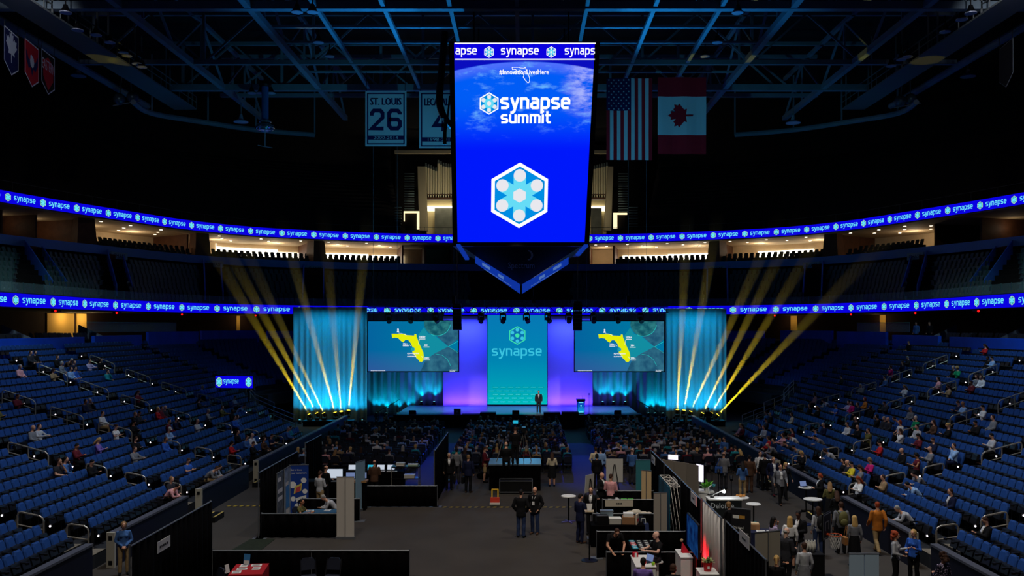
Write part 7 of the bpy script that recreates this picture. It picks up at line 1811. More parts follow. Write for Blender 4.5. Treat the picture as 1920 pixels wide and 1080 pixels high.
papers('printed sheet on the red table', -8.0, 26.3, .76, ((-.25, .35, .22, .3, .1), (.1, .4, .3, .22, .2), (-.2, 0, .3, .22, .15), (.2, .05, .22, .3, .1), (-.25, -.35, .25, .3, .2)))
g = thing('table_sign', 'small blue and white standing card on the red table', 'sign', (-8.2, 26.75, .76), -.25); b = MB(); b.obx((0,0,.16), (.2, .015, .32), rx=-.15); b.build('card', mat('print_skyblue', rgb(60, 130, 190), .6), g); b = MB(); b.obx((0,-.02,.08), (.17, .006, .12), rx=-.15); b.build('label_print', M_white, g)
g = thing('table_sign', 'white folded card beside the red table cloth edge', 'sign', (-8.5, 25.9, .76), 1.2); b = MB(); b.obx((0,0,.12), (.16, .01, .24), rx=-.2); b.build('card', M_white, g); b = MB(); b.bx(-.08,.08,-.02,.1,0,.012); b.build('foot', M_white, g)
for px, z0, rz, lab in ((583, 1046, .35, 'black folding chair left of the pair in front of the low drape'), (625, 1046, -.1, 'black folding chair right of the pair in front of the low drape')):
    q = onz(px, z0, .94); folding_chair(q.x, q.y-.25, rz, lab, None)
q = onz(398, 1068, .94); folding_chair(q.x, q.y, -.9, 'blue-black folding chair at the end of the red table', None)
g = thing('turf_mat', 'dark green mat on the floor outside the attendant booth', 'mat', (0,0,0)); b = MB(); P_ = [onz(430, 1034), onz(487, 1034), onz(516, 1011), onz(470, 1011)]; b.add([(p.x, p.y, .004) for p in P_]+[(p.x, p.y, .014) for p in P_], [(4,5,6,7),(0,1,5,4),(1,2,6,5),(2,3,7,6),(3,0,4,7)]); b.build('mat', mat('turf_dark', rgb(32, 40, 28), .95, var=.3, scale=9), g)
M_tapey = mat('tape_yellow', rgb(214, 186, 40), .6); M_tapek = mat('tape_black', rgb(24, 24, 24), .7)
for x0, x1, y, lab in ((818, 1076, 951, 'yellow and black floor tape line crossing the open floor by the cocktail table'), (425, 492, 949, 'yellow and black floor tape line at the second left boards gate')):
    a, c = onz(x0, y), onz(x1, y); g = thing('floor_tape', lab, 'tape', (a.x, a.y, 0)); L = c.x-a.x; b = MB(); b.bx(0, L, -.06, .06, .002, .006, 1); x = 0
    while x < L-.15: b.add([(x, -.06, .007), (x+.13, -.06, .007), (x+.2, .06, .007), (x+.07, .06, .007)], [(0,1,2,3)], 0); x += .27
    b.build('tape', [M_tapey, M_tapek], g)
# control desk and laptop tables
M_wood = mat('wood_top', rgb(150, 110, 66), .5, var=.2, scale=4)
table('control desk with black skirt behind the tall roll-up', -8.6, 40.4, .0, 2.6, .8, .95, M_black, 'draped_table', M_blackm)
g = thing('counter', 'wooden-topped counter behind the tall grey-white roll-up', 'counter', (-7.2, 38.6, 0)); b = MB(); b.bx(-.45, .5, -.25, .3, 1.18, 1.25); b.build('worktop', M_wood, g); b = MB(); b.bx(-.4, .45, -.2, .25, 0, 1.18); b.build('base', M_black, g)
for k, (px, py, mm, lab) in enumerate(((625, 899, M_scr, 'wide bright monitor on the control desk'),)):
    q = onz(px, py, 1.15); g = thing('monitor', lab, 'monitor', (q.x-.2, 40.5, .95)); b = MB(); b.bx(-.4, .4, 0, .05, .06, .5); b.build('casing', M_blackm, g); b = MB(); b.bx(-.38, .38, -.006, -.001, .08, .48); b.build('screen', mm, g); b = MB(); b.bx(-.12, .12, -.1, .1, 0, .06); b.build('stand', M_blackm, g)
for x, lab in ((-7.45, 'small blue-white monitor left on the wooden counter'), (-6.95, 'small blue monitor right on the wooden counter')):
    g = thing('monitor', lab, 'monitor', (x, 38.75, 1.25)); b = MB(); b.bx(-.2, .2, 0, .04, .05, .32); b.build('casing', M_blackm, g); b = MB(); b.bx(-.185, .185, -.006, -.001, .065, .305); b.build('screen', M_scrb, g); b = MB(); b.bx(-.08, .08, -.06, .1, 0, .05); b.build('stand', M_blackm, g)
table('long black table carrying a row of open laptops', -7.4, 44.3, 0, 3.0, .75, .76, M_black)
for px, mm, lab in ((659, M_scr, 'open laptop with white screen, first on the long laptop table'), (676, M_scr, 'open laptop with white screen, second on the long laptop table'), (695, M_scrc, 'open laptop with cyan screen on the long laptop table'), (713, M_scr, 'open laptop with pale screen next to the cyan one'), (732, M_scr, 'open laptop with pale screen, last on the long laptop table')):
    x = (px-VX)*44.3/F; laptop(lab, x, 44.35, .76, 0, mm, 1.1)
papers('white print on the long laptop table', -7.0, 44.05, .76, ((0, 0, .4, .25, 0), (.55, -.05, .5, .25, .1)))
M_printer = mat('printer_cream', rgb(190, 186, 176), .6)
g = thing('equipment_cart', 'metal equipment cart with papers and boxes right of the laptops', 'cart', (-5.8, 44.2, 0)); b = MB()
for x in (-.65, .65):
    for y in (-.3, .3): b.cyl((x, y, .08), (x, y, 1.0), .02, n=6); b.sph((x, y, .05), .05, 8, 6)
b.build('frame', M_steel, g); b = MB(); b.bx(-.67, .67, -.32, .32, .95, 1.0); b.build('top_shelf', M_blackm, g); b = MB(); b.bx(-.67, .67, -.32, .32, .4, .44); b.build('lower_shelf', M_blackm, g)
box_thing('printer', 'cream printer on the top of the equipment cart', 'printer', -6.05, 44.2, 1.0, .42, .4, .16, M_printer, 0, lambda g: MB().bx(-.15, .15, -.26, -.2, .03, .05).build('paper_tray', M_white, g))
box_thing('document_box', 'pale green document box on the equipment cart', 'box', -5.45, 44.2, 1.0, .5, .36, .08, mat('box_palegreen', rgb(150, 176, 150), .7), 0, lambda g: MB().bx(-.24, .24, -.17, .17, .08, .10).build('lid', M_white, g))
box_thing('document_box', 'white box on the lower shelf of the equipment cart', 'box', -5.6, 44.1, .44, .5, .4, .14, M_printer, 0, lambda g: MB().bx(-.26, .26, -.21, .21, .14, .17).build('lid', M_white, g))
# camera platform
g = thing('camera_platform', 'black-skirted camera platform with blue-grey deck in the centre of the floor', 'platform', (-1.72, 43.0, 0)); b = MB(); b.bx(0, 2.5, 0, 1.9, 1.21, 1.27); b.build('deck', mat('platform_deck', rgb(100, 120, 136), .4), g); b = MB(); b.bx(.03, 2.47, .03, 1.87, 0, 1.21); b.build('skirt', M_black, g)
def tripod(label, x, y, z, h, cam_=True):
    g = thing('camera_tripod', label, 'tripod', (x, y, z))
    for k in range(3): t = k*2*PI/3+PI/2; b = MB(); b.cyl((.42*math.cos(t), .42*math.sin(t), 0), (.04*math.cos(t), .04*math.sin(t), h), .02, n=6); b.build('leg', M_tripod, g)
    b = MB(); b.cyl((0,0,h-.1), (0,0,h+.08), .06, n=8); b.build('head', M_blackm, g)
    if cam_: b = MB(); b.bx(-.09, .09, -.25, .3, h+.08, h+.32); b.cyl((0,.3,h+.2), (0,.5,h+.2), .07, n=10); cb = b.build('video_camera', M_blackm, g); b = MB(); b.bx(-.2, -.1, -.3, -.24, h+.2, h+.38); b.build('viewfinder', M_blackm, cb); b = MB(); b.cyl((.1,-.2,h+.1), (.3,-.75,h-.15), .015, n=5); b.build('pan_bar', M_blackm, g)
M_tripod = mat('tripod_grey', rgb(130, 122, 110), .5, metal=.4)
tripod('video camera tripod on the camera platform nearer the aisle', -1.0, 44.0, 1.27, 1.15); tripod('video camera tripod on the camera platform behind the operator', -.05, 44.2, 1.27, 1.3)
g = thing('field_monitor', 'small glowing monitor above the camera operator', 'monitor', (-.45, 44.5, 1.27)); b = MB(); b.cyl((0,0,0), (0,0,1.75), .02, n=6); b.build('stand', M_blackm, g); b = MB(); b.bx(-.13, .13, -.02, .02, 1.75, 1.93); cs_ = b.build('casing', M_blackm, g); b = MB(); b.bx(-.12, .12, -.026, -.021, 1.765, 1.915); b.build('screen', M_scrc, cs_)
g = thing('road_case', 'black road case with silver edges in front of the camera platform', 'case', (-1.17, 42.2, 0)); b = MB(); b.bx(.02, 1.5, .02, .6, .08, .6); b.build('body', M_blackm, g); b = MB()
for z in (.08, .6): b.beam((0, 0, z), (1.52, 0, z), .04, .04); b.beam((0, .62, z), (1.52, .62, z), .04, .04)
for x in (0, 1.52): b.beam((x, 0, .08), (x, 0, .6), .04, .04); b.beam((x, 0, .6), (x, .62, .6), .04, .04)
b.build('edge_trim', M_greymetal, g); b = MB()
for x in (.15, 1.37): b.sph((x, .12, .04), .04, 8, 6); b.sph((x, .5, .04), .04, 8, 6)
b.build('castor', M_blackm, g)
q = onz(928, 947); g = thing('hand_truck', 'small red and yellow hand truck standing by the floor tape', 'hand truck', (q.x, q.y, 0)); M_hy = mat('truck_yellow', rgb(226, 180, 40), .5); M_hr = mat('truck_red', rgb(200, 60, 44), .5); M_hg = mat('truck_grey', rgb(180, 176, 168), .5)
b = MB()
for x in (-.13, .13): b.beam((x, .05, .1), (x, .12, .68), .05, .05)
b.beam((-.13, .12, .66), (.13, .12, .66), .05, .05); b.build('frame', M_hy, g); b = MB(); b.bx(-.22, .22, -.3, .05, .04, .12); b.build('deck', M_hg, g); b = MB(); b.bx(-.2, .2, -.06, .02, .12, .34); b.build('motor_cover', M_hr, g); b = MB()
for x in (-.2, .2): b.cyl((x-.03, .02, .07), (x+.03, .02, .07), .07, n=10)
b.build('wheel', M_blackm, g)
q = onz(1066, 979); cocktail('white round cocktail table with violet foot on the open floor', q.x, q.y, 1.06, .30, mat('foot_violet', rgb(96, 88, 160), .5))
# bags held
for who, sx, lab in (('grey-haired man in black suit', 1, 'black briefcase in the hand of the grey-haired man'), ('man in navy suit seen from behind', 1, 'dark bag in the hand of the man in navy suit')):
    o_ = [o for o in COL.objects if o.get('label', '').startswith(who)][0]; q = o_.location+Matrix.Rotation(o_.rotation_euler.z, 3, 'Z') @ V3((.25*sx, -.06, 0)); g = thing('briefcase', lab, 'bag', (q.x, q.y, .42), o_.rotation_euler.z+PI/2); b = MB(); b.bx(-.2, .2, -.06, .06, 0, .32); b.build('body', M_blackm, g, bevel=.03); b = MB(); b.tube([(-.09,0,.31), (-.08,0,.42), (.08,0,.42), (.09,0,.31)], .012, 5); b.build('handle', M_blackm, g)
g = thing('duffel_bag', 'black duffel bag on the floor beside the camera platform', 'bag', onz(906, 898)); b = MB(); b.sph((0,0,.16), (.34,.2,.18), 12, 8); b.build('body', M_black, g, smooth=True); b = MB(); b.tube([(-.15,0,.3),(-.1,0,.42),(.1,0,.42),(.15,0,.3)], .015, 5); b.build('handle', M_blackm, g)
# ---- east side: the row of booths
XD = 5.48
pipe_drape('long tall black drape spine between the two rows of booths', (XD, 28.0), (XD, 39.2), 2.44, poles=4, seed=21)
pipe_drape('tall black drape spine at the bottom edge past the white lit drape', (XD+.08, 20.8), (XD+.08, 25.0), 2.44, poles=2, seed=22)
M_wdrape = mat('drape_white', rgb(206, 200, 194), .85)
pipe_drape('white pleated drape washed red by floor lights', (XD-.02, 25.1), (XD-.02, 27.9), 2.5, M_wdrape, 2, 'pipe_and_drape', 23, .05)
for Y, xa, lab, sd in ((38.0, 3.0, 'low black drape of the booth with the easel boards', 24), (36.1, 3.1, 'low black drape below the white name strip', 25), (33.4, 2.5, 'low black drape above the table of boxes', 26), (30.5, 2.42, 'low black drape between the boxes and the shirt table', 27), (27.7, 2.5, 'low black drape at the white counter', 28)):
    pipe_drape(lab, (xa, Y), (XD-.08, Y), .92, None, 2, 'pipe_and_drape', sd)
for k, (px, py) in enumerate(((1225, 862), (1266, 905), (1301, 935), (1390, 1011))):
    m_ = (px-VX)/(XD-.06); Y = F/m_; z = EYE-(py-VY)/m_; g = thing('booth_sign', 'white booth name card on the black drape spine, %s from the stage end' % ORD[k], 'sign', (XD-.06 if k < 3 else XD+.02, Y, z)); b = MB(); b.bx(-.012, 0, -.5, .5, -.16, .16); b.build('card', M_white, g); b = MB(); illegible(b, (-.014,0,0), (0,-1,0), (0,0,1), .4, .05); b.build('lettering', M_ink, g)
g = thing('name_strip', 'long white booth name strip hung on the low black drape', 'sign', (3.2, 36.03, .64)); b = MB(); b.bx(0, 1.1, -.01, 0, 0, .25); b.build('card', mat('card_cream', rgb(196, 186, 168), .8), g); b = MB(); illegible(b, (.55,-.012,.12), (1,0,0), (0,0,1), .25, .06); b.build('lettering', M_ink, g)
table('black table with papers and green flyers at the pink-shirted man', 3.75, 37.0, 0, 1.4, .7, .76, M_black)
papers('white leaflet on the papers table of the pink-shirted man', 3.7, 37.0, .76, ((-.1, .1, .45, .35, .1), (-.05, -.2, .4, .25, 0)))
papers('bright green flyer on the papers table of the pink-shirted man', 4.05, 36.9, .76, ((0, 0, .22, .3, .1), (.25, -.02, .22, .3, -.1)), mat('flyer_green', rgb(90, 220, 40), .7))
table('black table stacked with cartons and a printer', 3.3, 32.4, 0, 1.9, .75, .76, M_black)
M_carton = mat('carton_brown', rgb(150, 110, 76), .8)
box_thing('printer', 'dark printer on the table of cartons', 'printer', 2.75, 32.4, .76, .42, .4, .3, M_blackm, .1, lambda g: MB().bx(-.2, .2, -.22, -.1, .3, .33).build('lid', M_greymetal, g))
box_thing('storage_tub', 'clear blue-grey tub behind the dark printer', 'box', 2.95, 32.72, .76, .45, .3, .38, mat('tub_bluegrey', rgb(110, 128, 140), .4), 0, lambda g: MB().bx(-.24, .24, -.16, .16, .38, .41).build('lid', M_greymetal, g))
box_thing('document_box', 'white flat box in the middle of the table of cartons', 'box', 3.22, 32.4, .76, .42, .36, .18, M_printer, 0, lambda g: MB().bx(-.22, .22, -.19, .19, .18, .21).build('lid', M_white, g))
box_thing('carton', 'open brown carton holding envelopes on the table of cartons', 'box', 3.7, 32.4, .76, .44, .42, .26, M_carton, -.1, lambda g: MB().bx(-.18, .18, -.16, .16, .26, .38).build('envelopes', M_white, g))
box_thing('carton', 'upright white carton flap beside the brown carton', 'box', 4.0, 32.3, .76, .06, .34, .36, mat('carton_pale', rgb(200, 184, 160), .8), -.3, lambda g: MB().bx(-.04, .04, -.1, .1, .1, .2).build('label_print', M_bred, g))
g = thing('plastic_bags', 'crumpled white plastic bags on the low table behind the cartons', 'bags', (4.15, 33.9, .0)); b = MB(); b.bx(-.5, .7, -.25, .3, 0, .7); b.build('crate', M_black, g); b = MB()
for dx, dy, r in ((-.2, 0, .14), (.02, .05, .17), (.3, 0, .12), (.5, .05, .1)): b.sph((dx, dy, .72+r*.6), (r*1.3, r, r*.8), 9, 6)
b.build('bag', mat('bag_white', rgb(200, 192, 176), .6), g)
g = thing('tote_bag', 'navy tote bag hanging over the chair behind the shirt table', 'bag', (4.25, 32.6, .3)); b = MB(); b.add([(-.22,-.1,0),(.22,-.1,0),(.22,.1,0),(-.22,.1,0),(-.16,-.05,.42),(.2,-.05,.42),(.2,.05,.42),(-.16,.05,.42)], [(0,3,2,1),(4,5,6,7),(0,1,5,4),(1,2,6,5),(2,3,7,6),(3,0,4,7)]); b.build('body', mat('tote_navy', rgb(44, 56, 96), .8), g); b = MB(); b.tube([(-.08,0,.42),(-.05,0,.6),(.08,0,.6),(.1,0,.42)], .014, 5); b.build('handle', M_white, g)
folding_chair(4.25, 32.55, .4, 'dark folding chair under the navy tote bag', None)
g = thing('paper_bag', 'white paper bag on the floor before the navy tote', 'bag', (4.3, 31.6, 0)); b = MB(); b.add([(-.15,-.1,0),(.15,-.1,0),(.15,.1,0),(-.15,.1,0),(-.17,-.03,.45),(.17,-.03,.45),(.17,.03,.45),(-.17,.03,.45)], [(0,3,2,1),(4,5,6,7),(0,1,5,4),(1,2,6,5),(2,3,7,6),(3,0,4,7)]); b.build('body', M_white, g); b = MB(); b.tube([(-.06,0,.44),(-.04,0,.55),(.06,0,.55),(.08,0,.44)], .01, 4); b.build('handle', M_carton, g)
# shirt table with folded things
table('black table laid out with folded shirts and name cards', 3.85, 29.2, .0, 1.0, 1.3, .76, M_black)
M_tealc = mat('shirt_teal', rgb(40, 140, 165), .85); k = 0
for i in range(4):
    for j in range(5):
        x = 3.5+.22*i; y = 28.72+.23*j; mm = [M_tealc, mat('shirt_redpink', rgb(170, 70, 78), .85), mat('shirt_black', rgb(30, 30, 34), .85), M_bwhite][(0 if i == 0 and j in (0, 1, 4) else 1 if i == 0 else 2)]
        cl_ = {M_tealc.name: 'teal', 'shirt_redpink': 'red', 'shirt_black': 'black'}[mm.name]
        g = thing('folded_shirt', 'folded %s shirt on the shirt table, %s column, %s from the front' % (cl_, ORD[i], ORD[j]), 'shirt', (x, y, .76), .06); b = MB(); b.bx(-.09, .09, -.1, .1, .001, .03); b.build('cloth', mm, g, bevel=.008); b = MB(); b.bx(-.05, .05, -.03, .03, .03, .034); b.build('print', M_white, g)
# white counter, stool, small things on it
g = thing('counter', 'white square exhibition counter at the bottom edge with laptop and red box', 'counter', (3.4, 26.05, 0)); b = MB(); b.bx(-.29, .29, -.66, .66, 1.03, 1.07); b.build('worktop', M_white, g, bevel=.006); b = MB(); b.bx(-.27, .27, -.64, .64, 0, 1.03); b.build('body', M_white, g)
box_thing('candy_box', 'small red striped box on the white counter', 'box', 3.22, 26.5, 1.07, .15, .15, .13, M_bred, .2, lambda g: MB().bx(-.03, .03, -.077, -.075, 0, .13).build('stripe', M_white, g))
laptop('open black laptop on the white counter', 3.48, 25.9, 1.07, -1.0, M_scrb, .9)
g = thing('green_ball', 'small lime green object at the counter edge', 'ornament', (3.62, 25.55, 1.07)); b = MB(); b.sph((0,0,.05), .055, 10, 8); b.build('ball', mat('lime', rgb(140, 200, 40), .5), g); b = MB(); b.cyl((0,0,.1), (0,0,.13), .01, n=5); b.build('stem', M_blackm, g)
def stool(label, x, y, h, m):
    g = thing('bar_stool', label, 'stool', (x, y, 0)); b = MB(); b.lathe([(.17, h-.06), (.19, h-.03), (.16, h)], n=16); b.build('seat', m, g); b = MB(); b.cyl((0,0,.03), (0,0,h-.05), .05, n=10); b.build('column', m, g); b = MB(); b.lathe([(.22, 0), (.22, .02), (.05, .05)], n=16); b.build('base', m, g)
q = [o for o in COL.objects if o.get('label', '').startswith('bald man in black polo')][0].location; stool('white bar stool under the bald man in black polo', q.x+.02, q.y+.02, .72, M_white)
q = [o for o in COL.objects if o.get('label', '').startswith('blond person in black seen')][0].location; stool('dark bar stool under the blond person at the reception desk', q.x, q.y, .72, M_blackm)
q = [o for o in COL.objects if o.get('label', '').startswith('person in purple shirt')][0].location; stool('dark stool under the person in purple shirt', q.x, q.y, .68, M_blackm)
q = [o for o in COL.objects if o.get('label', '').startswith('brown-haired person sitting low')][0].location; folding_chair(q.x, q.y, PI, 'dark folding chair under the brown-haired person by the white counter', None)
# screen on stand, pedestals, plant
g = thing('display_screen', 'blue display screen on a stand in front of the white drape', 'screen', (5.0, 26.9, 0)); b = MB(); b.bx(-.03, .03, -.9, .9, 1.1, 2.1); cs_ = b.build('casing', M_blackm, g); b = MB(); b.bx(-.038, -.031, -.87, .87, 1.13, 2.07); b.build('picture', photo_emis('screen_dark_blue', rgb(6, 22, 60), rgb(16, 54, 104), 3.0), cs_); b = MB(); b.cyl((.05,0,.03), (.05,0,1.9), .035, n=8); b.bx(-.25, .3, -.4, .4, 0, .03); b.build('stand', M_blackm, g)
def pedestal(label, x0, x1, y0, y1, h):
    g = thing('pedestal', label, 'pedestal', ((x0+x1)/2, (y0+y1)/2, 0)); w = (x1-x0)/2; d = (y1-y0)/2; b = MB(); b.bx(-w, w, -d, d, h-.04, h); b.build('top', M_white, g, bevel=.005); b = MB(); b.bx(-w+.015, w-.015, -d+.015, d-.015, 0, h-.04); b.build('body', M_white, g); return g
pedestal('white pedestal under the blue display screen washed red', 4.55, 4.92, 26.5, 27.5, 1.05); pedestal('white pedestal carrying the red plant pot at the bottom edge', 4.78, 5.3, 24.7, 25.4, 1.05)
def leafy(b, c, r, n, ln, seed, wd=.035):
    rr = random.Random(seed); c = V3(c)
    for i in range(n):
        t = rr.uniform(0, 2*PI); e = rr.uniform(.2, 1.3); d = V3((math.cos(t)*math.cos(e), math.sin(t)*math.cos(e), math.sin(e))); l = ln*rr.uniform(.6, 1.1); s_ = d.cross(V3((0,0,1))).normalized()*wd; p0 = c+V3((rr.uniform(-r, r), rr.uniform(-r, r), 0)); m = p0+d*l*.55+V3((0,0,.02)); e_ = p0+d*l-V3((0,0,.05*l))
        b.add([p0-s_*.3, p0+s_*.3, m+s_, m-s_, e_], [(0,1,2,3), (3,2,4)])
M_leaf = mat('leaf_green', rgb(70, 140, 50), .6, var=.3, scale=6)
g = thing('potted_plant', 'leafy plant in a square red pot on the white pedestal', 'plant', (5.05, 25.05, 1.05)); b = MB(); b.lathe([(.10, 0), (.135, .24), (.125, .24), (.11, .2)], n=16); pt_ = b.build('pot', mat('pot_red', rgb(190, 24, 30), .35), g); b = MB(); b.bx(-.03, .03, -.13, -.122, .08, .15); b.build('label_print', M_white, pt_); b = MB(); leafy(b, (0,0,.2), .08, 40, .2, 5); b.build('leaves', mat('leaf_pale', rgb(150, 166, 110), .6, var=.3, scale=6), g)
g = thing('red_pennon', 'red cloth with pale tassel propped on the pedestal by the screen', 'cloth', (4.72, 27.1, 1.05)); b = MB(); b.add([(-.04,-.1,0),(.2,-.1,0),(.2,.1,0),(-.04,.1,0),(-.02,0,.32)], [(0,3,2,1),(0,1,4),(1,2,4),(2,3,4),(3,0,4)]); b.build('cloth', M_bred, g); b = MB(); b.sph((-.03,0,.36), .05, 8, 6); b.build('tassel', mat('tassel_cream', rgb(206, 180, 140), .8), g)
RED = (1.0, .02, .03)
for y, pw_ in ((27.2, 300), (27.8, 170)):
    g = thing('floor_uplight', 'small floor light washing the white drape red, %s the screen' % ('beside' if pw_ > 200 else 'beyond'), 'light', (5.24, y, 0)); b = MB(); b.bx(-.06, .06, -.06, .06, 0, .05); b.build('base', M_blackm, g); b = MB(); b.cyl((0,0,.05), (.03,0,.18), .05, .06, 10); b.build('can', M_blackm, g); b = MB(); b.cyl((.03,0,.181), (.031,0,.185), .05, .05, 10); b.build('lens', emis('red_lens_floor', (1, .03, .03), 1.5, False), g)
    spot('drape_red_light', (5.27, y, .2), (5.5, y, 2.2), pw_, RED, 70, .8, .05)
spot('pedestal_red_light', (5.25, 26.15, .3), (4.6, 25.6, .9), 170, RED, 80, .8, .05)
g = thing('floor_uplight', 'small floor light washing the pedestals red', 'light', (5.27, 26.15, 0)); b = MB(); b.bx(-.06, .06, -.06, .06, 0, .1); b.build('base', M_blackm, g); b = MB(); b.cyl((-.03,0,.1), (-.06,0,.25), .05, .06, 10); b.build('can', M_blackm, g)
# banners and pop-up frame
rollup('teal to maroon roll-up banner at the stage end of the drape spine', 5.0, 38.3, .05, .62, 2.15, mat('print_teal_banner', rgb(50, 116, 126), .6), None, lambda g, w, h: MB().bx(-w/2, w/2, -.018, -.013, .09, .75).build('picture_print', mat('print_maroon', rgb(110, 44, 52), .6, var=.3, scale=5), g))
rollup('narrow beige roll-up seen from behind overlapping the teal banner', 4.88, 36.4, PI-.5, .42, 2.0, M_beige, mat('banner_back_beige', rgb(206, 178, 134), .8), None, True)
rollup('grey roll-up seen from behind beside the white lattice frame', 4.62, 30.9, PI+.1, .46, 2.12, M_white, mat('banner_back_grey2', rgb(160, 152, 142), .8), None, True)
g = thing('popup_display', 'teal pop-up display wall with its white lattice frame showing', 'display', (4.95, 30.9, 0)); b = MB(); b.bx(-.02, 0, 0, 2.5, .05, 2.3); b.build('print_panel', mat('print_deep_teal', rgb(14, 84, 104), .6, var=.6, scale=1.6), g); b = MB(); M_lat = mat('lattice_white', rgb(200, 192, 180), .5)
for i in range(3):
    for j in range(3):
        y0, y1 = .83*i, .83*(i+1); z0, z1 = .05+.76*j, .05+.76*(j+1); b.beam((.35, y0, z0), (.35, y1, z1), .014, .014); b.beam((.35, y1, z0), (.35, y0, z1), .014, .014)
    b.beam((.02, .83*i, 2.33), (.35, .83*(i+1), 2.33), .018, .018); b.beam((.02, .83*(i+1), 2.33), (.35, .83*i, 2.33), .018, .018)
for k in range(5): b.beam((.02, .62*k, 2.33), (.35, .62*k, 2.33), .02, .02)
b.beam((.35, 0, 2.33), (.35, 2.48, 2.33), .022, .022); b.beam((.02, 0, 2.33), (.02, 2.48, 2.33), .022, .022); b.build('lattice', M_lat, g)
def easel(label, x, y, rz, w, h, z0, legs_front=True):
    g = thing('easel', label, 'easel', (x, y, 0), rz); b = MB(); b.obx((0, .05, z0+h/2), (w, .015, h), rx=.06); b.build('board', mat('board_palegrey', rgb(196, 194, 186), .8), g)
    for p0, p1 in (((-.28, -.06, 0), (-.02, .0, 1.65)), ((.28, -.06, 0), (.02, .0, 1.65)), ((0, .5, 0), (0, .06, 1.6))): b = MB(); b.cyl(p0, p1, .018, n=6); b.build('leg', M_blackm, g)
    b = MB(); b.cyl((-.16, -.035, .8), (.16, -.035, .8), .016, n=6); b.build('ledge', M_blackm, g)
easel('large pale foam board on a black easel in the booth past the pink-shirted man', 4.0, 40.4, 0, .75, 1.05, .85); easel('narrow pale board on an easel turned sideways near the cocktail table', 2.65, 36.6, .9, .6, .72, 1.1)
g = thing('tablet_stand', 'tall thin stand with a small tray in front of the arm-reaching person', 'stand', (2.15, 30.2, 0)); b = MB(); b.cyl((0,0,.02), (0,0,1.62), .022, n=8); b.build('pole', M_blackm, g); b = MB(); b.lathe([(.28, 0), (.28, .015), (.03, .03)], n=18); b.build('base', M_blackm, g); b = MB(); b.obx((0,0,1.65), (.3, .22, .025), rx=.1); tr = b.build('tray', mat('tray_beige', rgb(176, 160, 134), .6), g); b = MB(); b.add([(-.06,-.04,1.67),(.06,-.04,1.67),(.06,.04,1.67),(-.06,.04,1.67),(-.1,0,1.9),(.1,0,1.9)], [(0,1,5,4),(2,3,4,5),(1,2,5),(3,0,4)]); b.build('leaflet', M_white, tr)
# ---- booths beyond the spine
g = thing('panel_wall', 'curved grey fabric panel wall seen from behind with a lit strip on top', 'panel wall', (5.75, 37.9, 0)); M_pw = mat('panel_warmgrey', rgb(132, 124, 114), .85)
P_ = [V3((0,0,0)), V3((.42,-.5,0)), V3((.85,-1.05,0)), V3((1.2,-1.7,0))]
for a, c in zip(P_, P_[1:]): d = (c-a)*.985; b = MB(); n3 = V3((d.y, -d.x, 0)).normalized()*.03; b.add([a, a+d, a+d+n3, a+n3, a+V3((0,0,2.25)), a+d+V3((0,0,2.25)), a+d+n3+V3((0,0,2.25)), a+n3+V3((0,0,2.25))], [(0,3,2,1),(4,5,6,7),(0,1,5,4),(1,2,6,5),(2,3,7,6),(3,0,4,7)]); b.build('panel', M_pw, g)
M_lampw = emis('lamp_white', rgb(240, 232, 255), 1.6)
g = thing('light_box', 'glowing white light box above the grey panel wall', 'lamp', (6.15, 37.6, 2.28), -.4); b = MB(); b.bx(-.2, .22, -.05, .05, 0, .2); b.build('housing', M_white, g); b = MB(); b.bx(-.19, .21, -.056, -.051, .01, .19); b.build('diffuser', M_lampw, g)
g = thing('monitor', 'tall glowing white monitor seen edge-on over the reception plant', 'monitor', (7.25, 37.4, 0), -1.1); b = MB(); b.cyl((0,.03,.0), (0,.03,1.5), .03, n=8); b.bx(-.2, .2, -.2, .2, 0, .03); b.build('stand', M_blackm, g); b = MB(); b.obx((0,0,1.75), (.5, .06, .75)); cs_ = b.build('casing', M_blackm, g); b = MB(); b.obx((0,-.034,1.75), (.46, .006, .7)); b.build('screen', M_lampw, cs_)
for i in range(5):
    x = 7.55+.22*i; y = 37.8-.2*i; g = thing('light_stand', 'black lamp stand with small spot lamps, %s of the cluster behind the glowing monitor' % ORD[i], 'light stand', (x, y, 0)); b = MB(); b.cyl((0,0,0), (0,0,1.95-.1*i), .018, n=6); b.build('pole', M_blackm, g); b = MB()
    for k in range(3): t = k*2*PI/3; b.cyl((0,0,.3), (.25*math.cos(t), .25*math.sin(t), 0), .012, n=5)
    b.build('tripod_foot', M_blackm, g); b = MB(); b.cyl((-.02,-.1,1.95-.1*i), (.02,.08,2.05-.1*i), .06, .08, 10); b.build('lamp_head', M_blackm, g)
g = thing('reception_desk', 'white curved reception desk carrying the green plant', 'counter', (6.45, 36.2, 0)); b = MB(); P_ = [(0, 1.0), (.35, .35), (.9, .0), (1.15, .1), (1.15, .55), (.6, .85), (.3, 1.4)]
b.add([(x, y, 1.12) for x, y in P_]+[(x, y, 1.18) for x, y in P_], [tuple(range(7))[::-1], tuple(range(7, 14))]+[(i, (i+1) % 7, 7+(i+1) % 7, 7+i) for i in range(7)]); b.build('worktop', M_white, g); b = MB(); Q_ = [(x*.9+.06, y*.9+.06) for x, y in P_]; b.add([(x, y, 0) for x, y in Q_]+[(x, y, 1.12) for x, y in Q_], [tuple(range(7))[::-1], tuple(range(7, 14))]+[(i, (i+1) % 7, 7+(i+1) % 7, 7+i) for i in range(7)]); b.build('body', M_white, g)
g = thing('potted_plant', 'bright green spiky plant on the white reception desk', 'plant', (7.32, 36.5, 1.18)); b = MB(); b.lathe([(.1, 0), (.14, .15), (.12, .15)], n=12); b.build('pot', M_white, g); b = MB(); leafy(b, (0,0,.12), .08, 46, .42, 8, .04); b.build('leaves', mat('leaf_bright', rgb(110, 190, 60), .5, var=.3, scale=6), g)
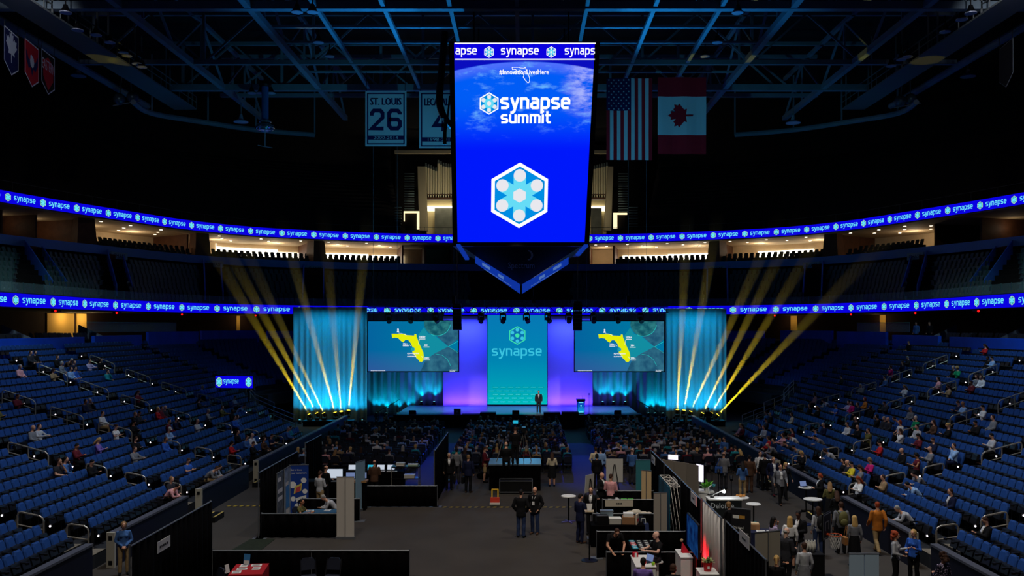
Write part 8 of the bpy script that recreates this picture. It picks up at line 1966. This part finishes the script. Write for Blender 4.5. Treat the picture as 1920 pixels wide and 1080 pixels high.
g = thing('dark_counter', 'dark counter front with white lettering behind the white drape', 'counter', (7.12, 35.0, 0)); M_dkc = mat('counter_dark', rgb(26, 32, 34), .6); b = MB(); b.bx(0, 1.25, 0, .6, 0, 1.08); b.build('body', M_dkc, g); b = MB(); b.bx(-.03, 1.28, -.03, .63, 1.08, 1.13); b.build('worktop', M_white, g); t1, w1 = text('Deloitte.'); b = MB(); b.geo2(scale2(t1, .3, .06, .78, .95/w1), (0,0,0), (1,0,0), (0,0,1), .006); b.build('lettering', M_bwhite, g)
M_lampb = emis('lamp_bright', rgb(235, 248, 255), 6.0); M_tealm = mat('lamp_teal', rgb(40, 110, 120), .4)
g = thing('desk_lamp', 'bright arm lamp glaring on the dark lettered counter', 'lamp', (7.5, 35.3, 1.13)); b = MB(); b.cyl((-.2,.05,0), (-.2,.05,.04), .08, n=12); b.build('base', M_blackm, g); b = MB(); b.tube([(-.2,.05,.03), (-.15,0,.12), (.1,-.05,.25), (.2,-.06,.28)], .015, 6); b.build('arm', M_white, g); b = MB(); b.cyl((.16,-.06,.24), (.28,-.06,.30), .05, .06, 10); hd_ = b.build('head', M_white, g); b = MB(); b.sph((.24,-.1,.24), .05, 10, 8); b.build('bulb', M_lampb, hd_)
point('desk_lamp_light', (7.74, 35.1, 1.38), 7, (.85, .95, 1.0), .06)
g = thing('desk_lamp', 'teal arm lamp at the reception desk corner', 'lamp', (7.25, 35.6, 1.18)); b = MB(); b.cyl((0,0,0), (0,0,.03), .08, n=12); b.build('base', M_blackm, g); b = MB(); b.tube([(0,0,.03), (-.05,0,.3), (.12,-.02,.42)], .015, 6); b.build('arm', M_white, g); b = MB(); b.cyl((.1,-.02,.42), (.2,-.04,.36), .04, .08, 12); b.build('shade', M_tealm, g)
q = onz(1389, 932, 1.05); cocktail('white round table with pastries beyond the dark lettered counter', q.x, q.y, 1.05, .32)
for i, (dx, dy) in enumerate(((-.12, .05), (.02, .1), (-.02, -.06), (.12, .02))): g = thing('pastry', 'golden pastry on the white round table, %s from the edge' % ORD[i], 'pastry', (q.x+dx, q.y+dy, 1.05)); b = MB(); b.sph((0,0,.05), (.07,.05,.05), 10, 6); b.build('crust', mat('pastry_gold', rgb(206, 140, 70), .6, var=.2), g, smooth=True); b = MB(); b.lathe([(.08, 0.001), (.09, .012)], n=12); b.build('paper_plate', M_white, g)
q = onz(1413, 944, 1.05); cocktail('white round table with an open brochure near the teal armchair', q.x, q.y, 1.05, .28)
def armchair(label, x, y, rz, m):
    g = thing('tub_armchair', label, 'armchair', (x, y, 0), rz); b = MB(); b.lathe([(.3, .2), (.34, .42), (.3, .45)], n=18); b.build('seat', m, g, smooth=True); b = MB(); vs = []
    for k in range(13):
        t = -.2+(PI+.4)*k/12; hgt = .82 if 3 < k < 9 else .66
        for r, z in ((.34, .25), (.40, hgt), (.33, hgt), (.28, .42)): vs.append((r*math.cos(t), r*math.sin(t), z))
    b.add(vs, [(4*k+j, 4*k+4+j, 4*k+4+(j+1) % 4, 4*k+(j+1) % 4) for k in range(12) for j in range(4)]+[(0,1,2,3), (51,50,49,48)]); b.build('backrest', m, g, smooth=True)
    for k in range(4): t = k*PI/2+PI/4; b = MB(); b.cyl((.3*math.cos(t), .3*math.sin(t), 0), (.2*math.cos(t), .2*math.sin(t), .22), .018, n=6); b.build('leg', M_blackm, g)
M_tealch = mat('armchair_teal', rgb(24, 120, 122), .7)
armchair('teal tub armchair with pale cushion beside the white round tables', 8.15, 33.4, 2.4, M_tealch); armchair('teal tub armchair tucked behind the dark lettered counter', 7.75, 36.2, .5, M_tealch)
g = thing('cushion', 'pale cushion in the teal tub armchair by the round tables', 'cushion', (8.15, 33.4, .45)); b = MB(); b.sph((0,0,.12), (.2,.2,.11), 12, 8); b.build('cover', M_white, g, smooth=True); b = MB(); b.tube([(.2*math.cos(t), .2*math.sin(t), .12) for t in [k*PI/8 for k in range(17)]], .008, 4); b.build('piping', M_beige, g)
def art_stay(g, w, h):
    b = MB()
    for k, s_ in enumerate(('Stay ahead', 'of the business', 'world')):
        t1, w1 = text(s_); b.geo2(scale2(t1, .12, -w*.42, h-.62-.17*k, w*(.55, .8, .4)[k]/w1), (0,-.013,0), (1,0,0), (0,0,1), .001)
    b.build('lettering', M_white, g); MB().bx(-w*.42, -w*.1, -.016, -.013, h-.3, h-.2).build('label_print', M_white, g); MB().bx(-w*.08, w*.2, -.016, -.013, h-.3, h-.2).build('label_print', mat('print_gold', rgb(190, 140, 60), .6), g)
rollup('black roll-up with white lettering about staying ahead, beyond the drape spine', 6.75, 28.3, -.55, .62, 2.1, mat('print_black', rgb(24, 24, 30), .6), None, art_stay)
table('navy-covered table with white brochures behind the black lettered roll-up', 8.3, 31.2, -.2, 1.4, .75, .76, mat('cloth_navy', rgb(24, 30, 62), .85)); papers('white brochure on the navy-covered table', 8.2, 31.1, .76, ((-.1, 0, .3, .4, -.2), (.25, 0, .3, .4, -.2)))
box_thing('carton', 'open brown carton on the navy-covered table', 'box', 7.95, 31.5, .76, .4, .3, .18, M_carton, -.2, lambda g: MB().bx(-.17, .17, -.12, .12, .18, .22).build('contents', M_beige, g))
rollup('tall grey double roll-up seen from behind at the bottom edge beyond the spine', 6.62, 24.7, PI+.35, .8, 2.2, M_white, mat('banner_back_stone', rgb(150, 144, 130), .8), None, True)
table('lime-green covered table at the bottom edge under the grey roll-up', 6.75, 25.6, 0, 1.0, .6, .76, mat('cloth_lime', rgb(120, 200, 40), .8))
q = onz(1517, 1034, 1.0); pd_ = thing('pedestal', 'black square pedestal carrying the white bottles', 'pedestal', (q.x+.1, q.y-.1, 0)); b = MB(); b.bx(-.25, .25, -.3, .3, .96, 1.0); b.build('top', M_blackm, pd_); b = MB(); b.bx(-.24, .24, -.29, .29, 0, .96); b.build('body', M_blackm, pd_)
M_bot = mat('bottle_white', rgb(222, 220, 210), .35)
for i in range(7):
    x = q.x-.08+.09*(i % 4); y = q.y+.05-.14*(i//4); g = thing('bottle', 'white bottle on the black pedestal, %s in the cluster' % ORD[i], 'bottle', (x, y, 1.0), 0, 'white bottles on the pedestal'); b = MB(); b.lathe([(.036, 0), (.038, .2), (.02, .27), (.018, .3)], n=12); b.build('body', M_bot, g, smooth=True); b = MB(); b.lathe([(.022, .3), (.022, .33)], n=10); b.build('cap', M_white, g)
# basketball hoop
g = thing('basketball_hoop', 'small standing basketball hoop with black backboard and orange rim', 'basketball hoop', (9.2, 27.9, 0)); b = MB(); b.cyl((0,0,.05), (0,0,1.5), .035, n=8); b.build('pole', M_blackm, g); b = MB(); b.bx(-.35, .35, -.4, .4, 0, .08); b.build('base', M_blackm, g); R_ = Matrix.Rotation(.95, 3, 'Z')
b = MB(); b.obx(V3((0,0,1.68))+R_ @ V3((0,-.08,0)), (.78, .04, .8), R_); bb_ = b.build('backboard', M_blackm, g); b = MB()
for c_, s_ in (((0,-.105,2.04), (.72,.01,.03)), ((0,-.105,1.32), (.72,.01,.03)), ((-.36,-.105,1.68), (.03,.01,.74)), ((.36,-.105,1.68), (.03,.01,.74)), ((0,-.105,1.8), (.3,.01,.03)), ((-.15,-.105,1.68), (.03,.01,.26)), ((.15,-.105,1.68), (.03,.01,.26))): b.obx(V3((0,0,c_[2]))+R_ @ V3((c_[0], c_[1], 0)), s_, R_)
b.build('board_lines', M_greymetal, bb_); c0 = V3((0,0,1.43))+R_ @ V3((0,-.34,0)); b = MB(); b.tube([c0+V3((.2*math.cos(t), .2*math.sin(t), 0)) for t in [k*PI/9 for k in range(18)]], .014, 6, close=True); b.beam(c0+R_ @ V3((0,.2,0)), c0+R_ @ V3((0,.26,0)), .1, .04); b.build('rim', mat('rim_orange', rgb(220, 90, 40), .5), g); b = MB()
for k in range(12):
    for sg in (-1, 1):
        P_ = []
        for j in range(5): t = k*PI/6+sg*j*PI/12; r = (.2, .185, .16, .135, .12)[j]; P_.append(c0+V3((r*math.cos(t), r*math.sin(t), -.1*j)))
        b.tube(P_, .006, 4)
b.build('net', mat('net_white', rgb(214, 210, 202), .8), g)
g = thing('folding_counter', 'blue-grey folding counter panel at the bottom edge of the walkway', 'panel', (9.65, 27.0, 0)); M_bp = mat('panel_bluegrey', rgb(168, 192, 212), .55)
for k in range(2): b = MB(); b.bx(.45*k+.01, .45*k+.44, -.02, .02, 0, 1.02); b.build('panel', M_bp, g)
b = MB(); b.bx(0, .9, -.03, .03, 1.02, 1.05); b.build('top_bar', M_greymetal, g)
q = onz(1518, 913, 1.05); cocktail('white round table with a laptop by the second right boards gate', q.x-.15, q.y, 1.05, .32); laptop('open laptop on the white round table by the right boards gate', q.x-.18, q.y, 1.05, .4, M_scrb)
q = onz(1524, 935, 1.05); cocktail('white round table with a blue foot by the right boards steps', q.x, q.y, 1.05, .36, mat('foot_blue', rgb(50, 70, 130), .5))
# backpacks and bags of the walkers
def wear(lab_start): return [o for o in COL.objects if o.get('label', '').startswith(lab_start)][0]
for who, nm, cl, lab in (('man in grey jacket with an olive', 'backpack', 'olive', 'olive backpack worn by the man in grey jacket'), ('woman in pale top with a black', 'backpack', 'black', 'black backpack worn by the woman at the basketball hoop')):
    o = wear(who); R_ = Matrix.Rotation(o.rotation_euler.z, 3, 'Z'); p = o.location+R_ @ V3((0, .24, 1.02))*o.scale.x; g = thing('backpack', lab, 'backpack', p, o.rotation_euler.z); mm = mat('pack_'+cl, C(cl), .8); b = MB(); b.sph((0,0,.2), (.17,.11,.27), 12, 8); b.build('body', mm, g, smooth=True); b = MB(); b.sph((0,.09,.1), (.13,.07,.13), 10, 6); b.build('pocket', mm, g, smooth=True); b = MB()
    for s_ in (-1, 1): b.tube([(s_*.1, -.06, .4), (s_*.13, -.2, .42), (s_*.14, -.38, .3), (s_*.15, -.2, .02)], .018, 5)
    b.build('strap', mm, g)
o = wear('blond woman in grey top'); g = thing('shoulder_bag', 'tan shoulder bag on the arm of the blond woman in grey', 'bag', (o.location.x-.3, o.location.y+.02, .72)); b = MB(); b.bx(-.06, .06, -.16, .16, 0, .26); b.build('body', mat('bag_tan', rgb(150, 100, 52), .6), g, bevel=.02); b = MB(); b.tube([(0,-.1,.25), (.06,-.06,.6), (.06,.06,.6), (0,.1,.25)], .012, 5); b.build('strap', mat('bag_tan', (0,0,0)), g)
o = wear('bald man in grey jacket with a blue'); g = thing('shoulder_bag', 'blue messenger bag on the bald man in grey jacket', 'bag', (o.location.x-.26, o.location.y-.1, .78), -.3); b = MB(); b.bx(-.18, .18, -.07, .07, 0, .32); b.build('body', mat('bag_blue', rgb(40, 80, 150), .7), g, bevel=.03); b = MB(); b.tube([(-.15,0,.3), (.05,.05,.72), (.25,.1,.62)], .018, 5); b.build('strap', mat('bag_blue', (0,0,0)), g)
bpy.data.scenes.remove(WORK)
